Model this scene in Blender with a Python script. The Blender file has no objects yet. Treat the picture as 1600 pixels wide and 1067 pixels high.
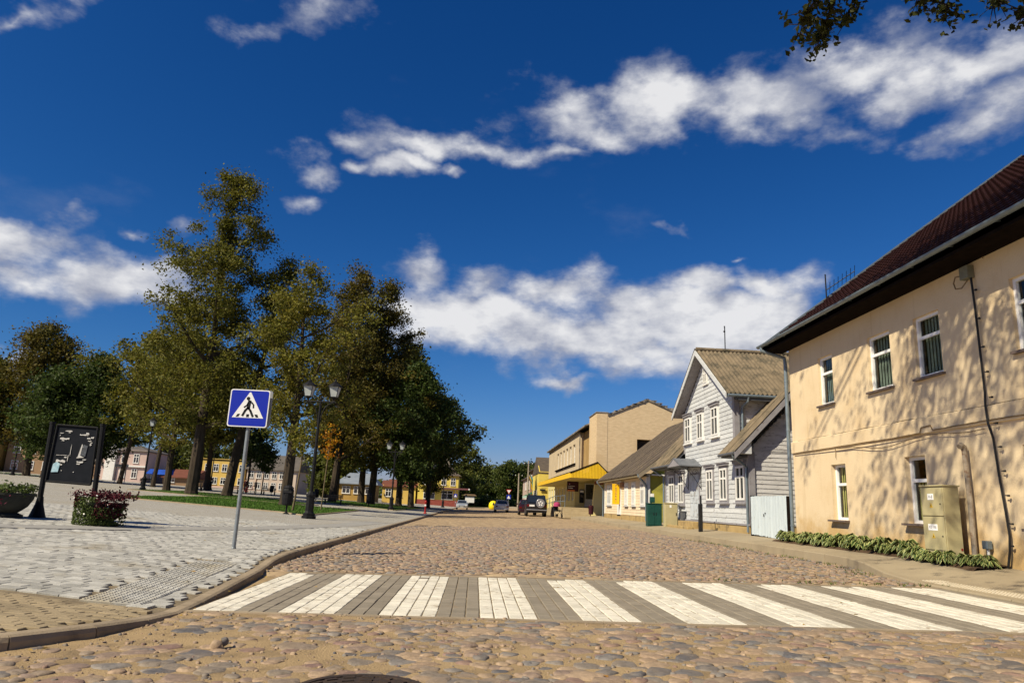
import bpy, bmesh, math, random
import numpy as np
from mathutils import Vector, Matrix, noise as mnoise

random.seed(7)
RNG = np.random.default_rng(11)
S = bpy.context.scene
COL = S.collection
R = math.radians

# ------------------------------------------------------------------ camera
CAMROT = Matrix(((0.99772, -0.05422, -0.04021), (-0.05133, -0.22259, -0.97356), (0.04383, 0.9734, -0.22487)))
CAMPOS = Vector((0, 0, 1.15))
cd = bpy.data.cameras.new('camera')
cam = bpy.data.objects.new('camera', cd)
COL.objects.link(cam)
cam.matrix_world = Matrix.Translation(CAMPOS) @ CAMROT.to_4x4()
cd.sensor_width = 36.0
cd.lens = 24.75
cd.clip_start = 0.05
cd.clip_end = 3000
S.camera = cam

# ------------------------------------------------------------------ light
S.view_settings.view_transform = 'Standard'
S.view_settings.look = 'None'
S.view_settings.gamma = 1.0
S.view_settings.use_curve_mapping = False
S.view_settings.exposure = 0.42
S.cycles.max_bounces = 6
S.cycles.transparent_max_bounces = 6
S.cycles.use_denoising = True
SUND = Vector((0.592, 0.430, -0.682)).normalized()
sl = bpy.data.lights.new('sun', 'SUN')
sl.energy = 5.0
sl.angle = R(0.53)
sl.color = (1.0, 0.89, 0.68)
so = bpy.data.objects.new('sun', sl)
COL.objects.link(so)
so.rotation_euler = SUND.to_track_quat('-Z', 'Y').to_euler()

CLOUDS=[
 (0.125,0.851,0.51,8.887,-1.03,-0.468,-0.383,-13.882,23.249,1.25),
 (0.238,0.817,0.526,8.434,-2.454,-0.005,-3.326,-11.474,19.308,1.35),
 (0.338,0.792,0.509,10.105,-3.451,-1.347,-1.831,-14.843,24.293,1.2),
 (0.426,0.735,0.528,8.39,-5.072,0.287,-7.809,-11.644,22.48,1.2),
 (0.484,0.716,0.503,10.291,-8.061,1.574,-10.525,-8.972,22.872,1.15),
 (0.543,0.67,0.506,10.185,-8.754,0.643,-10.19,-10.073,24.275,1.15),
 (0.425,0.772,0.473,11.293,-5.601,-1.028,-5.569,-17.351,33.346,0.95),
 (0.556,0.695,0.455,11.355,-10.397,1.999,-10.832,-7.173,24.224,0.95),
 (-0.011,0.881,0.474,7.567,0.572,-0.9,6.57,-22.094,41.206,0.8),
 (-0.097,0.877,0.47,14.23,0.216,2.532,-7.319,-23.978,43.182,0.85),
 (0.069,0.88,0.47,16.225,-1.474,0.375,-3.701,-27.488,52.053,0.85),
 (-0.234,0.88,0.413,21.493,5.756,-0.103,5.262,-18.877,43.255,1),
 (-0.181,0.887,0.425,38.654,5.332,5.311,-4.603,-32.766,66.39,0.95),
 (-0.141,0.895,0.424,30.2,3.047,3.558,-3.302,-23.25,47.939,1),
 (-0.107,0.893,0.437,33.621,2.296,3.481,-4.56,-32.642,65.568,0.95),
 (-0.057,0.897,0.439,40.519,0.953,3.28,-6.578,-46.833,94.892,0.85),
 (-0.254,0.891,0.377,30.929,6.677,5.019,-4.019,-26.672,60.256,0.85),
 (-0.177,0.868,0.463,26.594,3.405,3.783,-4.779,-36.298,66.27,0.75),
 (-0.242,0.779,0.578,12.99,0.055,5.345,-11.821,-25.163,28.982,0.8),
 (-0.517,0.693,0.503,14.857,4.603,8.932,-17.345,-54.179,56.771,0.72),
 (-0.526,0.81,0.259,9.123,5.493,1.353,0.811,-7.64,25.556,1.2),
 (-0.464,0.852,0.244,8.085,3.9,1.736,-1.464,-7.756,24.239,1.25),
 (-0.526,0.821,0.223,9.694,5.579,2.31,-1.9,-9.838,31.732,1.2),
 (-0.394,0.86,0.324,24.89,9.345,5.41,-2.981,-18.679,45.984,0.9),
 (-0.452,0.836,0.31,29.291,13.128,7.232,-5.496,-34.434,84.772,0.95),
 (-0.406,0.884,0.233,15.578,6.415,2.779,-2.774,-13.68,47.126,0.9),
 (-0.544,0.827,0.146,19.777,12.342,3.714,-2.892,-11.219,52.688,0.9),
 (-0.108,0.946,0.306,22.388,1.911,1.994,-1.85,-10.022,30.373,1.1),
 (-0.001,0.952,0.305,15.765,-0.273,0.865,-1.592,-8.433,26.357,1),
 (-0.052,0.965,0.258,9.045,0.946,-1.716,4.538,-5.363,20.965,1.35),
 (0.1,0.951,0.291,12.218,-1.381,0.311,-1.397,-7.061,23.528,1.35),
 (0.085,0.967,0.239,5.711,-0.261,-0.985,3.074,-4.991,19.15,1.45),
 (0.201,0.952,0.232,5.511,-0.984,-0.739,1.705,-5.124,19.541,1.4),
 (0.297,0.907,0.299,14.119,-4.447,-0.533,-1.637,-8.473,27.329,1.25),
 (0.359,0.886,0.292,12.77,-4.938,-0.745,-1.479,-7.569,24.81,1.3),
 (0.398,0.876,0.273,19.379,-8.41,-1.264,-1.904,-9.268,32.479,1.1),
 (0.316,0.916,0.248,5.652,-1.911,-0.159,-1.052,-4.648,18.498,1.4),
 (0.254,0.947,0.197,9.281,-2.493,0.017,-2.383,-8.574,44.194,0.9),
 (0.342,0.919,0.197,10.336,-3.818,-0.183,-2.443,-8.79,45.309,1),
 (0.333,0.881,0.336,38.233,-13.51,-2.454,-6.854,-39.361,109.907,0.85),
 (0.138,0.977,0.165,32.359,-4.745,0.925,-5.194,-16.036,99.451,0.9),
 (0.258,0.893,0.37,25.724,-6.98,-1.109,-6.27,-38.6,97.503,0.7),
]

def build_world():
    w = bpy.data.worlds.new('World')
    S.world = w
    w.use_nodes = True
    nt = w.node_tree
    N, L = nt.nodes, nt.links
    for n in list(N):
        N.remove(n)

    def mth(op, a, b=None, c=None, clamp=False):
        n = N.new('ShaderNodeMath'); n.operation = op; n.use_clamp = clamp
        for i, v in enumerate((a, b, c)):
            if v is None: continue
            if isinstance(v, (int, float)): n.inputs[i].default_value = v
            else: L.new(v, n.inputs[i])
        return n.outputs[0]

    def vm(op, a, b=None, scale=None):
        n = N.new('ShaderNodeVectorMath'); n.operation = op
        for i, v in enumerate((a, b)):
            if v is None: continue
            if isinstance(v, tuple): n.inputs[i].default_value = v
            else: L.new(v, n.inputs[i])
        if scale is not None: n.inputs['Scale'].default_value = scale
        return n
    sky = N.new('ShaderNodeTexSky')
    sky.sky_type = 'NISHITA'
    sky.sun_disc = False
    sky.sun_elevation = math.asin(0.682)
    sky.sun_rotation = math.atan2(-SUND.x, -SUND.y)
    sky.altitude = 100; sky.air_density = 1.0; sky.dust_density = 0.35; sky.ozone_density = 3.0
    tint = N.new('ShaderNodeMix'); tint.data_type = 'RGBA'; tint.blend_type = 'MULTIPLY'
    tint.inputs[0].default_value = 1.0
    L.new(sky.outputs[0], tint.inputs[6])
    tint.inputs[7].default_value = SKYTINT
    # polarised deep blue: one contrast curve per channel over the whole sky
    sp = N.new('ShaderNodeSeparateColor'); L.new(tint.outputs[2], sp.inputs[0])
    cb = N.new('ShaderNodeCombineColor')
    for i, (gain, gam) in enumerate(((8.4, 2.05), (0.90, 1.26), (0.66, 1.08))):
        c_ = mth('MULTIPLY', mth('POWER', mth('MULTIPLY', sp.outputs[i], SKYSTR), gam), gain / SKYSTR)
        L.new(mth('MINIMUM', c_, 0.75 / SKYSTR), cb.inputs[i])
    g = cb
    tc = N.new('ShaderNodeTexCoord')
    d0 = tc.outputs['Generated']
    # ragged edges: push the lookup direction about with two octaves of noise
    wn = N.new('ShaderNodeTexNoise'); wn.inputs['Scale'].default_value = 9; wn.inputs['Detail'].default_value = 5
    L.new(d0, wn.inputs['Vector'])
    off = vm('SUBTRACT', wn.outputs['Color'], (0.5, 0.5, 0.5))
    off2 = vm('SCALE', off.outputs[0], scale=0.13)
    d = vm('ADD', d0, off2.outputs[0]).outputs[0]
    tot = None
    for c in CLOUDS:
        dx = vm('DOT_PRODUCT', d, c[3:6]).outputs['Value']
        dy = vm('DOT_PRODUCT', d, c[6:9]).outputs['Value']
        dz = vm('DOT_PRODUCT', d, c[0:3]).outputs['Value']
        r2 = mth('ADD', mth('MULTIPLY', dx, dx), mth('MULTIPLY', dy, dy))
        r = mth('SQRT', r2)
        v = mth('MULTIPLY', mth('SUBTRACT', 1.0, mth('MULTIPLY', r, 0.62)), c[9])
        v = mth('MULTIPLY', v, mth('GREATER_THAN', dz, 0.3))
        tot = v if tot is None else mth('SMOOTH_MAX', tot, v, 0.12)
    mp = N.new('ShaderNodeMapping'); mp.inputs['Scale'].default_value = (1, 1, 1.9)
    L.new(d0, mp.inputs[0])
    n1 = N.new('ShaderNodeTexNoise'); n1.inputs['Scale'].default_value = 8.5
    n1.inputs['Detail'].default_value = 10; n1.inputs['Roughness'].default_value = 0.60
    L.new(mp.outputs[0], n1.inputs['Vector'])
    n2 = N.new('ShaderNodeTexNoise'); n2.inputs['Scale'].default_value = 3.0
    n2.inputs['Detail'].default_value = 8; n2.inputs['Roughness'].default_value = 0.6
    mp2 = N.new('ShaderNodeMapping'); mp2.inputs['Scale'].default_value = (1, 1, 2.2); mp2.inputs['Location'].default_value = (4, 2, 7)
    L.new(d0, mp2.inputs[0]); L.new(mp2.outputs[0], n2.inputs['Vector'])
    f = mth('MULTIPLY', mth('SUBTRACT', n1.outputs['Fac'], 0.5), 2.15)
    dens = mth('ADD', tot, f)
    mr = N.new('ShaderNodeMapRange'); mr.interpolation_type = 'SMOOTHSTEP'
    mr.inputs['From Min'].default_value = 0.26; mr.inputs['From Max'].default_value = 1.10
    L.new(dens, mr.inputs['Value'])
    # thin veils everywhere
    veil = N.new('ShaderNodeMapRange'); veil.interpolation_type = 'SMOOTHSTEP'
    veil.inputs['From Min'].default_value = 0.60; veil.inputs['From Max'].default_value = 0.85
    veil.inputs['To Max'].default_value = 0.22
    L.new(n2.outputs['Fac'], veil.inputs['Value'])
    a = mth('MAXIMUM', mr.outputs[0], veil.outputs[0], clamp=True)
    a = mth('MULTIPLY', a, 0.97)
    n3 = N.new('ShaderNodeTexNoise'); n3.inputs['Scale'].default_value = 15
    n3.inputs['Detail'].default_value = 7; n3.inputs['Roughness'].default_value = 0.55
    L.new(mp.outputs[0], n3.inputs['Vector'])
    sh = mth('ADD', mth('MULTIPLY_ADD', dens, 0.64, 0.08), mth('MULTIPLY', mth('SUBTRACT', n3.outputs['Fac'], 0.5), 2.0))
    cr = N.new('ShaderNodeValToRGB')
    cr.color_ramp.elements[0].position = 0.35; cr.color_ramp.elements[0].color = CLOUDLO
    cr.color_ramp.elements[1].position = 1.15 if False else 1.0; cr.color_ramp.elements[1].color = CLOUDHI
    L.new(sh, cr.inputs[0])
    skys = vm('SCALE', g.outputs[0], scale=1.0)
    bg1 = N.new('ShaderNodeBackground'); bg1.inputs['Strength'].default_value = SKYSTR
    L.new(skys.outputs[0], bg1.inputs['Color'])
    bg2 = N.new('ShaderNodeBackground'); bg2.inputs['Strength'].default_value = 1.0
    L.new(cr.outputs[0], bg2.inputs['Color'])
    mx = N.new('ShaderNodeMixShader')
    L.new(a, mx.inputs[0]); L.new(bg1.outputs[0], mx.inputs[1]); L.new(bg2.outputs[0], mx.inputs[2])
    out = N.new('ShaderNodeOutputWorld')
    L.new(mx.outputs[0], out.inputs['Surface'])
    w.cycles.sampling_method = 'MANUAL'
    w.cycles.sample_map_resolution = 256


SKYTINT = (0.30, 0.60, 1.0, 1)
SKYSTR = 0.10
CLOUDLO = (0.27, 0.29, 0.36, 1)
CLOUDHI = (0.61, 0.61, 0.62, 1)
build_world()

# ------------------------------------------------------------------ materials
MATS = {}


def M(name, c1, c2=None, scale=4.0, rough=0.85, bump=0.0, bscale=None, spec=0.25, jitter=0.0, island=0.0,
      metal=0.0, detail=5, stain=None, stscale=1.2, stmin=0.52, stmax=0.68, coord='Position', stretch=(1, 1, 1),
      transl=0.0, bdist=0.02, hue=0.0, trans=None):
    """Procedural surface: two-colour noise, optional stain layer, bump, and per-object / per-island value jitter."""
    if name in MATS: return MATS[name]
    m = bpy.data.materials.new(name); MATS[name] = m
    m.use_nodes = True
    nt = m.node_tree; N, L = nt.nodes, nt.links
    b = N['Principled BSDF']
    b.inputs['Roughness'].default_value = rough
    b.inputs['Specular IOR Level'].default_value = spec
    b.inputs['Metallic'].default_value = metal
    if coord == 'Position':
        vec = N.new('ShaderNodeNewGeometry').outputs['Position']
    else:
        vec = N.new('ShaderNodeTexCoord').outputs['Object']
    if stretch != (1, 1, 1):
        mp = N.new('ShaderNodeMapping'); mp.inputs['Scale'].default_value = stretch
        L.new(vec, mp.inputs[0]); vec = mp.outputs[0]
    c1 = tuple(c1) + (1,)
    col = None

    def noise(sc, det, ro=0.6):
        n = N.new('ShaderNodeTexNoise'); n.inputs['Scale'].default_value = sc
        n.inputs['Detail'].default_value = det; n.inputs['Roughness'].default_value = ro
        L.new(vec, n.inputs['Vector']); return n.outputs['Fac']
    if c2 is not None:
        c2 = tuple(c2) + (1,)
        r = N.new('ShaderNodeValToRGB')
        r.color_ramp.elements[0].position = 0.36; r.color_ramp.elements[0].color = c1
        r.color_ramp.elements[1].position = 0.64; r.color_ramp.elements[1].color = c2
        L.new(noise(scale, detail), r.inputs[0]); col = r.outputs[0]
    else:
        rg = N.new('ShaderNodeRGB'); rg.outputs[0].default_value = c1; col = rg.outputs[0]
    if stain is not None:
        mr = N.new('ShaderNodeMapRange'); mr.interpolation_type = 'SMOOTHSTEP'
        mr.inputs['From Min'].default_value = stmin; mr.inputs['From Max'].default_value = stmax
        L.new(noise(stscale, 9, 0.68), mr.inputs['Value'])
        mx = N.new('ShaderNodeMix'); mx.data_type = 'RGBA'
        L.new(mr.outputs[0], mx.inputs[0]); L.new(col, mx.inputs[6]); mx.inputs[7].default_value = tuple(stain) + (1,)
        col = mx.outputs[2]
    if jitter or island or hue:
        hs = N.new('ShaderNodeHueSaturation'); L.new(col, hs.inputs['Color']); col = hs.outputs[0]
        rnd = None
        if jitter:
            rnd = N.new('ShaderNodeObjectInfo').outputs['Random']; amp = jitter
        if island:
            ri = N.new('ShaderNodeNewGeometry').outputs['Random Per Island']; amp = island
            if rnd is not None:
                ad = N.new('ShaderNodeMath'); ad.operation = 'ADD'; L.new(rnd, ad.inputs[0]); L.new(ri, ad.inputs[1])
                fr = N.new('ShaderNodeMath'); fr.operation = 'FRACT'; L.new(ad.outputs[0], fr.inputs[0]); rnd = fr.outputs[0]
            else: rnd = ri
        mr = N.new('ShaderNodeMapRange'); mr.inputs['To Min'].default_value = 1 - amp; mr.inputs['To Max'].default_value = 1 + amp
        L.new(rnd, mr.inputs['Value']); L.new(mr.outputs[0], hs.inputs['Value'])
        if hue:
            m7 = N.new('ShaderNodeMath'); m7.operation = 'MULTIPLY'; m7.inputs[1].default_value = 7.31; L.new(rnd, m7.inputs[0])
            f7 = N.new('ShaderNodeMath'); f7.operation = 'FRACT'; L.new(m7.outputs[0], f7.inputs[0])
            m8 = N.new('ShaderNodeMapRange'); m8.inputs['To Min'].default_value = 0.5 - hue; m8.inputs['To Max'].default_value = 0.5 + hue
            L.new(f7.outputs[0], m8.inputs['Value']); L.new(m8.outputs[0], hs.inputs['Hue'])
    L.new(col, b.inputs['Base Color'])
    if bump:
        bp = N.new('ShaderNodeBump'); bp.inputs['Strength'].default_value = bump; bp.inputs['Distance'].default_value = bdist
        L.new(noise(bscale or scale * 4, 6, 0.65), bp.inputs['Height']); L.new(bp.outputs[0], b.inputs['Normal'])
    if transl:
        tr = N.new('ShaderNodeBsdfTranslucent'); L.new(col, tr.inputs['Color'])
        ms = N.new('ShaderNodeMixShader'); ms.inputs[0].default_value = transl
        out = N['Material Output']
        L.new(b.outputs[0], ms.inputs[1]); L.new(tr.outputs[0], ms.inputs[2]); L.new(ms.outputs[0], out.inputs['Surface'])
    return m


def M_glass(name, tint=(0.75, 0.8, 0.8)):
    if name in MATS: return MATS[name]
    m = bpy.data.materials.new(name); MATS[name] = m; m.use_nodes = True
    nt = m.node_tree; N, L = nt.nodes, nt.links
    N.remove(N['Principled BSDF'])
    t = N.new('ShaderNodeBsdfTransparent'); t.inputs[0].default_value = tuple(tint) + (1,)
    g = N.new('ShaderNodeBsdfGlossy'); g.inputs['Roughness'].default_value = 0.02
    f = N.new('ShaderNodeFresnel'); f.inputs[0].default_value = 1.6
    x = N.new('ShaderNodeMixShader')
    bk = N.new('ShaderNodeNewGeometry').outputs['Backfacing']      # from inside the pane only lets light through
    k = N.new('ShaderNodeMath'); k.operation = 'SUBTRACT'; k.inputs[0].default_value = 1.0; L.new(bk, k.inputs[1])
    k2 = N.new('ShaderNodeMath'); k2.operation = 'MULTIPLY'; L.new(f.outputs[0], k2.inputs[0]); L.new(k.outputs[0], k2.inputs[1])
    L.new(k2.outputs[0], x.inputs[0]); L.new(t.outputs[0], x.inputs[1]); L.new(g.outputs[0], x.inputs[2])
    L.new(x.outputs[0], N['Material Output'].inputs['Surface'])
    return m


def M_brick(name, c1, c2, mortar, bw, bh, axes, msize=0.012, bump=0.4, stain=None, rough=0.9, rot=0.0, off=0.5, stscale=0.8, mulscale=None):
    """Brick-pattern surface for faces too far off to build; axes picks which world axes run along and up the wall."""
    if name in MATS: return MATS[name]
    m = bpy.data.materials.new(name); MATS[name] = m; m.use_nodes = True
    nt = m.node_tree; N, L = nt.nodes, nt.links
    b = N['Principled BSDF']; b.inputs['Roughness'].default_value = rough; b.inputs['Specular IOR Level'].default_value = 0.2
    pos = N.new('ShaderNodeNewGeometry').outputs['Position']
    sp = N.new('ShaderNodeSeparateXYZ'); L.new(pos, sp.inputs[0])
    cb = N.new('ShaderNodeCombineXYZ')
    if axes == 'wall':
        ad = N.new('ShaderNodeMath'); ad.operation = 'ADD'; L.new(sp.outputs[0], ad.inputs[0]); L.new(sp.outputs[1], ad.inputs[1])
        L.new(ad.outputs[0], cb.inputs[0]); L.new(sp.outputs[2], cb.inputs[1])
    else:
        L.new(sp.outputs[0], cb.inputs[0]); L.new(sp.outputs[1], cb.inputs[1])
    br = N.new('ShaderNodeTexBrick'); br.inputs['Scale'].default_value = 1.0
    br.inputs['Color1'].default_value = tuple(c1) + (1,); br.inputs['Color2'].default_value = tuple(c2) + (1,)
    br.inputs['Mortar'].default_value = tuple(mortar) + (1,)
    br.inputs['Brick Width'].default_value = bw; br.inputs['Row Height'].default_value = bh
    br.inputs['Mortar Size'].default_value = msize; br.offset = off
    L.new(cb.outputs[0], br.inputs['Vector'])
    col = br.outputs['Color']
    n = N.new('ShaderNodeTexNoise'); n.inputs['Scale'].default_value = stscale; n.inputs['Detail'].default_value = 8
    L.new(pos, n.inputs['Vector'])
    if stain is not None:
        mr = N.new('ShaderNodeMapRange'); mr.inputs['From Min'].default_value = 0.5; mr.inputs['From Max'].default_value = 0.72
        L.new(n.outputs['Fac'], mr.inputs['Value'])
        mx = N.new('ShaderNodeMix'); mx.data_type = 'RGBA'
        L.new(mr.outputs[0], mx.inputs[0]); L.new(col, mx.inputs[6]); mx.inputs[7].default_value = tuple(stain) + (1,)
        col = mx.outputs[2]
    L.new(col, b.inputs['Base Color'])
    if bump:
        bp = N.new('ShaderNodeBump'); bp.inputs['Strength'].default_value = bump; bp.inputs['Distance'].default_value = 0.01
        bp.invert = True
        L.new(br.outputs['Fac'], bp.inputs['Height']); L.new(bp.outputs[0], b.inputs['Normal'])
    return m


# ------------------------------------------------------------------ mesh helpers
ORG = {}


class MB:
    """Collects shapes; build() links them as one mesh object whose vertices are stored relative to its thing."""

    def __init__(s):
        s.v = []; s.f = []

    def add(s, vs, fs):
        o = len(s.v)
        s.v += [tuple(v) for v in vs]
        s.f += [tuple(i + o for i in f) for f in fs]
        return s

    def box(s, x0, x1, y0, y1, z0, z1):
        return s.add([(x0, y0, z0), (x1, y0, z0), (x1, y1, z0), (x0, y1, z0), (x0, y0, z1), (x1, y0, z1), (x1, y1, z1), (x0, y1, z1)],
                     [(0, 3, 2, 1), (4, 5, 6, 7), (0, 1, 5, 4), (1, 2, 6, 5), (2, 3, 7, 6), (3, 0, 4, 7)])

    def obox(s, o, ax, ay, az):
        """box from corner o with edge vectors ax, ay, az"""
        o, ax, ay, az = Vector(o), Vector(ax), Vector(ay), Vector(az)
        p = [o, o + ax, o + ax + ay, o + ay]
        p = p + [q + az for q in p]
        fl = [(0, 3, 2, 1), (4, 5, 6, 7), (0, 1, 5, 4), (1, 2, 6, 5), (2, 3, 7, 6), (3, 0, 4, 7)]
        if ax.cross(ay).dot(az) < 0: fl = [f[::-1] for f in fl]
        return s.add(p, fl)

    def tube(s, pts, rad, n=8, cap=True):
        pts = [Vector(p) for p in pts]
        if not isinstance(rad, (list, tuple)): rad = [rad] * len(pts)
        vs, fs = [], []
        u = None
        for i, p in enumerate(pts):
            t = (pts[min(i + 1, len(pts) - 1)] - pts[max(i - 1, 0)]).normalized()
            if u is None:
                u = t.orthogonal().normalized()
            else:
                u = (u - t * u.dot(t))
                u = u.normalized() if u.length > 1e-6 else t.orthogonal().normalized()
            w = t.cross(u)
            for k in range(n):
                a = 2 * math.pi * k / n
                vs.append(p + (u * math.cos(a) + w * math.sin(a)) * rad[i])
        for i in range(len(pts) - 1):
            for k in range(n):
                k2 = (k + 1) % n
                fs.append((i * n + k, i * n + k2, (i + 1) * n + k2, (i + 1) * n + k))
        if cap:
            fs.append(tuple(range(n - 1, -1, -1)))
            fs.append(tuple((len(pts) - 1) * n + k for k in range(n)))
        return s.add(vs, fs)

    def lathe(s, prof, c=(0, 0, 0), n=16, axis='Z'):
        vs, fs = [], []
        for r, z in prof:
            for k in range(n):
                a = 2 * math.pi * k / n
                if axis == 'Z': q = (c[0] + r * math.cos(a), c[1] + r * math.sin(a), c[2] + z)
                elif axis == 'X': q = (c[0] + z, c[1] + r * math.cos(a), c[2] + r * math.sin(a))
                else: q = (c[0] + r * math.sin(a), c[1] + z, c[2] + r * math.cos(a))
                vs.append(q)
        m = len(prof)
        for i in range(m - 1):
            for k in range(n):
                k2 = (k + 1) % n
                fs.append((i * n + k, i * n + k2, (i + 1) * n + k2, (i + 1) * n + k))
        fs.append(tuple(range(n - 1, -1, -1)))
        fs.append(tuple((m - 1) * n + k for k in range(n)))
        return s.add(vs, fs)

    def prism(s, poly, ext):
        """poly: 3-D polygon; ext: extrusion vector"""
        poly = [Vector(p) for p in poly]; ext = Vector(ext); n = len(poly)
        nv = Vector((0, 0, 0))
        for i in range(n): nv += poly[i].cross(poly[(i + 1) % n])
        vs = poly + [p + ext for p in poly]
        fs = [tuple(range(n - 1, -1, -1)), tuple(range(n, 2 * n))]
        fs += [(i, (i + 1) % n, n + (i + 1) % n, n + i) for i in range(n)]
        if nv.dot(ext) < 0: fs = [f[::-1] for f in fs]
        return s.add(vs, fs)

    def quad(s, a, b, c, d):
        return s.add([a, b, c, d], [(0, 1, 2, 3)])

    def build(s, name, mat, parent=None, smooth=False, bevel=0.0, kind=None, label=None):
        org = ORG.get(parent.name, Vector()) if parent else Vector()
        me = bpy.data.meshes.new(name)
        me.from_pydata([(v[0] - org.x, v[1] - org.y, v[2] - org.z) for v in s.v], [], s.f)
        if smooth:
            me.polygons.foreach_set('use_smooth', [True] * len(me.polygons))
        me.update()
        o = bpy.data.objects.new(name, me)
        if mat is not None: me.materials.append(mat)
        COL.objects.link(o)
        if parent: o.parent = parent
        ORG[o.name] = org.copy()
        if bevel:
            b = o.modifiers.new('bevel', 'BEVEL'); b.width = bevel; b.segments = 2; b.limit_method = 'ANGLE'
        if kind: o['kind'] = kind
        if label: o['label'] = label
        return o


def smooth_by_angle(o, ang=40):
    me = o.data
    me.polygons.foreach_set('use_smooth', [True] * len(me.polygons))
    try: me.set_sharp_from_angle(angle=R(ang))
    except Exception: pass
    return o


def thing(name, label, cat, loc=(0, 0, 0), rz=0.0, group=None):
    o = bpy.data.objects.new(name, None)
    o.empty_display_size = 0.2
    COL.objects.link(o)
    o.location = loc; o.rotation_euler = (0, 0, rz)
    ORG[o.name] = Vector((0, 0, 0)) if rz else Vector(loc)
    o['label'] = label; o['category'] = cat
    if group: o['group'] = group
    return o


def local_thing(name, label, cat, loc=(0, 0, 0), rz=0.0, group=None):
    """a thing whose parts are modelled round the origin"""
    o = thing(name, label, cat, loc, rz, group)
    ORG[o.name] = Vector((0, 0, 0))
    return o


def tag(o, label=None, cat=None, group=None, kind=None):
    if label: o['label'] = label
    if cat: o['category'] = cat
    if group: o['group'] = group
    if kind: o['kind'] = kind
    return o


def dup(root, loc, rz=0.0, label=None, group=None, scale=1.0):
    r = root.copy(); COL.objects.link(r)
    r.location = loc; r.rotation_euler = (0, 0, rz); r.scale = (scale,) * 3
    if label: r['label'] = label
    if group: r['group'] = group
    for ch in list(root.children):
        c = ch.copy(); COL.objects.link(c); c.parent = r
        for g in list(ch.children):
            d = g.copy(); COL.objects.link(d); d.parent = c
    return r


def piece(name, me, parent, loc, rot=(0, 0, 0), scale=(1, 1, 1), mat=None):
    """a repeated piece sharing mesh data; loc in world space"""
    o = bpy.data.objects.new(name, me)
    COL.objects.link(o)
    org = ORG.get(parent.name, Vector()) if parent else Vector()
    o.parent = parent
    o.location = Vector(loc) - org
    o.rotation_euler = rot
    o.scale = scale
    return o


def mesh_of(mb, name, mat, smooth=False):
    me = bpy.data.meshes.new(name)
    me.from_pydata(mb.v, [], mb.f)
    if smooth: me.polygons.foreach_set('use_smooth', [True] * len(me.polygons))
    me.materials.append(mat); me.update()
    return me


def text(name, body, size, mat, parent, loc, rot, extrude=0.003, align='CENTER', spacing=1.0):
    c = bpy.data.curves.new(name, 'FONT'); c.body = body; c.size = size; c.extrude = extrude
    c.align_x = align; c.align_y = 'CENTER'; c.space_line = spacing
    c.resolution_u = 3
    c.materials.append(mat)
    o = bpy.data.objects.new(name, c); COL.objects.link(o)
    me = bpy.data.meshes.new_from_object(o.evaluated_get(bpy.context.evaluated_depsgraph_get()))
    bpy.data.objects.remove(o)
    o = bpy.data.objects.new(name, me); COL.objects.link(o)
    o.parent = parent
    o.location = Vector(loc) - ORG.get(parent.name, Vector()); o.rotation_euler = rot
    return o


_Rt = CAMROT.transposed()


def proj(p):
    """pixel (1600x1067) of a world point - used only to leave out what the camera cannot see"""
    v = _Rt @ (Vector(p) - CAMPOS)
    if v.z > -0.05: return None
    return 800 + 1100 * v.x / -v.z, 533.5 - 1100 * v.y / -v.z


def fbm(x, y, z=0.0, o=4):
    return mnoise.fractal(Vector((x, y, z)), 1.0, 2.0, o)

# ------------------------------------------------------------------ ground heights
def sstep(a, b, x):
    t = min(1.0, max(0.0, (x - a) / (b - a))); return t * t * (3 - 2 * t)


def zroad(x, y=0):
    return 0.025 * (min(max(x, -40), 20) + 3)


def zplaza(x, y):
    z = 0.12 + 0.036 * (-x - 4)
    z = min(z, 2.6)
    dip = sstep(5.9, 7.4, y) * (1 - sstep(11.2, 13.4, y)) * sstep(-6.6, -3.0, x)
    return z - 0.06 * dip


def zwalk(x, y):
    drop = 1 - sstep(10.6, 13.5, y)
    z = zroad(min(x, 9.4)) + 0.012 + 0.125 * (1 - drop) + max(0, x - 7.0) * (0.06 + 0.03 * drop)
    return min(z, 0.75)


def kerb_r(y): return 7.36 - 0.58 * (1 - sstep(11.2, 14.6, y))


# kerb line of the square: road-side edge of the kerb, from the left foreground round to the far street
KL = [(-9.0, 3.0), (-6.0, 3.75), (-4.6, 4.35), (-3.75, 4.9), (-3.2, 5.45), (-2.88, 6.0), (-2.74, 6.6), (-2.72, 7.2), (-2.78, 8.0), (-2.95, 9.6),
      (-3.12, 11.2), (-3.26, 12.4), (-3.34, 14.0), (-3.36, 16.0), (-3.36, 180.0)]


def resample(pts, step, ymax=1e9):
    out = [Vector(pts[0] + (0,))]
    for a, b in zip(pts[:-1], pts[1:]):
        a, b = Vector(a + (0,)), Vector(b + (0,))
        n = max(1, int(round((b - a).length / step)))
        for i in range(1, n + 1): out.append(a.lerp(b, i / n))
    return out


def kerb_x(y):
    for a, b in zip(KL[:-1], KL[1:]):
        if a[1] <= y <= b[1]: return a[0] + (b[0] - a[0]) * (y - a[1]) / (b[1] - a[1])
    return KL[0][0] if y < KL[0][1] else KL[-1][0]


def grid_sheet(name, xs, ys, zf, mat, kind='structure', mask=None):
    vs = [(x, y, zf(x, y)) for y in ys for x in xs]
    nx = len(xs); fs = []
    for j in range(len(ys) - 1):
        for i in range(nx - 1):
            if mask and not mask((xs[i] + xs[i + 1]) / 2, (ys[j] + ys[j + 1]) / 2): continue
            fs.append((j * nx + i, j * nx + i + 1, (j + 1) * nx + i + 1, (j + 1) * nx + i))
    mb = MB(); mb.add(vs, fs)
    o = mb.build(name, mat, None, smooth=True)
    o['kind'] = kind
    return o


def lin(a, b, n): return [a + (b - a) * i / n for i in range(n + 1)]


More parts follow.
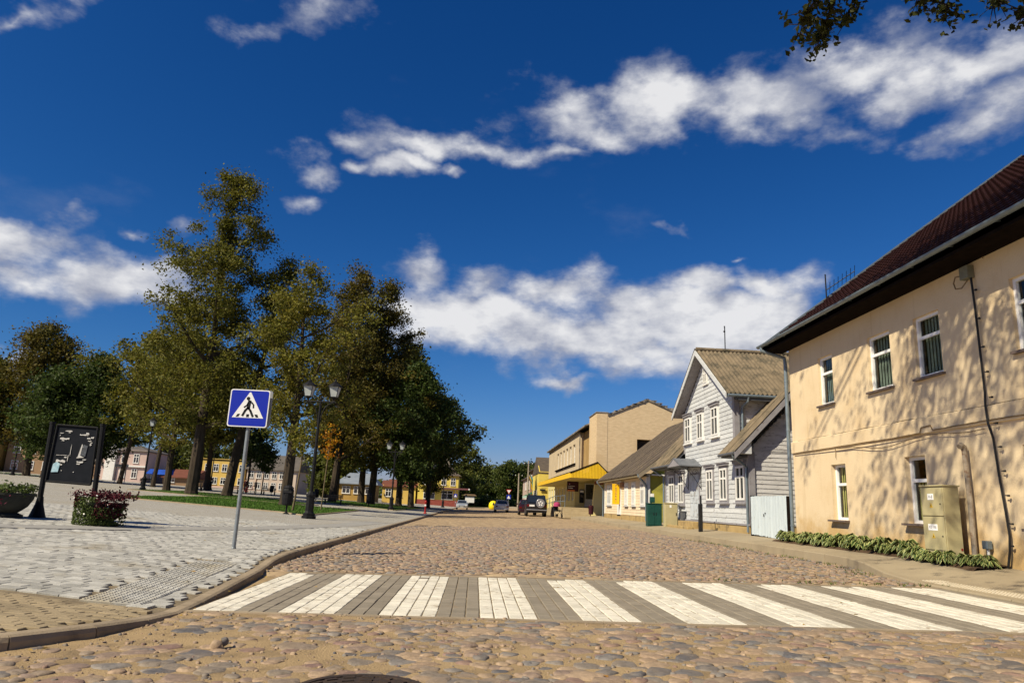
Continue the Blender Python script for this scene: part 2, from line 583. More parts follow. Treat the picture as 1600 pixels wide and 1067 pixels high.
m_ground = M('ground_earth', (0.09, 0.085, 0.04), (0.06, 0.075, 0.025), scale=0.15, rough=0.95, bump=0.4, bscale=6)
m_sand = M('road_sand', (0.375, 0.27, 0.148), (0.295, 0.21, 0.115), scale=1.6, rough=0.95, bump=0.9, bscale=60, detail=8,
           stain=(0.21, 0.155, 0.092), stscale=3.2, stmin=0.48, stmax=0.72, bdist=0.016, spec=0.12)
m_cobble = None


def mat_cobble():
    m = bpy.data.materials.new('cobble_stone'); m.use_nodes = True
    nt = m.node_tree; N, L = nt.nodes, nt.links
    b = N['Principled BSDF']; b.inputs['Roughness'].default_value = 0.7; b.inputs['Specular IOR Level'].default_value = 0.35
    oi = N.new('ShaderNodeObjectInfo').outputs['Random']; ge = N.new('ShaderNodeNewGeometry')
    ad = N.new('ShaderNodeMath'); ad.operation = 'ADD'; L.new(oi, ad.inputs[0]); L.new(ge.outputs['Random Per Island'], ad.inputs[1])
    fr = N.new('ShaderNodeMath'); fr.operation = 'FRACT'; L.new(ad.outputs[0], fr.inputs[0])
    cr = N.new('ShaderNodeValToRGB'); cr.color_ramp.interpolation = 'CONSTANT'
    pal = [(0.0, (0.20, 0.145, 0.112)), (0.13, (0.165, 0.14, 0.115)), (0.26, (0.27, 0.19, 0.125)), (0.38, (0.185, 0.118, 0.095)),
           (0.48, (0.115, 0.108, 0.105)), (0.58, (0.30, 0.215, 0.14)), (0.70, (0.20, 0.155, 0.115)), (0.80, (0.085, 0.083, 0.088)), (0.86, (0.235, 0.17, 0.115)), (0.94, (0.17, 0.155, 0.14))]
    e = cr.color_ramp.elements
    while len(e) < len(pal): e.new(0.5)
    for i, (p, c) in enumerate(pal): e[i].position = p; e[i].color = c + (1,)
    L.new(fr.outputs[0], cr.inputs[0])
    n = N.new('ShaderNodeTexNoise'); n.inputs['Scale'].default_value = 22; n.inputs['Detail'].default_value = 8; n.inputs['Roughness'].default_value = 0.7
    L.new(ge.outputs['Position'], n.inputs['Vector'])
    hs = N.new('ShaderNodeHueSaturation'); L.new(cr.outputs[0], hs.inputs['Color'])
    mr = N.new('ShaderNodeMapRange'); mr.inputs['From Min'].default_value = 0.3; mr.inputs['From Max'].default_value = 0.7
    mr.inputs['To Min'].default_value = 0.66; mr.inputs['To Max'].default_value = 1.55
    L.new(n.outputs['Fac'], mr.inputs['Value']); L.new(mr.outputs[0], hs.inputs['Value'])
    # sand dusted over the stones
    n2 = N.new('ShaderNodeTexNoise'); n2.inputs['Scale'].default_value = 5; n2.inputs['Detail'].default_value = 9; n2.inputs['Roughness'].default_value = 0.7
    L.new(ge.outputs['Position'], n2.inputs['Vector'])
    m2 = N.new('ShaderNodeMapRange'); m2.inputs['From Min'].default_value = 0.40; m2.inputs['From Max'].default_value = 0.66; m2.inputs['To Max'].default_value = 0.36
    L.new(n2.outputs['Fac'], m2.inputs['Value'])
    mx = N.new('ShaderNodeMix'); mx.data_type = 'RGBA'
    L.new(m2.outputs[0], mx.inputs[0]); L.new(hs.outputs[0], mx.inputs[6]); mx.inputs[7].default_value = (0.32, 0.23, 0.13, 1)
    L.new(mx.outputs[2], b.inputs['Base Color'])
    bp = N.new('ShaderNodeBump'); bp.inputs['Strength'].default_value = 0.8; bp.inputs['Distance'].default_value = 0.012
    L.new(n.outputs['Fac'], bp.inputs['Height']); L.new(bp.outputs[0], b.inputs['Normal'])
    return m


def mat_far_cobble():
    """far stretch of the street: stones too small to build, as cells of two sizes"""
    m = bpy.data.materials.new('far_cobbles'); m.use_nodes = True
    nt = m.node_tree; N, L = nt.nodes, nt.links
    b = N['Principled BSDF']; b.inputs['Roughness'].default_value = 0.9; b.inputs['Specular IOR Level'].default_value = 0.15
    pos = N.new('ShaderNodeNewGeometry').outputs['Position']
    v = N.new('ShaderNodeTexVoronoi'); v.inputs['Scale'].default_value = 5.2; L.new(pos, v.inputs['Vector'])
    cr = N.new('ShaderNodeValToRGB'); e = cr.color_ramp.elements
    e[0].position = 0.0; e[0].color = (0.19, 0.135, 0.09, 1); e[1].position = 1.0; e[1].color = (0.45, 0.335, 0.20, 1)
    sp = N.new('ShaderNodeSeparateColor'); L.new(v.outputs['Color'], sp.inputs[0]); L.new(sp.outputs[0], cr.inputs[0])
    n = N.new('ShaderNodeTexNoise'); n.inputs['Scale'].default_value = 0.5; n.inputs['Detail'].default_value = 8; L.new(pos, n.inputs['Vector'])
    mr = N.new('ShaderNodeMapRange'); mr.inputs['From Min'].default_value = 0.42; mr.inputs['From Max'].default_value = 0.7; mr.inputs['To Max'].default_value = 0.7
    L.new(n.outputs['Fac'], mr.inputs['Value'])
    mx = N.new('ShaderNodeMix'); mx.data_type = 'RGBA'
    L.new(mr.outputs[0], mx.inputs[0]); L.new(cr.outputs[0], mx.inputs[6]); mx.inputs[7].default_value = (0.355, 0.255, 0.15, 1)
    L.new(mx.outputs[2], b.inputs['Base Color'])
    bp = N.new('ShaderNodeBump'); bp.inputs['Strength'].default_value = 0.8; bp.inputs['Distance'].default_value = 0.04; bp.invert = True
    L.new(v.outputs['Distance'], bp.inputs['Height']); L.new(bp.outputs[0], b.inputs['Normal'])
    return m


m_cobble = mat_cobble()
m_farcob = mat_far_cobble()
m_conc = M('kerb_concrete', (0.31, 0.245, 0.165), (0.25, 0.195, 0.13), scale=3, rough=0.9, bump=0.35, bscale=50, jitter=0.10,
           stain=(0.13, 0.10, 0.07), stscale=3.0, stmin=0.55, stmax=0.8)
m_tanpaver = M('tan_paver', (0.33, 0.26, 0.16), (0.275, 0.215, 0.13), scale=5, rough=0.9, bump=0.4, bscale=70, jitter=0.12, island=0.12,
               stain=(0.17, 0.13, 0.08), stscale=1.4)
m_sett = M('granite_sett', (0.425, 0.415, 0.38), (0.335, 0.325, 0.29), scale=7, rough=0.85, bump=0.45, bscale=60, jitter=0.22, island=0.22,
           stain=(0.29, 0.255, 0.19), stscale=0.7, stmin=0.52, stmax=0.72)
m_greypaver = M('grey_paver', (0.25, 0.215, 0.165), (0.215, 0.185, 0.14), scale=5, rough=0.9, bump=0.3, bscale=80, jitter=0.10, island=0.10,
                stain=(0.25, 0.185, 0.11), stscale=2.0, stmin=0.6, stmax=0.8)
m_whitepaver = M('painted_paver', (0.68, 0.64, 0.54), (0.59, 0.55, 0.45), scale=5, rough=0.8, bump=0.4, bscale=80, jitter=0.09, island=0.09,
                 stain=(0.34, 0.28, 0.20), stscale=6.5, stmin=0.53, stmax=0.68)
m_walk = M('pavement_concrete', (0.34, 0.28, 0.185), (0.29, 0.235, 0.155), scale=0.9, rough=0.92, bump=0.3, bscale=45, detail=8,
           stain=(0.19, 0.155, 0.105), stscale=0.8, stmin=0.5, stmax=0.75)
m_soil = M('soil', (0.105, 0.065, 0.036), (0.075, 0.046, 0.026), scale=6, rough=1.0, bump=1.0, bscale=40, bdist=0.03)
m_joint = M('joint_sand', (0.235, 0.185, 0.115), (0.16, 0.125, 0.08), scale=8, rough=1.0, bump=0.5, bscale=60)
m_band = M('grey_band', (0.30, 0.29, 0.265), (0.265, 0.255, 0.235), scale=3, rough=0.9, bump=0.2, bscale=60)
m_lawn = M('lawn_soil', (0.055, 0.095, 0.012), (0.04, 0.075, 0.01), scale=1.5, rough=1.0, bump=0.9, bscale=30, bdist=0.04)
m_farplaza = M_brick('far_setts', (0.43, 0.42, 0.385), (0.34, 0.325, 0.295), (0.21, 0.18, 0.13), 0.24, 0.16, 'flat', msize=0.02, bump=0.6,
                     stain=(0.29, 0.26, 0.20), stscale=0.3)

# wide ground
o = grid_sheet('ground', lin(-1500, 1500, 30), lin(-300, 1500, 24), lambda x, y: -1.6, m_ground)


XW0, XW_SL = 7.42, -0.098       # crosswalk near edge: y = XW0 + XW_SL*(x+2.8); depth 3.82


def xw_near(x): return XW0 + XW_SL * (x + 2.8)


def xw_far(x): return xw_near(x) + 3.82


# ---- street -----------------------------------------------------------------------------------
def zroad_rough(x, y):
    return zroad(x) + 0.012 * fbm(x * 1.7, y * 1.7) + 0.006 * fbm(x * 7, y * 7, 3)


xs = lin(-9, -3.6, 10) + lin(-3.5, 7.5, 110)
road = grid_sheet('road', xs, lin(2.5, 7.9, 90) + [11.0, 12.0], lambda x, y: zroad_rough(x, y) if y < xw_near(x) - .05 else zroad(x) - 0.06, m_sand)
far_road = grid_sheet('street', lin(-3.6, 7.6, 56), lin(10.6, 30, 90) + lin(31, 190, 40), lambda x, y: zroad(x) + (0.010 * fbm(x * 1.3, y * 1.3) if y < 30 else 0) - (0.012 if y < 33 else 0.0) - (0.05 if y < xw_far(x) + .06 else 0), m_farcob)
apron = grid_sheet('side_street', lin(-60, 40, 50), lin(-14, 2.5, 20), lambda x, y: zroad(x) - 0.004, m_sand)
far_junction = grid_sheet('far_road', lin(-40, 60, 20), lin(190, 330, 10), lambda x, y: 0.12, m_farcob)


def cobble_mesh(seed, n=8):
    r = random.Random(seed)
    rad = [1 + r.uniform(-0.32, 0.22) for _ in range(n)]
    vs, fs = [], []
    for ring, (s, z) in enumerate(((1.03, -0.5), (0.98, 0.36), (0.80, 0.86), (0.40, 1.0))):
        for k in range(n):
            a = 2 * math.pi * k / n
            q = rad[k] * s * (1 + r.uniform(-0.05, 0.05))
            vs.append((q * math.cos(a), q * math.sin(a), z + r.uniform(-0.08, 0.08)))
    vs.append((0, 0, 1.02 + r.uniform(-0.06, 0.1)))
    for j in range(3):
        for k in range(n):
            k2 = (k + 1) % n
            fs.append((j * n + k, j * n + k2, (j + 1) * n + k2, (j + 1) * n + k))
    for k in range(n): fs.append((3 * n + k, 3 * n + (k + 1) % n, 4 * n))
    mb = MB(); mb.add(vs, fs)
    return mb


cm = [cobble_mesh(i) for i in range(12)]
cmesh = [mesh_of(c, 'cobblestone', m_cobble, True) for c in cm]
stones = []
r = random.Random(5)
y = 3.6
while y < 33:
    step = 0.125 if y < 8 else 0.108
    x = -8.5
    while x < 7.5:
        px = x + r.uniform(-0.05, 0.05); py = y + r.uniform(-0.05, 0.05)
        x += step * r.uniform(0.85, 1.25)
        if px < kerb_x(py) + 0.04: continue
        if px > kerb_r(py) - .03: continue
        if math.hypot(px + .58, py - 4.34) < .46: continue
        if xw_near(px) - 0.12 < py < xw_far(px) + 0.16: continue
        near = py < 9
        sandy = fbm(px * 0.45 + 3, py * 0.6, 1.0) * 0.9
        if near: sandy += 0.42 * (1 - sstep(-2.8, 1.6, px)) + 0.13
        else: sandy += 0.35 * (1 - sstep(0.25, 1.1, py - xw_far(px))) + 0.3 * (1 - sstep(-3.2, -1.6, px)) + 0.08
        if r.random() < sandy: continue
        pp = proj((px, py, zroad(px)))
        if pp is None or not (-60 < pp[0] < 1660 and pp[1] < 1110): continue
        big = r.random()
        s = r.uniform(0.042, 0.072) if big < 0.7 else (r.uniform(0.075, 0.105) if near else r.uniform(0.055, 0.07))
        if not near: s = s * .82
        if near and big > 0.955: s = r.uniform(0.10, 0.145)
        el = r.uniform(1.0, 1.55)
        lift = (r.uniform(0.006, 0.020) if near else r.uniform(0.005, 0.013)) * (1 - 0.5 * max(0, min(1, sandy + 0.25)))
        stones.append((s / math.hypot(px, py), px, py, s * el, s, lift, r.uniform(-0.7, 0.7), r.randrange(12)))
    y += step * (0.92 if y < 8 else 0.95)
stones.sort(reverse=True)
for (_, px, py, sx, sy, lift, rz, k) in stones[:300]:
    z = zroad_rough(px, py) if py < 9 else zroad(px)
    piece('cobblestone', cmesh[k], road, (px, py, z - 0.004), (r.uniform(-.06, .06), r.uniform(-.06, .06), rz), (sx, sy, lift + 0.006))


def merge_copies(name, items, parent, mat, smooth=True):
    """items: (MB, 4x4 matrix) list joined into one mesh"""
    vs, fs, o = [], [], 0
    cache = {}
    for mb, mt in items:
        a = cache.get(id(mb))
        if a is None: a = cache[id(mb)] = (np.array(mb.v, float), [np.array(f) for f in mb.f])
        mt = np.array(mt)
        vs.append(a[0] @ mt[:3, :3].T + mt[:3, 3])
        fs += [tuple(int(i) for i in f + o) for f in a[1]]
        o += len(a[0])
    me = bpy.data.meshes.new(name)
    me.from_pydata(np.concatenate(vs).tolist(), [], fs)
    if smooth: me.polygons.foreach_set('use_smooth', [True] * len(me.polygons))
    me.materials.append(mat); me.update()
    ob = bpy.data.objects.new(name, me); COL.objects.link(ob)
    if parent: ob.parent = parent
    ob['kind'] = 'stuff'
    return ob


def TRS(loc, rot=(0, 0, 0), sc=(1, 1, 1)):
    from mathutils import Euler
    return Matrix.LocRotScale(Vector(loc), Euler(rot), Vector(sc))


merge_copies('cobbles', [(cm[k], TRS((px, py, (zroad_rough(px, py) if py < 9 else zroad(px)) - 0.004), (0, 0, rz), (sx, sy, lift + 0.006)))
                         for (_, px, py, sx, sy, lift, rz, k) in stones[300:]], far_road, m_cobble)
print('stones', len(stones))

# loose grit and a few chips of stone on the foreground sand
chips = []
for _ in range(6500):
    py = r.uniform(4.2, 7.4) if r.random() < .75 else r.uniform(11.2, 15); px = r.uniform(-4.5, 7.2)
    if math.hypot(px + .58, py - 4.34) < .42: continue
    if px < kerb_x(py) + .02 or xw_near(px) < py < xw_far(px): continue
    s = r.choice([.003, .004, .005, .006, .008, .011, .016]) * r.uniform(.7, 1.3)
    z = zroad_rough(px, py) if py < 9 else zroad(px)
    chips.append((cm[r.randrange(12)], TRS((px, py, z), (r.uniform(-.4, .4), 0, r.uniform(0, 6)), (s * 1.3, s, s * .8))))
merge_copies('gravel', chips, None, m_cobble)
lone = tag(merge_copies('loose_stone', [(cm[3], TRS((-1.83, 5.62, zroad(-1.83) + .012), (.3, .2, .4), (.045, .04, .045))), (cm[5], TRS((-1.79, 5.66, zroad(-1.8) + .04), (.5, 1.2, .9), (.03, .026, .03)))], None, m_cobble),
           'dark broken stone lying in the gutter against the rounded kerb', 'stone'); lone['kind'] = 'thing'

# iron manhole cover half in the frame at the bottom edge
mh = thing('manhole_cover', 'round rusty iron manhole cover set in the cobbles at the bottom edge', 'manhole cover', (-.58, 4.34, zroad(-.58)))
m_mh = M('manhole_iron', (.075, .05, .035), (.045, .035, .03), scale=20, rough=.7, metal=.4, bump=.4, bscale=60)
c_ = MB(); c_.lathe([(.40, -.06), (.40, .018), (.385, .024), (.345, .024), (.343, .012)], (-.58, 4.34, zroad(-.58) + .012), 40); c_.build('rim', m_mh, mh)
c_ = MB(); c_.lathe([(.335, -.02), (.335, .018), (.30, .020), (.0, .020)][:3], (-.58, 4.34, zroad(-.58) + .012), 40)
for rr in (.29, .22, .15, .08):
    k = int(rr * 60)
    for i in range(k):
        a = 2 * math.pi * i / k; ca_, sa_ = math.cos(a), math.sin(a); c0 = Vector((-.58 + rr * ca_, 4.34 + rr * sa_, zroad(-.58) + .03))
        c_.obox(c0, Vector((-sa_, ca_, 0)) * .07, Vector((ca_, sa_, 0)) * .03, (0, 0, .008))
c_.build('cover', m_mh, mh)

# ---- kerb of the square ------------------------------------------------------------------------
KP = resample(KL[:-1], 0.5)


def kerb_top(x, y): return zplaza(x - 0.02, y) + 0.008


def kerb_piece(a, b, mat, parent, nsub=2, side=-1, top=kerb_top, w=0.15, rnd=0.045):
    """one kerb stone from a to b (road-side edge), rounded on the road side"""
    mb = MB(); rings = []
    a, b = Vector(a), Vector(b); t = (b - a).normalized()
    a = a + t * 0.006; b = b - t * 0.006
    nrm = Vector((-t.y, t.x, 0)) * side
    prof = [(0, -0.30), (0, -rnd), (rnd * .3, -rnd * .3), (rnd, 0), (w, 0), (w, -0.30)]
    for i in range(nsub + 1):
        p = a.lerp(b, i / nsub); z = top(p.x, p.y)
        rings.append([(p + nrm * u).to_tuple()[:2] + (z + v,) for u, v in prof])
    n = len(prof); vs = [q for rg in rings for q in rg]; fs = []
    for i in range(nsub):
        for k in range(n - 1): fs.append((i * n + k, i * n + k + 1, (i + 1) * n + k + 1, (i + 1) * n + k))
    fs.append(tuple(range(n))); fs.append(tuple(nsub * n + k for k in range(n - 1, -1, -1)))
    if side > 0: fs = [f[::-1] for f in fs]
    mb.add(vs, fs)
    return mb.build('kerb_stone', mat, parent)


kerb = bpy.data.objects.new('kerb', None); COL.objects.link(kerb); kerb['kind'] = 'structure'; ORG['kerb'] = Vector()
for a, b in zip(KP[:-1], KP[1:]): kerb_piece(a, b, m_conc, kerb, 1, side=1)
yy = 16.0
while yy < 178:
    ln = 1.0 if yy < 60 else 6.0
    kerb_piece((-3.36, yy, 0), (-3.36, yy + ln, 0), m_conc, kerb, 1, side=1); yy += ln

# ---- the square --------------------------------------------------------------------------------
SET_Y = 25.0


def near_sett(x, y): return y < SET_Y and x > -0.80 * y - 2.2 and x > -21


px_ = lin(-3.51, -6, 10) + lin(-6.3, -20, 46) + lin(-21, -74, 40) + [-76, -120, -400]
py_ = lin(2.8, 14, 56) + lin(14.3, 26, 39) + lin(27, 70, 43) + lin(72, 190, 40) + [220, 420]
vs = []; fs = []
for y in py_:
    for i, x in enumerate(px_):
        kx = kerb_x(y) - 0.14
        xx = kx + (x + 3.51) if x > -6.01 else x
        if x > -6.01: xx = kx + (x + 3.51) * ((-6 - kx) / (-6 + 3.51))
        vs.append((xx, y, zplaza(xx, y) - (0.022 if near_sett(xx, y) else 0.0)))
nx = len(px_)
for j in range(len(py_) - 1):
    for i in range(nx - 1): fs.append((j * nx + i, (j + 1) * nx + i, (j + 1) * nx + i + 1, j * nx + i + 1))
fs = [f[::-1] for f in fs]
mb = MB(); mb.add(vs, fs)
plaza = mb.build('square', m_farplaza, None, smooth=True); plaza['kind'] = 'structure'
plaza.data.materials.append(m_joint)
for p in plaza.data.polygons:
    c = p.center
    if near_sett(c.x, c.y): p.material_index = 1


def plaza_tilt(x, y):
    """slope of the paving as rotations about x and y, so that stones lie in its plane"""
    e = .12
    return (zplaza(x, y + e) - zplaza(x, y - e)) / (2 * e), -(zplaza(x + e, y) - zplaza(x - e, y)) / (2 * e)


def paver_mb(w, d, h=0.05, bev=0.006):
    mb = MB()
    a, b = w / 2, d / 2
    vs = [(-a, -b, -h), (a, -b, -h), (a, b, -h), (-a, b, -h), (-a, -b, -bev), (a, -b, -bev), (a, b, -bev), (-a, b, -bev),
          (-a + bev, -b + bev, 0), (a - bev, -b + bev, 0), (a - bev, b - bev, 0), (-a + bev, b - bev, 0)]
    fs = [(0, 1, 5, 4), (1, 2, 6, 5), (2, 3, 7, 6), (3, 0, 4, 7), (4, 5, 9, 8), (5, 6, 10, 9), (6, 7, 11, 10), (7, 4, 8, 11), (8, 9, 10, 11)]
    return mb.add(vs, fs)


def tan_edge(x): return 7.32 - 0.11 * (x + 2.8)        # line between tan pavers and grey setts


# a smooth grey band runs across the square: from (-8.6,9.6) curving to (-5,17)
BAND = [(-16, 10.4), (-11.0, 13.2), (-9.0, 14.8), (-7.6, 16.6), (-6.0, 20.5), (-4.8, 26.0), (-4.2, 32)]


def band_d(x, y):
    best = 9
    for (ax, ay), (bx, by) in zip(BAND[:-1], BAND[1:]):
        dx, dy = bx - ax, by - ay
        t = max(0, min(1, ((x - ax) * dx + (y - ay) * dy) / (dx * dx + dy * dy)))
        best = min(best, math.hypot(x - ax - t * dx, y - ay - t * dy))
    return best


setts = []
SW, SD = 0.225, 0.165
sett_mb = [paver_mb(SW - .004 - .004 * i, SD - .003 - .003 * i, .05, .0035) for i in range(4)]
row = 0; y = 7.3
ANG = R(-6.0); ca, sa = math.cos(ANG), math.sin(ANG)
row = -60
for row in range(-70, 190):
    for col in range(-110, 30):
        u = (col + (0.5 if row % 2 else 0.0) + 0.1 * math.sin(row * 1.7)) * SW; v = row * SD
        x = -3.6 + u * ca - v * sa; y = 9.0 + u * sa + v * ca
        if y < tan_edge(x) + 0.1 or y > SET_Y + 0.3: continue
        if x > kerb_x(y) - 0.16 - SW / 2: continue
        if band_d(x, y) < 0.52: continue
        if not near_sett(x + .4, y - .4): continue
        if .68 < kerb_x(y) - x < 1.14 and 7.5 < y < 11.9: continue          # tactile strip
        p = proj((x, y, zplaza(x, y)))
        if p is None or p[0] < -40: continue
        wav = 0.006 * fbm(x * .9, y * .9, 2)
        setts.append((1 / math.hypot(x, y), x, y, zplaza(x, y) + wav + r.uniform(-.003, .003), plaza_tilt(x, y)[0] + r.uniform(-.018, .018), plaza_tilt(x, y)[1] + r.uniform(-.014, .014), ANG + r.uniform(-.03, .03), r.randrange(4)))
setts.sort(reverse=True)
sett_me = [mesh_of(m_, 'paving_sett', m_sett) for m_ in sett_mb]
for (_, x, y, z, rx, ry, rz, k) in setts[:300]:
    piece('paving_sett', sett_me[k], plaza, (x, y, z), (rx, ry, rz))
merge_copies('paving_setts', [(sett_mb[k], TRS((x, y, z), (rx, ry, rz))) for (_, x, y, z, rx, ry, rz, k) in setts[300:]], plaza, m_sett, smooth=False)
print('setts', len(setts))
# tan pavers in the left foreground
tans = []
TW, TD = 0.20, 0.10
tan_mb = [paver_mb(TW - .004 - .004 * i, TD - .004, .05, .005) for i in range(3)]
for row in range(-60, 60):
    for col in range(-60, 30):
        u = (col + (0.5 if row % 2 else 0)) * TW; v = row * TD
        x = -4.5 + u * ca - v * sa; y = 6.0 + u * sa + v * ca
        if y > tan_edge(x) - 0.03 or y < 2.9 or x > kerb_x(y) - 0.16 - TW / 2 or x < -8: continue
        if y < 5.5 and x > -3.2: continue
        p = proj((x, y, zplaza(x, y)))
        if p is None or p[0] < -60 or p[1] > 1150: continue
        gap = 0.012 if r.random() < .12 else 0
        tans.append((1 / math.hypot(x, y), x, y, zplaza(x, y) + .004 * fbm(x, y, 5) + r.uniform(-.0025, .0025) - gap * .4, plaza_tilt(x, y)[0] + r.uniform(-.009, .009), plaza_tilt(x, y)[1] + r.uniform(-.008, .008), ANG, r.randrange(3)))
tans.sort(reverse=True)
tan_me = [mesh_of(m_, 'paving_brick', m_tanpaver) for m_ in tan_mb]
for (_, x, y, z, rx, ry, rz, k) in tans[:300]: piece('paving_brick', tan_me[k], plaza, (x, y, z), (rx, ry, rz))
if tans[300:]: merge_copies('paving_bricks', [(tan_mb[k], TRS((x, y, z), (rx, ry, rz))) for (_, x, y, z, rx, ry, rz, k) in tans[300:]], plaza, m_tanpaver, smooth=False)
print('tans', len(tans))
# grey band slabs
bp = resample(BAND, 0.6)
for a, b in zip(bp[:-1], bp[1:]):
    t = (b - a).normalized(); n_ = Vector((-t.y, t.x, 0)) * 0.45
    a2, b2 = a + t * .006, b - t * .006
    q = [a2 - n_, b2 - n_, b2 + n_, a2 + n_]
    if proj((a.x, a.y, .4)) is None: continue
    MB().prism([(p.x, p.y, zplaza(p.x, p.y) - .04) for p in q][::-1], (0, 0, .046)).build('band_slab', m_band, plaza)
# tactile slabs beside the crossing, left and right
m_tact = M('tactile_slab', (0.40, 0.39, 0.355), (0.325, 0.315, 0.285), scale=8, rough=0.8, bump=0.3, bscale=60, jitter=0.12, stain=(0.33, 0.29, 0.21), stscale=1.1, stmin=.45, stmax=.7)
tb = paver_mb(.294, .294, .05, .006)
for i in range(5):
    for j in range(5):
        tb.lathe([(.021, -.001), (.018, .006), (.010, .010)], (-.118 + .059 * i, -.118 + .059 * j, 0), 6)
tact_me = mesh_of(tb, 'tactile_slab', m_tact)
m_stud = M('stud_white', (.50, .44, .33), (.42, .36, .26), scale=9, rough=.7)
tact_tan = mesh_of(tb, 'tactile_slab', m_walk); tact_tan.materials.append(m_stud)
for p_ in tact_tan.polygons:
    if p_.index >= 9: p_.material_index = 1
for j in range(14):
    for i in range(2):
        y = 7.62 + .3 * j; x = kerb_x(y) - .16 - .45 - .3 * i
        piece('tactile_slab', tact_me, plaza, (x, y, zplaza(x, y) + .005), (plaza_tilt(x, y)[0], plaza_tilt(x, y)[1], R(3)))

# ---- crosswalk ---------------------------------------------------------------------------------
xw_mat_base = MB()
X0, X1 = -2.74, 6.76
n = 40
vs = []
for i in range(n + 1):
    x = X0 + (X1 - X0) * i / n
    vs += [(x, xw_near(x) - .02, zroad(x) - .006), (x, xw_far(x) + .02, zroad(x) - .006)]
xw_mat_base.add(vs, [(2 * i, 2 * i + 2, 2 * i + 3, 2 * i + 1) for i in range(n)])
xw = xw_mat_base.build('crosswalk', m_joint, None); xw['kind'] = 'structure'
CW, CL_ = 0.1405, 0.21
brick_mb = [paver_mb(CW - .010, CL_ - .004, .03, .005), paver_mb(CW - .013, CL_ - .005, .03, .006)]
bm_g = [mesh_of(b_, 'paving_brick', m_greypaver) for b_ in brick_mb]
bm_w = [mesh_of(b_, 'paving_brick', m_whitepaver) for b_ in brick_mb]
bricks = []
S0 = -1.86 - 7 * CW
for c in range(-1, 72):
    x = S0 + (c + .5) * CW
    if x < X0 + CW * .3 or x > X1 - CW * .4: continue
    white = (c % 7) < 4
    for k in range(18):
        y = xw_near(x) + .05 + (k + .5) * CL_ * (3.72 / (18 * CL_))
        if x < kerb_x(y) + CW * .55: continue
        w = white
        if c // 7 == 2 and k in (16,) and c % 7 == 1: w = False
        if white and k == 17 and r.random() < .12: w = False
        bricks.append((1 / math.hypot(x, y), x, y, zroad(x) + .004 + .005 * fbm(x * .8, y * .8, 9) + r.uniform(-.002, .002), r.uniform(-.012, .012), r.uniform(-.012, .012), r.uniform(-.012, .012), w, r.randrange(2)))
bricks.sort(reverse=True)
for (_, x, y, z, rx, ry, rz, w, k) in bricks[:300]:
    o = piece('paving_brick', (bm_w if w else bm_g)[k], xw, (x, y, z), (rx, ry, rz))
    if w: o['label'] = 'white painted paving brick'
for flag, mt in ((True, m_whitepaver), (False, m_greypaver)):
    it = [(brick_mb[k], TRS((x, y, z), (rx, ry, rz))) for (_, x, y, z, rx, ry, rz, w, k) in bricks[300:] if w == flag]
    if it:
        o = merge_copies('painted_bricks' if flag else 'paving_bricks', it, xw, mt, smooth=False)
print('bricks', len(bricks))
for f in (xw_near, xw_far):
    x = X0
    while x < X1 - .3:
        x2 = min(X1, x + 1.0); s_ = -1 if f is xw_near else 1
        q = [(x + .004, f(x) + (0 if s_ > 0 else -.09)), (x2 - .004, f(x2) + (0 if s_ > 0 else -.09)), (x2 - .004, f(x2) + (.09 if s_ > 0 else 0)), (x + .004, f(x) + (.09 if s_ > 0 else 0))]
        MB().prism([(a, b, zroad(a) - .05) for a, b in q], (0, 0, .058)).build('edging_stone', m_conc, xw)
        x = x2

# ---- right-hand pavement -----------------------------------------------------------------------
mb = MB(); ys_ = lin(2.0, 30, 84) + lin(31, 180, 60); nu_ = 20
for y in ys_:
    for i in range(nu_ + 1):
        x = kerb_r(y) + .14 + (9.4 - kerb_r(y) - .14) * i / nu_; mb.v.append((x, y, zwalk(x, y)))
for j in range(len(ys_) - 1):
    for i in range(nu_): mb.f.append((j * (nu_ + 1) + i, j * (nu_ + 1) + i + 1, (j + 1) * (nu_ + 1) + i + 1, (j + 1) * (nu_ + 1) + i))
pv = mb.build('pavement', m_walk, None, smooth=True); pv['kind'] = 'structure'
pav2 = grid_sheet('forecourt', lin(9.4, 40, 8), lin(-14, 6, 4) , zwalk, m_walk)
apron2 = grid_sheet('pavement_corner', lin(6.92, 9.4, 8), lin(-14, 2.0, 4), lambda x, y: zwalk(x, y) - .002, m_walk)
yy = 6.0
rkerb = bpy.data.objects.new('pavement_kerb', None); COL.objects.link(rkerb); rkerb['kind'] = 'structure'; ORG['pavement_kerb'] = Vector()
while yy < 178:
    ln = 1.0 if yy < 60 else 6.0
    kerb_piece((kerb_r(yy), yy, 0), (kerb_r(yy + ln), yy + ln, 0), m_walk, rkerb, 1, side=-1, top=lambda x, y: zwalk(kerb_r(y) + .14, y) + .004, w=.15, rnd=.02); yy += ln
# soil bed under the plants
bed = grid_sheet('soil_bed', lin(8.14, 8.82, 8), lin(11.6, 19.6, 60), lambda x, y: zwalk(x, y) + .012 + .03 * max(0, fbm(x * 3, y * 3)) + (.02 if x > 8.2 else -.02), m_soil)
# right tactile studs
for j in range(9):
    for i in range(1):
        y = 8.6 + .3 * j; x = kerb_r(y) + .14 + .2 + .3 * i
        piece('tactile_slab', tact_tan, pv, (x, y, zwalk(x, y) + .003), (0, -.05, 0))
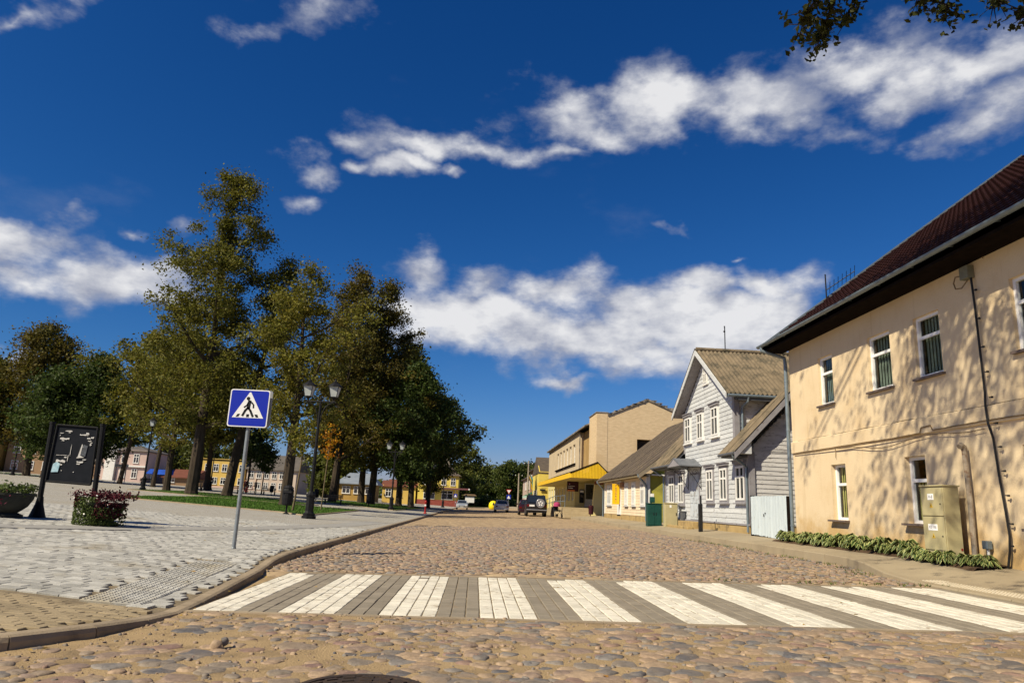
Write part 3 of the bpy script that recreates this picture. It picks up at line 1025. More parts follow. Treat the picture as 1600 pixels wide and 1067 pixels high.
# weeds along the right kerb and crossing edge
wd = MB()
for _ in range(520):
    if r.random() < .8: y = r.uniform(12, 24); x = kerb_r(y) - .06 - abs(r.gauss(0, .16)) - max(0, r.gauss(0, .2))
    else: x = r.uniform(3.5, 7.2); y = xw_far(x) + .15 + abs(r.gauss(0, .15))
    if fbm(x * 2, y * 2, 4) < -0.05: continue
    z = zroad(x)
    for _k in range(4):
        a = r.uniform(0, 6.3); l = r.uniform(.02, .06); w_ = .006
        dx, dy = math.cos(a), math.sin(a)
        wd.add([(x - dy * w_, y + dx * w_, z), (x + dy * w_, y - dx * w_, z), (x + dx * l * .7, y + dy * l * .7, z + l)], [(0, 1, 2)])
m_weed = M('weeds', (0.11, 0.14, 0.03), (0.07, 0.10, 0.02), scale=4, rough=0.9, island=.3)
tag(wd.build('weeds', m_weed), kind='stuff')
lf = MB()
for _ in range(130):
    x = r.uniform(-6, 7); y = r.uniform(4.5, 30)
    if r.random() < .5: x = kerb_x(y) + abs(r.gauss(0, .3))
    z = (zroad(x) if x > kerb_x(y) else zplaza(x, y)) + .02
    a = r.uniform(0, 6.3); s = r.uniform(.015, .035); dx, dy = math.cos(a) * s, math.sin(a) * s
    lf.add([(x - dx, y - dy, z), (x - dy * .6, y + dx * .6, z + r.uniform(0, .012)), (x + dx, y + dy, z), (x + dy * .6, y - dx * .6, z + r.uniform(0, .012))], [(0, 1, 2, 3)])
m_fallen = M('fallen_leaf', (0.30, 0.20, 0.03), (0.2, 0.1, 0.02), scale=3, rough=.8, island=.4)
tag(lf.build('fallen_leaves', m_fallen), kind='stuff')

# ---- lawns -------------------------------------------------------------------------------------
LAWNS = [[(-18.6, 36.9), (-9.1, 34.4), (-7.5, 32.6), (-7.8, 49.6), (-12.5, 51.0), (-19.5, 54.0)],
         [(-20.6, 55.2), (-13.5, 52.3), (-12.0, 56.0), (-17.5, 68.0), (-28.0, 72.0), (-27.0, 57.5)],
         [(-16.5, 73.0), (-6.6, 60.0), (-6.0, 84.0), (-8.0, 98.0), (-17.0, 98.0)],
         [(-75, 92), (-52, 92), (-50, 99), (-80, 101)]]


def in_poly(x, y, P):
    c = False; j = len(P) - 1
    for i in range(len(P)):
        if (P[i][1] > y) != (P[j][1] > y) and x < (P[j][0] - P[i][0]) * (y - P[i][1]) / (P[j][1] - P[i][1]) + P[i][0]: c = not c
        j = i
    return c


gr = MB()
for P in LAWNS:
    MB().prism([(x, y, zplaza(x, y) - .1) for x, y in P], (0, 0, .14)).build('lawn', m_lawn)['kind'] = 'structure'
    n = len(P)
    for i in range(n):
        a, b = Vector(P[i] + (0,)), Vector(P[(i + 1) % n] + (0,)); t = (b - a).normalized(); nn = Vector((t.y, -t.x, 0)) * .10
        a2 = a - t * 0.0
        q = [a, b, b + nn, a + nn]
        o = MB().prism([(p.x, p.y, zplaza(p.x, p.y) - .1) for p in q], (0, 0, .155)).build('lawn_edging', m_conc); o['kind'] = 'structure'
    xs_ = [p[0] for p in P]; ys_ = [p[1] for p in P]
    ar = (max(xs_) - min(xs_)) * (max(ys_) - min(ys_))
    for _ in range(int(min(26000, ar * (60 if max(ys_) < 60 else 18)))):
        x = r.uniform(min(xs_), max(xs_)); y = r.uniform(min(ys_), max(ys_))
        if not in_poly(x, y, P): continue
        z = zplaza(x, y) + .035; a = r.uniform(0, 6.3); l = r.uniform(.04, .10) * (1 + .4 * fbm(x * .5, y * .5)); w_ = r.uniform(.012, .03)
        dx, dy = math.cos(a), math.sin(a)
        gr.add([(x - dy * w_, y + dx * w_, z), (x + dy * w_, y - dx * w_, z), (x + dx * l * .5, y + dy * l * .5, z + l)], [(0, 1, 2)])
m_grass = M('grass_blade', (0.085, 0.17, 0.018), (0.055, 0.125, 0.014), scale=.6, rough=.8, island=.28, transl=.3)
tag(gr.build('grass', m_grass), kind='stuff')

# ------------------------------------------------------------------ building helpers
def WP(O, U, N):
    """point on a wall: u along it, v up, n outward"""
    O, U, N = Vector(O), Vector(U), Vector(N)
    return lambda u, v, n=0.0: O + U * u + Vector((0, 0, v)) + N * n


def wbox(mb, P, u0, u1, v0, v1, n0, n1):
    o = P(u0, v0, n0)
    return mb.obox(o, P(u1, v0, n0) - o, P(u0, v1, n0) - o, P(u0, v0, n1) - o)


def holed_wall(mb, P, u0, u1, v0, v1, holes, depth):
    us = sorted({u0, u1, *[h[0] for h in holes], *[h[1] for h in holes]})
    vs = sorted({v0, v1, *[h[2] for h in holes], *[h[3] for h in holes]})
    for a, b in zip(us[:-1], us[1:]):
        for c, d in zip(vs[:-1], vs[1:]):
            m = ((a + b) / 2, (c + d) / 2)
            if any(h[0] < m[0] < h[1] and h[2] < m[1] < h[3] for h in holes): continue
            mb.quad(P(a, c), P(b, c), P(b, d), P(a, d))
    for h in holes:
        a, b, c, d = h
        mb.quad(P(a, c), P(a, d), P(a, d, -depth), P(a, c, -depth))
        mb.quad(P(b, c), P(b, c, -depth), P(b, d, -depth), P(b, d))
        mb.quad(P(a, c), P(a, c, -depth), P(b, c, -depth), P(b, c))
        mb.quad(P(a, d), P(b, d), P(b, d, -depth), P(a, d, -depth))
    return mb


m_glassd = M('window_glass_dark', (0.012, 0.015, 0.018), (0.03, 0.035, 0.04), scale=1.5, rough=0.06, spec=0.8)
m_glass = M_glass('window_glass')
m_white = M('white_paint', (0.74, 0.73, 0.70), (0.66, 0.65, 0.61), scale=4, rough=0.6, bump=.05)
m_pvc = M('white_pvc', (0.80, 0.80, 0.79), rough=0.35, spec=.4)


def window(P, u0, u1, v0, v1, n, parent, fmat=None, gmat=None, fw=0.05, mull=(), trans=(), casing=0.0, cmat=None, sill=None, smat=None, cap=0.0, capmat=None, name='window', ft=0.05):
    """frame (with mullions/transoms) > pane, casing, sill; n is the plane of the glass"""
    fmat = fmat or m_white; gmat = gmat or m_glassd
    f = MB()
    wbox(f, P, u0, u0 + fw, v0, v1, n, n + ft); wbox(f, P, u1 - fw, u1, v0, v1, n, n + ft)
    wbox(f, P, u0 + fw, u1 - fw, v0, v0 + fw, n, n + ft); wbox(f, P, u0 + fw, u1 - fw, v1 - fw, v1, n, n + ft)
    for m in mull: wbox(f, P, m - fw * .5, m + fw * .5, v0 + fw, v1 - fw, n, n + ft * .9)
    for t in trans: wbox(f, P, u0 + fw, u1 - fw, t - fw * .5, t + fw * .5, n, n + ft * .8)
    w = f.build(name, fmat, parent)
    us = [u0 + fw * .5] + list(mull) + [u1 - fw * .5]; vs = [v0 + fw * .5] + list(trans) + [v1 - fw * .5]
    for a, b in zip(us[:-1], us[1:]):
        for c, d in zip(vs[:-1], vs[1:]):
            g = MB()
            if gmat is m_glass: g.quad(P(a, c, n + .015), P(a, d, n + .015), P(b, d, n + .015), P(b, c, n + .015))
            else: wbox(g, P, a, b, c, d, n + .012, n + .018)
            g.build('pane', gmat, w)
    if casing:
        g = MB(); c = casing
        wbox(g, P, u0 - c, u0 - .002, v0 - c, v1 + c, n - .02, n + .03); wbox(g, P, u1 + .002, u1 + c, v0 - c, v1 + c, n - .02, n + .03)
        wbox(g, P, u0 - .002, u1 + .002, v1 + .002, v1 + c, n - .02, n + .03); wbox(g, P, u0 - .002, u1 + .002, v0 - c, v0 - .002, n - .02, n + .03)
        g.build('casing', cmat or fmat, w)
    if cap:
        g = MB(); wbox(g, P, u0 - casing - .05, u1 + casing + .05, v1 + casing + .002, v1 + casing + cap, n - .02, n + .10)
        wbox(g, P, u0 - casing - .08, u1 + casing + .08, v1 + casing + cap + .002, v1 + casing + cap + .03, n - .02, n + .14)
        g.build('window_head', capmat or cmat or fmat, w)
    if sill:
        g = MB(); wbox(g, P, u0 - .06 - casing, u1 + .06 + casing, v0 - casing - .045, v0 - casing - .002, n - .02, n + sill)
        g.build('sill', smat or fmat, w)
    return w


# ------------------------------------------------------------------ yellow plastered house (right foreground)
m_stucco = M('cream_stucco', (0.69, 0.555, 0.36), (0.65, 0.51, 0.32), scale=0.9, rough=0.92, bump=0.28, bscale=26, detail=8,
             stain=(0.60, 0.45, 0.26), stscale=0.9, stmin=0.52, stmax=0.78, bdist=0.03)
def damp(m, col, z0, z1):
    """ochre damp stain rising unevenly from the wall foot, and faint rain streaks"""
    nt = m.node_tree; N, L = nt.nodes, nt.links
    b = N['Principled BSDF']; src = b.inputs['Base Color'].links[0].from_socket
    pos = N.new('ShaderNodeNewGeometry').outputs['Position']
    sp = N.new('ShaderNodeSeparateXYZ'); L.new(pos, sp.inputs[0])
    n = N.new('ShaderNodeTexNoise'); n.inputs['Scale'].default_value = 1.7; n.inputs['Detail'].default_value = 8; n.inputs['Roughness'].default_value = .65; L.new(pos, n.inputs['Vector'])
    a = N.new('ShaderNodeMath'); a.operation = 'MULTIPLY_ADD'; L.new(n.outputs['Fac'], a.inputs[0]); a.inputs[1].default_value = 2.0; a.inputs[2].default_value = -1.0
    s = N.new('ShaderNodeMath'); s.operation = 'SUBTRACT'; L.new(sp.outputs[2], s.inputs[0]); L.new(a.outputs[0], s.inputs[1])
    r_ = N.new('ShaderNodeMapRange'); r_.interpolation_type = 'SMOOTHSTEP'; r_.inputs['From Min'].default_value = z1; r_.inputs['From Max'].default_value = z0; r_.inputs['To Max'].default_value = .85
    L.new(s.outputs[0], r_.inputs['Value'])
    mx = N.new('ShaderNodeMix'); mx.data_type = 'RGBA'; L.new(r_.outputs[0], mx.inputs[0]); L.new(src, mx.inputs[6]); mx.inputs[7].default_value = tuple(col) + (1,)
    mp = N.new('ShaderNodeMapping'); mp.inputs['Scale'].default_value = (5, 5, .35); L.new(pos, mp.inputs[0])
    n2 = N.new('ShaderNodeTexNoise'); n2.inputs['Scale'].default_value = 1.0; n2.inputs['Detail'].default_value = 7; L.new(mp.outputs[0], n2.inputs['Vector'])
    r2 = N.new('ShaderNodeMapRange'); r2.inputs['From Min'].default_value = .56; r2.inputs['From Max'].default_value = .75; r2.inputs['To Max'].default_value = .5; L.new(n2.outputs['Fac'], r2.inputs['Value'])
    m2 = N.new('ShaderNodeMix'); m2.data_type = 'RGBA'; L.new(r2.outputs[0], m2.inputs[0]); L.new(mx.outputs[2], m2.inputs[6]); m2.inputs[7].default_value = (.50, .36, .20, 1)
    L.new(m2.outputs[2], b.inputs['Base Color'])


damp(m_stucco, (.50, .32, .12), .55, 1.35)
m_stucco_d = M('stucco_crack', (0.22, 0.15, 0.08), (0.16, 0.11, 0.06), scale=9, rough=1)
m_brown = M('brown_timber', (0.008, 0.006, 0.005), (0.013, 0.009, 0.007), scale=5, rough=1, bump=.2, spec=.03)
m_gutter = M('galvanised', (0.20, 0.245, 0.275), (0.155, 0.195, 0.22), scale=5, rough=0.42, metal=0.35, spec=.5)
m_redroof = M('red_tile_roof', (0.040, 0.013, 0.010), (0.030, 0.011, 0.009), scale=2, rough=0.75, spec=.15, bump=.12, bscale=40, jitter=.06)
m_sillmetal = M('sill_metal', (0.12, 0.09, 0.075), (0.16, 0.12, 0.10), scale=8, rough=.5)
m_room = M('unlit_room_tone', (0.035, 0.03, 0.025), rough=1)  # dark colour painted for the unlit depth behind windows and opening
m_blind = M('window_blind', (0.26, 0.30, 0.235), (0.20, 0.235, 0.185), scale=3, rough=.9)
m_blindy = M('yellow_blind', (0.60, 0.54, 0.18), (0.50, 0.45, 0.14), scale=3, rough=.9)
m_blue = M('blue_curtain', (0.05, 0.19, 0.32), rough=.9)
m_black = M('black_plastic', (0.012, 0.012, 0.013), (0.02, 0.02, 0.02), scale=9, rough=.5)

YB = thing('plastered_house', 'two storey cream yellow plastered house with dark red tiled roof and white windows', 'house', (8.8, 12.5, 0.5))
P = WP((8.8, 0, 0), (0, 1, 0), (-1, 0, 0))
UP = [(17.0, 17.74), (14.47, 15.36), (12.8, 13.61), (10.05, 10.93), (7.4, 8.25)]
DN = [(16.66, 17.35), (13.6, 14.28), (10.2, 11.05), (7.5, 8.2)]
holes = [(a, b, 3.97, 5.22) for a, b in UP]
w = MB()
holed_wall(w, P, 5.6, 19.45, 2.7, 5.92, holes, 0.13)
holed_wall(w, P, 5.6, 19.45, 0.2, 2.7, [(a, b, 1.13, 2.45) for a, b in DN], 0.17)
w.quad((8.8, 19.45, .2), (25, 19.45, .2), (25, 19.45, 5.92), (8.8, 19.45, 5.92))
w.quad((8.8, 5.6, .2), (8.8, 5.6, 5.92), (25, 5.6, 5.92), (25, 5.6, .2))
w.quad((25, 5.6, .2), (25, 5.6, 5.92), (25, 19.45, 5.92), (25, 19.45, .2))
for yy_, s_ in ((19.45, 1), (5.6, -1)):
    t_ = [(8.8, yy_, 5.92), (25, yy_, 5.92), (16.9, yy_, 12.3)]
    w.add(t_, [(0, 1, 2)])
w.build('wall', m_stucco, YB)
b_ = MB()
n_ = 60
for i in range(n_):      # slightly wavy string course, proud of the lower wall
    y0, y1 = 5.6 + 13.85 * i / n_, 5.6 + 13.85 * (i + 1) / n_
    f0 = .012 * fbm(y0 * .8, 3); f1 = .012 * fbm(y1 * .8, 3)
    xo = 8.8 - .045
    vs_ = [(8.8, y0, 2.86 + f0), (xo, y0, 2.875 + f0), (xo, y0, 3.16 - f0), (8.8, y0, 3.185 - f0), (8.8, y1, 2.86 + f1), (xo, y1, 2.875 + f1), (xo, y1, 3.16 - f1), (8.8, y1, 3.185 - f1)]
    b_.add(vs_, [(0, 1, 5, 4), (1, 2, 6, 5), (2, 3, 7, 6)])
b_.build('string_course', m_stucco, YB, smooth=False)
cr_ = MB()
for base, sd in ((3.188, 1), (3.02, 5)):
    pts = []
    for i in range(70):
        yv = 6 + i * .19
        pts.append((8.796 if base > 3.1 else 8.754, yv, base + .02 * fbm(yv * 1.3, sd) + (.0 if base > 3.1 else .05 * fbm(yv * .4, sd))))
    if base > 3.1: cr_.tube(pts, .006, 4)
cr_.build('crack', m_stucco_d, YB)
cb_ = MB()
pts = [(8.745, 19.3, 2.86), (8.745, 17.0, 2.83), (8.74, 15.5, 2.84), (8.74, 13.6, 2.88), (8.74, 13.55, 2.98), (8.74, 13.25, 3.0), (8.74, 13.2, 2.9), (8.74, 11.7, 2.92), (8.74, 9, 2.9), (8.74, 6, 2.92)]
cb_.tube(pts, .011, 5)
pts = [(8.74, 17.0, 2.82)] + [(8.745, 17.0 - .4 * i, 2.78 + .05 * math.sin(i * .9) - .04 * math.sin(i * .35)) for i in range(1, 14)]
cb_.tube(pts, .008, 5); cb_.tube([(8.765, 17.02, 2.82), (8.765, 17.03, 2.6)], .008, 5)
cb_.build('cable', m_stucco_d, YB)

for i, (a, b) in enumerate(UP):
    tr = 3.97 + 1.25 * .66
    win = window(P, a, b, 3.97, 5.22, -.125, YB, m_pvc, m_glass, .062, (), (tr,), sill=.20, smat=m_sillmetal, ft=.06)
    c_ = MB(); nst = 14
    for k in range(nst):
        u0, u1 = a + .05 + (b - a - .1) * k / nst, a + .05 + (b - a - .1) * (k + .86) / nst
        wbox(c_, P, u0, u1, 4.0, 5.2, -.20 - .02 * (k % 2), -.195 - .02 * (k % 2))
    c_.build('blind', m_blue if i in (1,) and False else m_blind, win)
    if i in (1, 2):
        c_ = MB(); wbox(c_, P, a + .05, a + .22, 4.0, 4.82, -.18, -.175); c_.build('curtain', m_blue, win)
    c_ = MB(); c_.quad(P(a - .3, 3.6, -.75), P(b + .3, 3.6, -.75), P(b + .3, 5.5, -.75), P(a - .3, 5.5, -.75)); c_.build('room_shade_sheet', m_room, win)
for i, (a, b) in enumerate(DN):
    tr = 1.13 + 1.32 * .64
    win = window(P, a, b, 1.13, 2.45, -.165, YB, m_pvc, m_glass, .065, (), (tr,), sill=.30, smat=m_sillmetal, ft=.06)
    c_ = MB(); nst = 12
    for k in range(nst):
        u0, u1 = a + .05 + (b - a - .1) * k / nst, a + .05 + (b - a - .1) * (k + .8) / nst
        wbox(c_, P, u0, u1, 1.15, 1.95 if i == 1 else 2.43, -.215 - .02 * (k % 2), -.21 - .02 * (k % 2))
    c_.build('blind', m_blindy, win)
    c_ = MB(); c_.quad(P(a - .3, .8, -.75), P(b + .3, .8, -.75), P(b + .3, 2.7, -.75), P(a - .3, 2.7, -.75)); c_.build('room_shade_sheet', m_room, win)

# roof of pressed tiles: sheets 1.1 m wide sharing one mesh
SLP = math.atan(0.772)
ROOFLEN = (16.95 - 8.18) / math.cos(SLP)


def tile_sheet(wd_, ln_, mat, wave=.183, step=.35):
    mb = MB(); nu = int(round(wd_ / wave * 6)); rows = int(ln_ / step)
    us = [wd_ * i / nu for i in range(nu + 1)]
    vs = []
    lines = []
    for rw in range(rows + 1):
        v0, v1 = rw * step, min(ln_, (rw + 1) * step)
        if v1 - v0 < .01: continue
        lines += [(v0, .034), (v1 - .001, .0)]
    for v, h in lines:
        for u in us: vs.append((u, v, h + .013 * (0.5 + .5 * math.cos(2 * math.pi * u / wave))))
    k = nu + 1; fs = []
    for j in range(len(lines) - 1):
        for i in range(nu): fs.append((j * k + i, j * k + i + 1, (j + 1) * k + i + 1, (j + 1) * k + i))
    return mb.add(vs, fs)


ts = mesh_of(tile_sheet(1.098, ROOFLEN, m_redroof), 'roof_sheet', m_redroof)
roof = MB()
rise = .772


def rz_(x): return 6.03 + (x - 8.22) * rise


roof.prism([(8.22, 5.1, rz_(8.22) - .05), (16.95, 5.1, rz_(16.95) - .05), (16.95, 5.1, rz_(16.95) - .17), (8.22, 5.1, rz_(8.22) - .17)], (0, 14.75, 0))
roof.prism([(16.95, 5.1, rz_(16.95) - .05), (25.6, 5.1, 6.03 - .05), (25.6, 5.1, 6.03 - .17), (16.95, 5.1, rz_(16.95) - .17)], (0, 14.75, 0))
roofo = roof.build('roof', m_brown, YB)
for i in range(13):
    if 5.1 + 1.1 * i > 19.0: pass
    o = piece('roof_sheet', ts, roofo, (8.20, 19.84 - 1.1 * i, rz_(8.20) - .045))
    # local u -> -Y, v -> up the slope, w -> normal
    ex = Vector((0, -1, 0)); ey = Vector((math.cos(SLP), 0, math.sin(SLP))); ez = ex.cross(ey)
    mt = Matrix((ex, ey, ez)).transposed().to_4x4()
    o.rotation_euler = mt.to_euler()
v_ = MB()
v_.prism([(8.18, 19.86, rz_(8.18) - .17), (16.95, 19.86, rz_(16.95) - .17), (16.95, 19.86, rz_(16.95) + .05), (8.18, 19.86, rz_(8.18) + .05)], (0, .04, 0))
v_.build('verge_trim', m_gutter, roofo)
s_ = MB(); s_.box(8.26, 8.79, 5.1, 19.84, 5.80, 5.84); s_.box(8.22, 8.258, 5.1, 19.84, 5.80, 5.985)
s_.build('eave_board', m_brown, YB)
g_ = MB()
prof = [(8.18 - .065 + .065 * math.cos(a), 5.985 + .065 * math.sin(a)) for a in [math.pi + math.pi * k / 8 for k in range(9)]]
prof = prof + [(x + (.006 if i < 5 else -.006), z + .007) for i, (x, z) in list(enumerate(prof))[::-1]]
g_.prism([(x, 5.1, z) for x, z in prof], (0, 14.85, 0))
for k in range(13):
    yv = 5.6 + k * 1.15
    g_.tube([(8.05 - .008, yv, 5.985), (8.115, yv, 5.915), (8.20, yv, 5.93)], .008, 5)
g_.build('gutter', m_gutter, YB)
d_ = MB()
d_.tube([(8.115, 19.72, 5.93), (8.115, 19.72, 5.83), (8.45, 19.62, 5.70), (8.70, 19.52, 5.60), (8.72, 19.52, 5.4), (8.72, 19.52, .60)], .052, 10)
for z_ in (4.9, 3.5, 2.1, .9): d_.lathe([(.06, 0), (.06, .05)], (8.72, 19.52, z_), 10)
d_.build('downpipe', m_gutter, YB)
# black lightning lead with its box
l_ = MB()
pts = [(8.73, 11.72, 5.72), (8.735, 11.72, 5.5), (8.735, 11.70, 5.0), (8.735, 11.69, 4.2), (8.735, 11.68, 3.4), (8.71, 11.67, 3.18), (8.70, 11.64, 2.86), (8.735, 11.60, 2.6), (8.735, 11.56, 2.0), (8.735, 11.50, 1.4), (8.735, 11.47, 1.0), (8.73, 11.50, .75), (8.72, 11.56, .5)]
l_.tube(pts, .020, 7)
for z_ in (5.25, 4.72, 4.2, 3.75, 3.3, 2.85, 2.45, 2.05, 1.65, 1.2, .85):
    yv = 11.70 - .25 * (1 - sstep(1.0, 5.2, z_)) + (.05 if z_ < 1 else 0)
    l_.tube([(8.735, yv, z_), (8.74, yv - .09, z_ - .01)], .010, 5); l_.lathe([(.022, 0), (.022, .03)], (8.735, yv - .07, z_ - .02), 6)
lead = l_.build('conductor', m_black, YB)
j_ = MB(); j_.box(8.66, 8.79, 11.70, 11.92, 5.50, 5.74)
j_.build('junction_box', M('grey_green_metal', (0.20, 0.20, 0.14), (0.15, 0.15, 0.11), scale=10, rough=.6), YB, bevel=.01)
j_ = MB()
j_.tube([(8.72, 11.92, 5.60), (8.70, 12.08, 5.62), (8.70, 12.14, 5.52), (8.70, 12.10, 5.40), (8.71, 11.95, 5.37), (8.72, 11.80, 5.47)], .012, 6)
j_.tube([(8.79, 11.45, 5.78), (8.73, 11.40, 5.86), (8.74, 11.25, 5.88), (8.79, 11.15, 5.84)], .008, 5)
j_.build('cable_loop', m_stucco_d, YB)
# TV aerial on the far verge
an = thing('television_aerial', 'small television aerial standing on the far verge of the dark red roof', 'aerial', (10.2, 19.75, rz_(10.2) - .05))
a_ = MB(); zb = rz_(10.2) + .02
a_.tube([(10.2, 19.8, zb - .1), (10.2, 19.8, zb + .75)], .02, 6); a_.build('mast', m_black, an)
a_ = MB()
a_.tube([(10.2, 19.8, zb + .25), (10.95, 19.5, zb + .80)], .014, 5)
for k in range(7):
    q = Vector((10.3, 19.76, zb + .32)).lerp(Vector((10.95, 19.5, zb + .80)), k / 6)
    a_.tube([q + Vector((-.05, -.12, .14)), q + Vector((.05, .12, -.14))], .008, 4)
a_.build('antenna_rods', m_black, an)

# ---- utility cabinet against the wall ----------------------------------------------------------
m_beige = M('beige_cabinet', (0.44, 0.385, 0.215), (0.40, 0.35, 0.19), scale=3, rough=.55, spec=.3, stain=(.30, .255, .14), stscale=2, stmin=.6, stmax=.85)
m_warn = M('warning_yellow', (0.50, 0.32, 0.03), rough=.6)
m_label = M('white_label', (0.82, 0.82, 0.80), rough=.5)
m_ink = M('label_ink', (0.12, 0.12, 0.14), rough=.6)
CAB = thing('utility_cabinet', 'tall beige two door electrical cabinet against the cream wall', 'electrical cabinet', (8.43, 12.74, .55))
c_ = MB(); c_.box(8.315, 8.60, 12.42, 13.06, .60, 1.80); c_.build('body', m_beige, CAB, bevel=.006)
c_ = MB(); c_.box(8.29, 8.62, 12.40, 13.08, 1.803, 1.83); c_.build('lid', m_beige, CAB, bevel=.006)
c_ = MB(); c_.box(8.33, 8.60, 12.44, 13.04, .42, .598); c_.build('plinth', M('cabinet_plinth', (.12, .11, .09), rough=.9), CAB)
for z0, z1, lab, w_ in ((1.285, 1.775, 'H-8', .085), (.69, 1.265, 'KS 188', .13)):
    c_ = MB(); c_.box(8.297, 8.314, 12.44, 13.04, z0, z1); dr = c_.build('door', m_beige, CAB, bevel=.005)
    zm = z0 + (z1 - z0) * .68
    c_ = MB(); c_.box(8.293, 8.2969, 12.76 - w_, 12.76 + w_, zm - .055, zm + .055); c_.build('label_plate', m_label, dr)
    text('lettering', lab, .075 if w_ < .1 else .07, m_ink, dr, (8.2925, 12.76, zm), (R(90), 0, R(-90)), .0005)
    c_ = MB(); zt = zm - .19
    c_.prism([(8.2935, 12.76 - .045, zt), (8.2935, 12.76 + .045, zt), (8.2935, 12.76, zt + .085)], (.003, 0, 0)); c_.build('warning_triangle', m_warn, dr)
    c_ = MB(); c_.prism([(8.2925, 12.765, zt + .055), (8.2925, 12.752, zt + .032), (8.2925, 12.772, zt + .032), (8.2925, 12.756, zt + .010)], (.0008, 0, 0)); c_.build('bolt_mark', m_black, dr)
    c_ = MB(); c_.lathe([(.014, -.004), (.014, .006)], (8.293, 12.50, z0 + (z1 - z0) * .42), 8, 'X'); c_.build('lock', m_black, dr)
c_ = MB(); c_.box(8.55, 8.585, 12.416, 12.419, .70, .74); c_.build('sticker', M('red_sticker', (.25, .02, .02), rough=.5), CAB)
# old pipe up the wall
pp_ = thing('vent_pipe', 'rusty grey pipe with a bent hood rising beside the beige cabinet', 'pipe', (8.70, 12.25, .55))
m_rustpipe = M('weathered_pipe', (0.36, 0.31, 0.24), (0.22, 0.17, 0.12), scale=7, rough=.85, bump=.4, stain=(.16, .08, .04), stscale=5)
c_ = MB(); c_.tube([(8.70, 12.30, .45), (8.70, 12.28, 1.5), (8.70, 12.30, 2.44)], .045, 10); c_.build('shaft', m_rustpipe, pp_)
c_ = MB(); c_.tube([(8.70, 12.30, 2.44), (8.69, 12.30, 2.50), (8.64, 12.29, 2.53), (8.60, 12.28, 2.50)], [.048, .055, .055, .05], 10); c_.build('hood', m_rustpipe, pp_)
gm = thing('gas_riser', 'small grey capped gas valve on a white stub pipe at the wall foot', 'gas valve', (8.70, 11.98, .5))
c_ = MB(); c_.tube([(8.72, 11.98, .45), (8.72, 11.98, .76)], .022, 8); c_.build('stub', m_white, gm)
c_ = MB(); c_.box(8.67, 8.77, 11.93, 12.06, .76, .90); c_.build('cap', m_gutter, gm, bevel=.012)

# ---- hosta row ---------------------------------------------------------------------------------
m_hosta = bpy.data.materials.new('hosta_leaf'); m_hosta.use_nodes = True
nt = m_hosta.node_tree; N_, L_ = nt.nodes, nt.links
uvn = N_.new('ShaderNodeUVMap'); sx = N_.new('ShaderNodeSeparateXYZ'); L_.new(uvn.outputs[0], sx.inputs[0])
ab = N_.new('ShaderNodeMath'); ab.operation = 'ABSOLUTE'; L_.new(sx.outputs[0], ab.inputs[0])
rp = N_.new('ShaderNodeValToRGB'); rp.color_ramp.elements[0].position = .70; rp.color_ramp.elements[0].color = (.045, .075, .012, 1)
rp.color_ramp.elements[1].position = .82; rp.color_ramp.elements[1].color = (.40, .40, .14, 1)
L_.new(ab.outputs[0], rp.inputs[0]); L_.new(rp.outputs[0], N_['Principled BSDF'].inputs['Base Color'])
N_['Principled BSDF'].inputs['Roughness'].default_value = .5


def hosta_mesh(seed, n=92, rad=.30, h=.25):
    q = random.Random(seed); vs, fs, uv = [], [], []
    for i in range(n):
        a = q.uniform(0, 6.283); t = (i + .5) / n; out = rad * (.25 + .75 * t) * q.uniform(.8, 1.15); hh = h * (1.05 - .75 * t) * q.uniform(.8, 1.2)
        d = Vector((math.cos(a), math.sin(a), 0)); sdir = Vector((-d.y, d.x, 0)); w = q.uniform(.020, .034)
        base = d * out * .35 + Vector((0, 0, hh * .75)); L0 = q.uniform(.10, .16)
        mid = base + d * L0 * .5 + Vector((0, 0, .035)); tip = base + d * L0 + Vector((0, 0, -.02 - .05 * t)); roll = Vector((0, 0, q.uniform(-.02, .02)))
        o = len(vs)
        for c, ww in ((base, .25), (base * .6 + mid * .4, .85), (mid, 1), (mid * .45 + tip * .55, .7), (tip, .05)):
            vs += [c - sdir * w * ww + Vector((0, 0, .012)) + roll, c, c + sdir * w * ww + Vector((0, 0, .012)) - roll]
        for j in range(4):
            for k in range(2):
                fs.append((o + j * 3 + k, o + j * 3 + k + 1, o + (j + 1) * 3 + k + 1, o + (j + 1) * 3 + k))
                us = [(-1, 0, 1)[k], (-1, 0, 1)[k + 1]]
                uv += [(us[0], j / 4), (us[1], j / 4), (us[1], (j + 1) / 4), (us[0], (j + 1) / 4)]
        o = len(vs)
        vs += [d * out * .1 + Vector((.004, 0, 0)), d * out * .1 - Vector((.004, 0, 0)), base]; fs.append((o, o + 1, o + 2)); uv += [(0, 0)] * 3
    me = bpy.data.meshes.new('hosta_leaves'); me.from_pydata(vs, [], fs)
    l = me.uv_layers.new(name='UVMap')
    for i, c in enumerate(uv): l.data[i].uv = c
    me.materials.append(m_hosta); me.update(); return me


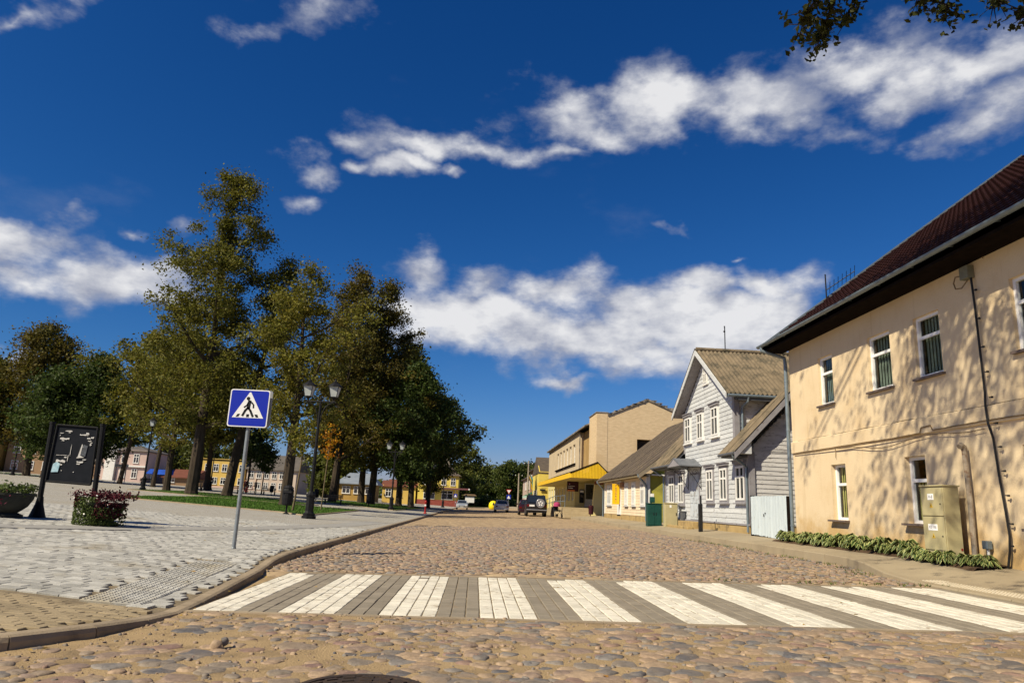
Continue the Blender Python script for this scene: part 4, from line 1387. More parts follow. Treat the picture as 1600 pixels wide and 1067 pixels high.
hm = [hosta_mesh(s) for s in range(5)]
hpos = [(8.47, 11.75), (8.35, 12.0), (8.18, 12.35), (8.16, 12.75), (8.15, 13.1)] + [(8.40 + .07 * math.sin(i * 2.1) - .05 * (i % 3 == 0), 13.62 + .36 * i + .09 * math.sin(i * 5.7)) for i in range(17)]
for i, (hx, hy) in enumerate(hpos):
    o = bpy.data.objects.new('hosta_plant', hm[i % 5]); COL.objects.link(o)
    o.location = (hx, hy, zwalk(hx, hy) + .01); o.rotation_euler = (0, 0, i * 1.9); s_ = 1.16 + .30 * math.sin(i * 3.3)
    if i < 5: s_ *= .85
    o.scale = (s_, s_, s_ * .85)
    if i < 5: tag(o, 'low variegated hosta clump in front of the beige electrical cabinet', 'plant', 'hostas in front of the beige cabinet')
    else: tag(o, 'variegated hosta clump in the long row under the cream wall', 'plant', 'hostas in the row along the cream wall')

# ------------------------------------------------------------------ plank gate between the houses
m_gatew = M('pale_blue_boards', (0.56, 0.63, 0.65), (0.50, 0.57, 0.60), scale=3, rough=.75, bump=.3, bscale=30, jitter=.06, stain=(.22, .20, .18), stscale=7, stmin=.6, stmax=.7, stretch=(3, 3, .6))
GT = thing('board_gate', 'pale blue white plank gate closing the gap beside the cream house', 'gate', (8.62, 20.9, .5))
c_ = MB(); c_.box(8.66, 8.70, 19.6, 22.28, .85, .95); c_.box(8.66, 8.70, 19.6, 22.28, 1.45, 1.55)
c_.box(8.64, 8.76, 22.2, 22.32, .4, 1.75); c_.box(8.62, 8.74, 19.52, 19.62, .4, 1.70); c_.build('gate_frame', m_brown, GT)
nb = 27; bw_ = (22.24 - 19.66) / nb
for i in range(nb):
    y0 = 19.66 + i * bw_
    c_ = MB(); dz = r.uniform(-.012, .012); dx = r.uniform(-.006, .004)
    c_.box(8.635 + dx, 8.658, y0 + .004, y0 + bw_ - .004, .58 - .06 * (1 - i / nb) + dz, 1.72 + dz * .6)
    c_.build('board', m_gatew, GT)
c_ = MB(); c_.box(8.615, 8.632, 21.2, 21.24, 1.12, 1.20); c_.lathe([(.02, 0), (.02, .03)], (8.605, 21.1, 1.22), 8, 'X'); c_.build('latch', m_black, GT)

# ------------------------------------------------------------------ grey weatherboarded house
m_plank = M('grey_white_boards', (0.55, 0.565, 0.565), (0.465, 0.48, 0.48), scale=2.4, rough=.8, bump=.35, bscale=24, jitter=.08, stain=(.25, .24, .235), stscale=4.5, stmin=.56, stmax=.67, stretch=(1, 1, 4))
m_plankside = M('bare_grey_boards', (0.56, 0.55, 0.54), (0.48, 0.47, 0.46), scale=2.4, rough=.85, bump=.4, bscale=24, jitter=.10, stain=(.20, .185, .175), stscale=4.5, stmin=.54, stmax=.66, stretch=(1, 1, 4))
m_trim = M('grey_trim', (0.28, 0.27, 0.28), (0.23, 0.22, 0.235), scale=4, rough=.75, bump=.2, stain=(.15, .13, .12), stscale=5, stmin=.56, stmax=.7)
m_slate = M('lichen_slate', (0.20, 0.155, 0.10), (0.14, 0.11, 0.072), scale=2.2, rough=.95, bump=.5, bscale=30, jitter=.10, stain=(.075, .065, .045), stscale=1.6, stmin=.46, stmax=.66)
m_slate_d = M('dark_slate', (0.105, 0.082, 0.062), (0.075, 0.06, 0.048), scale=2.2, rough=.95, bump=.5, bscale=30, jitter=.10, stain=(.15, .115, .07), stscale=3.5, stmin=.56, stmax=.66)
m_plinthy = M('yellow_plinth', (0.42, 0.30, 0.13), (0.33, 0.235, 0.105), scale=2, rough=.95, bump=.4, stain=(.15, .115, .065), stscale=1.8)
m_steel = M('dark_eave', (0.10, 0.105, 0.115), (0.075, 0.08, 0.09), scale=5, rough=.6)


def board_mb(h=.16, th=.022):
    """unit weatherboard: length 1 along +x, lower edge proud, facing -y"""
    mb = MB()
    mb.add([(0, 0, 0), (1, 0, 0), (1, -th, 0), (0, -th, 0), (0, -.004, h + .008), (1, -.004, h + .008), (1, 0, h + .008), (0, 0, h + .008)],
           [(0, 1, 2, 3), (3, 2, 5, 4), (4, 5, 6, 7), (0, 3, 4, 7), (1, 6, 5, 2), (0, 7, 6, 1)])
    return mb


_boards = {}


def clad(parent, P, U, N, rows, mat, h, name='weatherboard'):
    """rows: (v, u0, u1); boards share one mesh per material and height"""
    key = (mat.name, h)
    if key not in _boards: _boards[key] = mesh_of(board_mb(h), 'weatherboard', mat)
    U, N = Vector(U), Vector(N)
    for v, u0, u1 in rows:
        if u1 - u0 < .05: continue
        o = piece(name, _boards[key], parent, P(u0, v))
        if U.cross(Vector((0, 0, 1))).dot(N) > 0:
            o.rotation_euler = Matrix((U, -N, Vector((0, 0, 1)))).transposed().to_euler(); o.scale = (u1 - u0, 1, 1)
        else:
            o.location = P(u1, v) - ORG[parent.name]
            o.rotation_euler = Matrix((-U, -N, Vector((0, 0, 1)))).transposed().to_euler(); o.scale = (u1 - u0, 1, 1)


def corr_mb(w=1.1, l=1.7, waves=8, amp=.025):
    mb = MB(); n = waves * 4
    vs = []
    for v in (0, l):
        for i in range(n + 1):
            vs.append((w * i / n, v, amp * math.cos(2 * math.pi * waves * i / n)))
    return mb.add(vs, [(i, i + 1, n + 2 + i, n + 1 + i) for i in range(n)])


def sheet_roof(parent, origin, along, upslope, width, length, mat, sw=1.1, sl=1.6, name='roof_sheet', waves=8, amp=.025):
    """lays overlapping corrugated sheets from origin (eave corner)"""
    along, up = Vector(along).normalized(), Vector(upslope).normalized()
    nrm = along.cross(up)
    if nrm.z < 0:
        origin = Vector(origin) + along * width; along = -along; nrm = along.cross(up)
    nu = max(1, round(width / sw)); nv = max(1, round(length / sl))
    w_, l_ = width / nu, length / nv
    me = mesh_of(corr_mb(w_ + .02, l_ + .10, waves, amp), 'roof_sheet', mat, True)
    rot = Matrix((along, up, nrm)).transposed().to_euler()
    for j in range(nv):
        for i in range(nu):
            o = piece(name, me, parent, Vector(origin) + along * (i * w_) + up * (j * l_) + nrm * (.03 + .010 * (j % 2) + .004 * (i % 2)), rot)
            o.rotation_euler.rotate_axis('X', r.uniform(.004, .012))


GH = thing('weatherboard_house', 'grey white weatherboarded house with steep street gable and lichened corrugated roof', 'house', (9.0, 28.5, .5))
core = MB()
core.box(9.03, 16.5, 23.23, 33.67, .3, 3.3)
core.prism([(9.03, 24.43, 3.2), (9.03, 30.47, 3.2), (9.03, 30.47, 5.35), (9.03, 27.45, 7.35), (9.03, 24.43, 5.35)], (7, 0, 0))
for yv in (23.23, 33.64):
    core.prism([(9.03, yv, 3.29), (16.5, yv, 3.29), (12.76, yv, 7.1)], (0, .03, 0))
core.build('wall', m_plankside, GH)
PF = WP((9.0, 0, 0), (0, 1, 0), (-1, 0, 0))
rows = []
bh = .165
v = .86
while v < 3.15: rows.append((v, 23.3, 33.6)); v += bh
clad(GH, PF, (0, 1, 0), (-1, 0, 0), rows, m_plank, bh)
rows = []
while v < 7.2:
    if v < 5.30: rows.append((v, 24.5, 30.4))
    else:
        hw = 3.0 * (7.38 - v - bh * .4) / 2.05
        rows.append((v, 27.45 - hw, 27.45 + hw))
    v += bh
clad(GH, PF, (0, 1, 0), (-1, 0, 0), rows, m_plank, bh)
PS = WP((0, 23.2, 0), (1, 0, 0), (0, -1, 0))
rows = []; v = .86; bh2 = .145
while v < 6.9:
    x0 = 9.06; x1 = 16.4
    if v > 3.25: x0 = 9.0 + (v + bh2 - 3.42) / 1.05 + .12
    if x0 < 12.5: rows.append((v, x0, min(x1, 25.4 - x0)))
    v += bh2
clad(GH, PS, (1, 0, 0), (0, -1, 0), rows, m_plankside, bh2)
PS2 = WP((0, 24.4, 0), (1, 0, 0), (0, -1, 0))
rows = []; v = 3.3
while v < 5.25: rows.append((v, 9.06, 13.5)); v += bh2
clad(GH, PS2, (1, 0, 0), (0, -1, 0), rows, m_plankside, bh2)
# corner boards, rails, plinth
c_ = MB()
c_.box(8.955, 9.16, 23.14, 23.34, .84, 3.18); c_.build('corner_board', m_trim, GH)
c_ = MB(); c_.box(8.955, 9.1, 33.52, 33.72, .84, 3.18); c_.build('corner_board', m_trim, GH)
c_ = MB(); c_.box(8.955, 9.14, 24.33, 24.52, 3.6, 5.3); c_.build('corner_board', m_trim, GH)
c_ = MB(); c_.box(8.955, 9.1, 30.38, 30.55, 3.6, 5.3); c_.build('corner_board', m_trim, GH)
c_ = MB(); c_.box(9.05, 16, 23.165, 23.19, 3.22, 3.30); c_.build('belt_board', m_plankside, GH)
c_ = MB(); c_.box(8.93, 16.5, 23.15, 33.72, .3, .80); c_.build('plinth', m_plinthy, GH)
c_ = MB(); c_.box(8.90, 9.0, 23.1, 33.75, .805, .86); c_.build('water_table', m_trim, GH)
for nm, y0, y1, z0, z1 in [('u', 29.5, 30.28, 4.06, 5.08), ('u', 27.86, 28.58, 4.05, 5.09), ('u', 26.04, 26.80, 4.03, 5.10)]:
    ym = (y0 + y1) / 2
    window(PF, y0, y1, z0, z1, .03, GH, m_white, m_glassd, .06, (ym,), (z0 + (z1 - z0) * .64,), .06, m_white, .09, m_white, .09, m_trim)
window(PF, 27.24, 27.66, 6.22, 6.82, .03, GH, m_white, m_glassd, .045, (27.45,), (6.22 + .38,), .05, m_white, .05, m_white)
for y0, y1 in ((32.1, 32.92), (30.6, 31.36), (26.76, 27.5), (25.23, 25.97), (23.55, 24.34)):
    z0, z1 = (1.52, 2.73) if y0 > 30 else (1.62, 2.76)
    ym = (y0 + y1) / 2
    window(PF, y0, y1, z0, z1, .03, GH, m_white, m_glassd, .07, (ym,), (z0 + (z1 - z0) * .68,), .085, m_trim, .10, m_trim, .08, m_trim)
# door
dz0 = .86
c_ = MB(); wbox(c_, PF, 28.42, 29.72, dz0, 2.74, .0, .035); dframe = c_.build('door_frame', m_trim, GH)
m_door = M('faded_blue_door', (0.50, 0.54, 0.57), (0.44, 0.48, 0.51), scale=4, rough=.7, bump=.15, stain=(.26, .24, .22), stscale=4)
for y0, y1 in ((28.52, 29.06), (29.08, 29.62)):
    c_ = MB(); wbox(c_, PF, y0, y1, dz0 + .02, 2.66, .036, .07); dl = c_.build('door_leaf', m_door, GH)
    for z0, z1 in ((.98, 1.45), (1.52, 1.75), (1.82, 2.56)):
        c_ = MB(); wbox(c_, PF, y0 + .08, y1 - .08, z0, z1, .071, .085); c_.build('door_panel', m_door, dl, bevel=.01)
c_ = MB(); c_.tube([PF(29.05, 1.70, .08), PF(29.05, 1.70, .12), PF(28.95, 1.70, .12)], .012, 6); c_.build('door_handle', m_black, GH)
# roofs
rl = MB()
sl_ = 1.05


def zlow(x): return 3.17 + (x - 8.45) * sl_


rl.prism([(8.45, 22.85, zlow(8.45) - .10), (12.75, 22.85, zlow(12.75) - .10), (12.75, 22.85, zlow(12.75)), (8.45, 22.85, zlow(8.45))], (0, 1.52, 0))
rl.prism([(8.45, 30.53, zlow(8.45) - .10), (12.75, 30.53, zlow(12.75) - .10), (12.75, 30.53, zlow(12.75)), (8.45, 30.53, zlow(8.45))], (0, 3.5, 0))
rl.prism([(12.76, 22.85, zlow(12.75) - .10), (17.05, 22.85, 3.07), (17.05, 22.85, 3.17), (12.76, 22.85, zlow(12.75))], (0, 11.2, 0))
lowroof = rl.build('lower_roof', m_steel, GH)
upv = (1, 0, sl_); ln_ = 4.3 * math.hypot(1, sl_)
sheet_roof(lowroof, (8.40, 22.80, zlow(8.40)), (0, 1, 0), upv, 1.58, ln_, m_slate, .8, 1.5)
sheet_roof(lowroof, (8.40, 30.50, zlow(8.40)), (0, 1, 0), upv, 3.58, ln_, m_slate, 1.1, 1.5)
c_ = MB(); c_.prism([(8.38, 22.80, zlow(8.38) - .18), (12.75, 22.80, zlow(12.75) - .18), (12.75, 22.80, zlow(12.75) + .06), (8.38, 22.80, zlow(8.38) + .06)], (0, .045, 0)); c_.build('bargeboard', m_trim, GH)
c_ = MB(); c_.prism([(8.42, 22.86, 3.10), (8.96, 22.86, 3.10), (8.96, 22.86, 3.55), (8.75, 22.86, 3.45), (8.42, 22.86, 3.2)], (0, .34, 0)); c_.build('eave_box', m_plank, GH)
c_ = MB(); c_.box(8.46, 8.95, 23.21, 24.36, 3.02, 3.08); c_.box(8.46, 8.95, 30.55, 34.0, 3.02, 3.08); c_.build('soffit', m_steel, GH)
mr_ = MB()
mz0, mzr, hw_ = 5.27, 7.48, 3.42


def slab(mb, x0, x1, ya, za, yb, zb_, th=.09):
    mb.prism([(x0, ya, za), (x0, yb, zb_), (x0, yb, zb_ - th), (x0, ya, za - th)], (x1 - x0, 0, 0))


slab(mr_, 8.58, 14.2, 27.45 - hw_, mz0, 27.45, mzr); slab(mr_, 8.58, 14.2, 27.46 + hw_, mz0, 27.46, mzr)
gabroof = mr_.build('gable_roof', m_steel, GH)
lnm = math.hypot(hw_ + .05, mzr - mz0)
sheet_roof(gabroof, (8.55, 27.45 - hw_ - .05, mz0 - .03), (1, 0, 0), (0, hw_, mzr - mz0), 5.65, lnm, m_slate, 1.1, 1.9, amp=.032, waves=7)
sheet_roof(gabroof, (8.55, 27.45 + hw_ + .05, mz0 - .03), (1, 0, 0), (0, -hw_, mzr - mz0), 5.65, lnm, m_slate, 1.1, 1.9, amp=.032, waves=7)
c_ = MB(); slab(c_, 8.535, 8.575, 27.45 - hw_ - .04, mz0 + .02, 27.45, mzr + .055, .20); c_.build('bargeboard', m_plank, GH)
c_ = MB(); slab(c_, 8.535, 8.575, 27.45 + hw_ + .04, mz0 + .02, 27.452, mzr + .055, .20); c_.build('bargeboard', m_plank, GH)
c_ = MB(); slab(c_, 8.6, 8.97, 27.45 - hw_ + .1, mz0 - .07, 27.44, mzr - .11, .03); slab(c_, 8.6, 8.97, 27.46 + hw_ - .1, mz0 - .07, 27.47, mzr - .11, .03); c_.build('gable_soffit', m_trim, GH)
c_ = MB(); c_.box(9.0, 14.2, 24.02, 24.36, 5.10, 5.17); c_.box(9.0, 14.2, 24.0, 24.04, 5.05, 5.22); c_.build('eave_board', m_steel, GH)
c_ = MB()
for k in range(7): c_.tube([(8.6 + .8 * k, 27.45, mzr + .10), (9.36 + .8 * k, 27.45, mzr + .10)], .09, 8)
c_.build('ridge_cap', m_slate, GH)
c_ = MB(); c_.tube([(8.62, 23.98, 5.20), (14, 23.98, 5.20)], .055, 8); c_.build('gutter', m_gutter, GH)
c_ = MB(); c_.tube([(9.35, 23.98, 5.17), (9.35, 24.02, 5.02), (9.25, 24.28, 4.86), (9.24, 24.32, 4.7), (9.24, 24.32, 3.95), (9.22, 24.25, 3.88)], .045, 8); c_.build('downpipe', m_gutter, GH)
c_ = MB(); c_.tube([(8.37, 22.85, 3.10), (8.37, 24.36, 3.10)], .05, 8); c_.tube([(8.37, 30.55, 3.10), (8.37, 34.0, 3.10)], .05, 8); c_.build('gutter', m_steel, GH)
c_ = MB(); c_.tube([(8.37, 23.0, 3.08), (8.40, 23.02, 2.98), (8.78, 23.18, 2.78), (8.90, 23.22, 2.68), (8.90, 23.22, .6)], .042, 8); c_.build('downpipe', m_gutter, GH)
c_ = MB(); c_.tube([(8.37, 33.9, 3.08), (8.62, 33.8, 2.9), (8.92, 33.78, 2.75), (8.92, 33.78, .6)], .042, 8); c_.build('downpipe', m_gutter, GH)
# small hood over the door on iron scrolls
hd = MB()
hd.prism([(8.08, 28.12, 2.98), (8.08, 29.07, 3.30), (8.08, 30.02, 2.98), (8.08, 30.02, 2.94), (8.08, 29.07, 3.25), (8.08, 28.12, 2.94)], (.90, 0, 0))
hood = hd.build('door_hood', M('zinc_sheet', (.19, .20, .22), (.15, .16, .175), scale=4, rough=.5, metal=.3), GH)
c_ = MB(); c_.prism([(8.085, 28.2, 2.955), (8.085, 29.07, 3.24), (8.085, 29.94, 2.955)], (.02, 0, 0)); c_.build('hood_gable', m_trim, hood)
for yv in (28.2, 29.92):
    c_ = MB()
    c_.tube([(8.95, yv, 2.92), (8.1, yv, 2.92)], .014, 5); c_.tube([(8.95, yv, 2.92), (8.95, yv, 2.05)], .014, 5)
    pts = [(8.95 - .8 * (k / 12), yv, 2.1 + .8 * math.sin(k / 12 * math.pi / 2)) for k in range(13)]
    c_.tube(pts, .012, 5)
    for cx_, cz_, rr in ((8.72, 2.72, .13), (8.45, 2.80, .09)):
        c_.tube([(cx_ + rr * math.cos(t * .6) * (1 - t * .05), yv, cz_ + rr * math.sin(t * .6) * (1 - t * .05)) for t in range(14)], .010, 5)
    c_.build('scroll_bracket', m_black, hood)
# stone steps to the door
st = thing('door_steps', 'worn yellow brown stone steps below the grey house door', 'steps', (8.5, 29.2, .4))
for k, (x0, z0, z1, ya, yb) in enumerate(((8.55, .25, .80, 28.05, 30.1), (8.32, .25, .60, 28.0, 31.0))):
    c_ = MB(); c_.box(x0, 8.92 if k == 0 else 8.545, ya, yb, z0, z1); c_.build('step', m_plinthy, st, bevel=.02)
# aerial on the ridge
an = thing('roof_aerial', 'thin pole aerial with short rods on the grey house ridge', 'aerial', (9.8, 27.45, 7.5))
c_ = MB(); c_.tube([(9.8, 27.45, 7.45), (9.8, 27.45, 8.62)], .02, 6); c_.build('mast', m_black, an)
c_ = MB()
for k in range(5): c_.tube([(9.8, 27.45, 8.15 + .1 * k), (9.72, 27.2 + .03 * k, 8.17 + .1 * k)], .010, 4)
c_.lathe([(.03, -.03), (.05, 0), (.03, .03)], (9.73, 27.3, 8.35), 8); c_.build('antenna_rods', m_black, an)
# black post at the pavement edge
bp_ = thing('black_post', 'slim black post with a thinner pipe standing before the grey house steps', 'post', (8.15, 25.8, .4))
z_ = zwalk(8.15, 25.8)
c_ = MB(); c_.box(8.09, 8.22, 25.74, 25.87, z_, z_ + .98); c_.build('sleeve', m_black, bp_, bevel=.01)
c_ = MB(); c_.tube([(8.25, 26.05, z_), (8.24, 26.02, z_ + 1.28)], .035, 8); c_.build('pipe', m_black, bp_)

# utility boxes before the grey house
m_greencab = M('dark_green_metal', (0.012, 0.065, 0.052), (0.009, 0.05, 0.04), scale=4, rough=.45)
def box_cab(name, label, x0, x1, y0, y1, h, mat, split=True, extra=None):
    zb_ = zwalk((x0 + x1) / 2, y0) - .02
    t = thing(name, label, 'utility cabinet', ((x0 + x1) / 2, (y0 + y1) / 2, zb_))
    c = MB(); c.box(x0, x1, y0 + .015, y1, zb_, zb_ + h); c.build('body', mat, t, bevel=.008)
    c = MB(); c.box(x0 - .02, x1 + .02, y0 - .01, y1 + .02, zb_ + h + .002, zb_ + h + .04); c.build('lid', mat, t, bevel=.006)
    n = 2 if split else 1
    for k in range(n):
        a, b = x0 + .02 + (x1 - x0 - .04) * k / n, x0 + .02 + (x1 - x0 - .04) * (k + 1) / n
        c = MB(); c.box(a + .006, b - .006, y0, y0 + .0145, zb_ + .06, zb_ + h - .03); d = c.build('door', mat, t, bevel=.004)
        c = MB(); c.box(b - .07 if k == 0 else a + .04, b - .04 if k == 0 else a + .07, y0 - .012, y0 - .001, zb_ + h * .5, zb_ + h * .62); c.build('handle', m_black, d)
    return t
gc = box_cab('green_cabinet', 'dark green two door metal cabinet on the pavement by the alley', 7.78, 8.42, 32.2, 32.6, .98, m_greencab)
c_ = MB(); zg = zwalk(8.1, 32.2); c_.box(7.93, 8.13, 32.3, 32.5, zg + 1.02, zg + 1.27); c_.build('vent_box', m_greencab, gc, bevel=.01)
c_ = MB(); c_.box(7.96, 8.10, 32.33, 32.47, zg + 1.272, zg + 1.42); c_.build('vent_cap', m_white, gc, bevel=.01)
bc = box_cab('beige_box', 'low beige meter cabinet beside the dark green cabinet', 8.22, 8.78, 30.9, 31.2, .98, m_beige, False)
c_ = MB(); c_.box(8.42, 8.5, 30.893, 30.899, zwalk(8.5, 31) + .80, zwalk(8.5, 31) + .90); c_.build('sticker', m_label, bc)
tb_ = box_cab('grey_meter_box', 'small dark grey box on the boards left of the grey house door', 8.80, 8.95, 30.3, 30.6, .62, m_steel, False)

# ------------------------------------------------------------------ animal-feed shop (cream boards)
FS = thing('feed_shop', 'low cream weatherboarded shop with dark corrugated roof and green yellow gable', 'shop', (9.0, 43.5, .5))
m_cream = M('cream_boards', (0.70, 0.58, 0.41), (0.64, 0.52, 0.36), scale=2, rough=.8, bump=.2, jitter=.05, stain=(.45, .34, .2), stscale=3, stmin=.6, stmax=.8)
m_ygreen = M('yellow_green_plaster', (0.38, 0.35, 0.06), (0.29, 0.27, 0.05), scale=2.2, rough=.95, bump=.5, bscale=12, stain=(.17, .16, .05), stscale=2.4, stmin=.5, stmax=.75)
core = MB(); core.box(9.02, 18, 37.45, 49.6, .2, 3.05)
core.build('wall', m_cream, FS)
c_ = MB(); c_.prism([(9.15, 37.40, .2), (17.9, 37.40, .2), (17.9, 37.40, 3.0), (13.5, 37.40, 6.62), (9.15, 37.40, 3.0)], (0, .05, 0)); c_.build('gable_wall', m_ygreen, FS)
PW = WP((9.0, 0, 0), (0, 1, 0), (-1, 0, 0))
rows = []; v = .84
while v < 2.95: rows.append((v, 37.5, 49.5)); v += .155
clad(FS, PW, (0, 1, 0), (-1, 0, 0), rows, m_cream, .155)
c_ = MB(); c_.box(8.95, 9.14, 37.32, 37.52, .62, 3.0); c_.build('corner_board', m_white, FS)
c_ = MB(); c_.box(8.95, 9.1, 49.45, 49.65, .62, 3.0); c_.build('corner_board', m_white, FS)
c_ = MB(); c_.box(8.94, 9.3, 37.42, 49.6, .2, .82); c_.build('plinth', m_plinthy, FS)
for y0, y1 in ((37.85, 38.72), (40.1, 40.9), (42.1, 42.85), (47.2, 48.6)):
    window(PW, y0, y1, 1.40, 2.62, .03, FS, m_white, m_glassd if y0 < 39 else M('pale_glass', (.30, .33, .33), rough=.1, spec=.6), .10, ((y0 + y1) / 2,), (2.25,), .07, m_white, .08, m_steel)
c_ = MB(); wbox(c_, PW, 44.0, 45.1, .74, 2.86, .0, .06); dd = c_.build('door', m_white, FS)
c_ = MB(); wbox(c_, PW, 44.12, 44.98, .85, 1.6, .061, .075); c_.build('door_panel', m_white, dd)
c_ = MB(); wbox(c_, PW, 43.2, 44.0, 2.45, 2.75, .0, .12); c_.build('lamp_box', M('rusty_box', (.25, .13, .08), rough=.7), FS)
fr_ = MB()
def zf(x): return 3.02 + (x - 8.55) * .78
fr_.prism([(8.55, 37.0, zf(8.55) - .1), (13.5, 37.0, zf(13.5) - .1), (13.5, 37.0, zf(13.5)), (8.55, 37.0, zf(8.55))], (0, 13, 0))
fr_.prism([(13.5, 37.0, zf(13.5) - .1), (18.4, 37.0, zf(8.55) - .1), (18.4, 37.0, zf(8.55)), (13.5, 37.0, zf(13.5))], (0, 13, 0))
fro = fr_.build('roof', m_steel, FS)
sheet_roof(fro, (8.48, 36.95, zf(8.48)), (0, 1, 0), (1, 0, .78), 13.1, 5.05 * math.hypot(1, .78), m_slate_d, 1.1, 1.6, waves=7)
c_ = MB(); c_.prism([(8.46, 36.94, zf(8.46) - .2), (13.5, 36.94, zf(13.5) - .2), (13.5, 36.94, zf(13.5) + .05), (8.46, 36.94, zf(8.46) + .05)], (0, .05, 0)); c_.build('bargeboard', M('weathered_verge', (.25, .21, .15), (.2, .165, .12), scale=4, rough=.9), FS)
c_ = MB(); c_.box(8.56, 9.0, 37.05, 49.95, 2.88, 2.93); c_.box(8.52, 8.56, 37.0, 50.0, 2.85, 3.0); c_.build('eave_board', M('eave_timber', (.20, .155, .085), (.15, .115, .065), scale=5, rough=.9), FS)
c_ = MB(); c_.box(9.2, 12, 37.2, 37.4, 2.95, 3.02); c_.build('gable_ledge', m_white, FS)
for yv in (37.1, 49.75):
    c_ = MB(); c_.tube([(8.45, yv, 2.98), (8.46, yv, 2.86), (8.85, yv + .15, 2.5), (8.92, yv + .2, 2.35), (8.92, yv + .2, .6)], .055, 8); c_.build('downpipe', m_gutter, FS)
SG = thing('hanging_sign', 'yellow vertical shop sign reading PAŠARAI on the cream boarded wall', 'sign', (8.65, 44.1, 1.4))
m_signy = M('sign_yellow', (0.85, 0.50, 0.01), (0.80, 0.46, 0.01), scale=2, rough=.5)
c_ = MB(); c_.box(8.44, 8.88, 44.08, 44.14, 1.43, 2.66); c_.build('board', m_signy, SG, bevel=.01)
c_ = MB(); c_.tube([(8.98, 44.11, 2.74), (8.42, 44.11, 2.74)], .02, 6); c_.tube([(8.5, 44.11, 2.74), (8.5, 44.11, 2.66)], .012, 5); c_.tube([(8.82, 44.11, 2.74), (8.82, 44.11, 2.66)], .012, 5); c_.build('bracket', m_black, SG)
for k, ch in enumerate('PAŠARAI'):
    text('letter', ch, .185, m_ink, SG, (8.66, 44.077, 2.555 - .164 * k - (.012 if ch == 'Š' else 0)), (R(90), 0, 0), .002)

# ------------------------------------------------------------------ brick hall with the yellow canopy
m_hallbrick = M_brick('tan_brick', (0.66, 0.50, 0.30), (0.55, 0.405, 0.235), (0.56, 0.44, 0.29), 0.26, 0.078, 'wall', .010, .3, stain=(.54, .39, .215), stscale=.35)
m_hallstain = M('rust_stained_brick', (0.40, 0.27, 0.11), (0.31, 0.19, 0.07), scale=.9, rough=.95, bump=.3, bscale=20)
m_hallplaster = M('hall_plaster', (0.54, 0.44, 0.30), (0.48, 0.39, 0.265), scale=.8, rough=.95, bump=.2, bscale=20)
m_hallyellow = M('pale_yellow_plaster', (0.64, 0.56, 0.27), (0.58, 0.50, 0.235), scale=.8, rough=.9, bump=.12, bscale=20)
m_canopy = M('yellow_sheet', (0.82, 0.52, 0.02), (0.78, 0.48, 0.02), scale=1, rough=.45, spec=.4)
m_roofedge = M('hall_roof_edge', (0.07, 0.06, 0.055), (0.30, 0.27, 0.23), scale=2.4, rough=.9, bump=.4)
HL = thing('brick_hall', 'tan brick hall with yellow canopy over steps at its corner', 'hall', (10, 60, .5))
w = MB()
# gable wall facing the camera, with an opening high up right
PG = WP((0, 54.0, 0), (1, 0, 0), (0, -1, 0))
holed_wall(w, PG, 9.2, 17.5, 3.9, 6.6, [(12.2, 14.6, 5.35, 6.45)], .5)
w.add([(9.2, 54, 6.6), (17.5, 54, 6.6), (17.5, 54, 7.7), (13.0, 54, 9.50), (9.2, 54, 8.0)], [(0, 1, 2, 3, 4)])
w.quad((11.5, 54, .3), (17.5, 54, .3), (17.5, 54, 3.9), (11.5, 54, 3.9))
w.quad((17.5, 54, .3), (17.5, 89, .3), (17.5, 89, 7.7), (17.5, 54, 7.7))
w.quad((9.2, 89, .3), (9.2, 89, 7.7), (17.5, 89, 7.7), (17.5, 89, .3))
w.build('wall', m_hallbrick, HL)
w = MB(); w.box(12.0, 14.8, 54.52, 55.5, 5.2, 6.6); w.build('opening_shade_box', m_room, HL)  # dark box painted as the shade inside the gable opening
w = MB(); w.box(9.06, 9.9, 54.0 - .02, 57.6, 3.9, 8.35); w.build('stair_pier', m_hallbrick, HL)
w = MB(); w.box(9.35, 9.6, 57.6, 62.5, 3.9, 7.6); w.build('stained_wall', m_hallstain, HL)
PH = WP((9.0, 0, 0), (0, 1, 0), (-1, 0, 0))
w = MB(); ws = [(65.4 + 2.62 * k, 65.4 + 2.62 * k + 1.55) for k in range(6)]
holed_wall(w, PH, 62.5, 89, 3.9, 7.62, [(a, b, 5.1, 6.85) for a, b in ws], .25)
w.quad(PH(62.5, 3.9), PH(62.5, 7.62), PH(62.5, 7.62, -.6), PH(62.5, 3.9, -.6)); w.build('upper_wall', m_hallplaster, HL)
for a, b in ws:
    window(PH, a, b, 5.1, 6.85, -.2, HL, m_white, m_glassd, .14, ((a + b) / 2,), (5.75,))
w = MB(); wbox(w, PH, 64.9, 81, 4.95, 5.07, 0, .14); w.build('sill_band', m_brown, HL)
w = MB(); w.box(8.75, 9.0, 62.3, 89.2, 7.62, 7.78); w.box(8.93, 9.0, 62.2, 62.32, 3.9, 7.6); w.build('eave_board', m_roofedge, HL)
rf = MB()
rf.prism([(8.7, 57.6, 7.78), (13.0, 57.6, 9.62), (13.0, 57.6, 9.50), (8.7, 57.6, 7.66)], (0, 31.8, 0))
rf.prism([(9.9, 53.9, 8.28), (13.0, 53.9, 9.63), (13.0, 53.9, 9.5), (9.9, 53.9, 8.15)], (0, 3.72, 0))
rf.prism([(13.01, 53.9, 9.63), (17.8, 53.9, 7.7), (17.8, 53.9, 7.57), (13.01, 53.9, 9.5)], (0, 35.5, 0))
rfo = rf.build('roof', m_roofedge, HL)
w = MB(); w.box(9.0, 9.95, 53.93, 57.65, 8.352, 8.42); w.build('pier_cap', m_roofedge, HL)
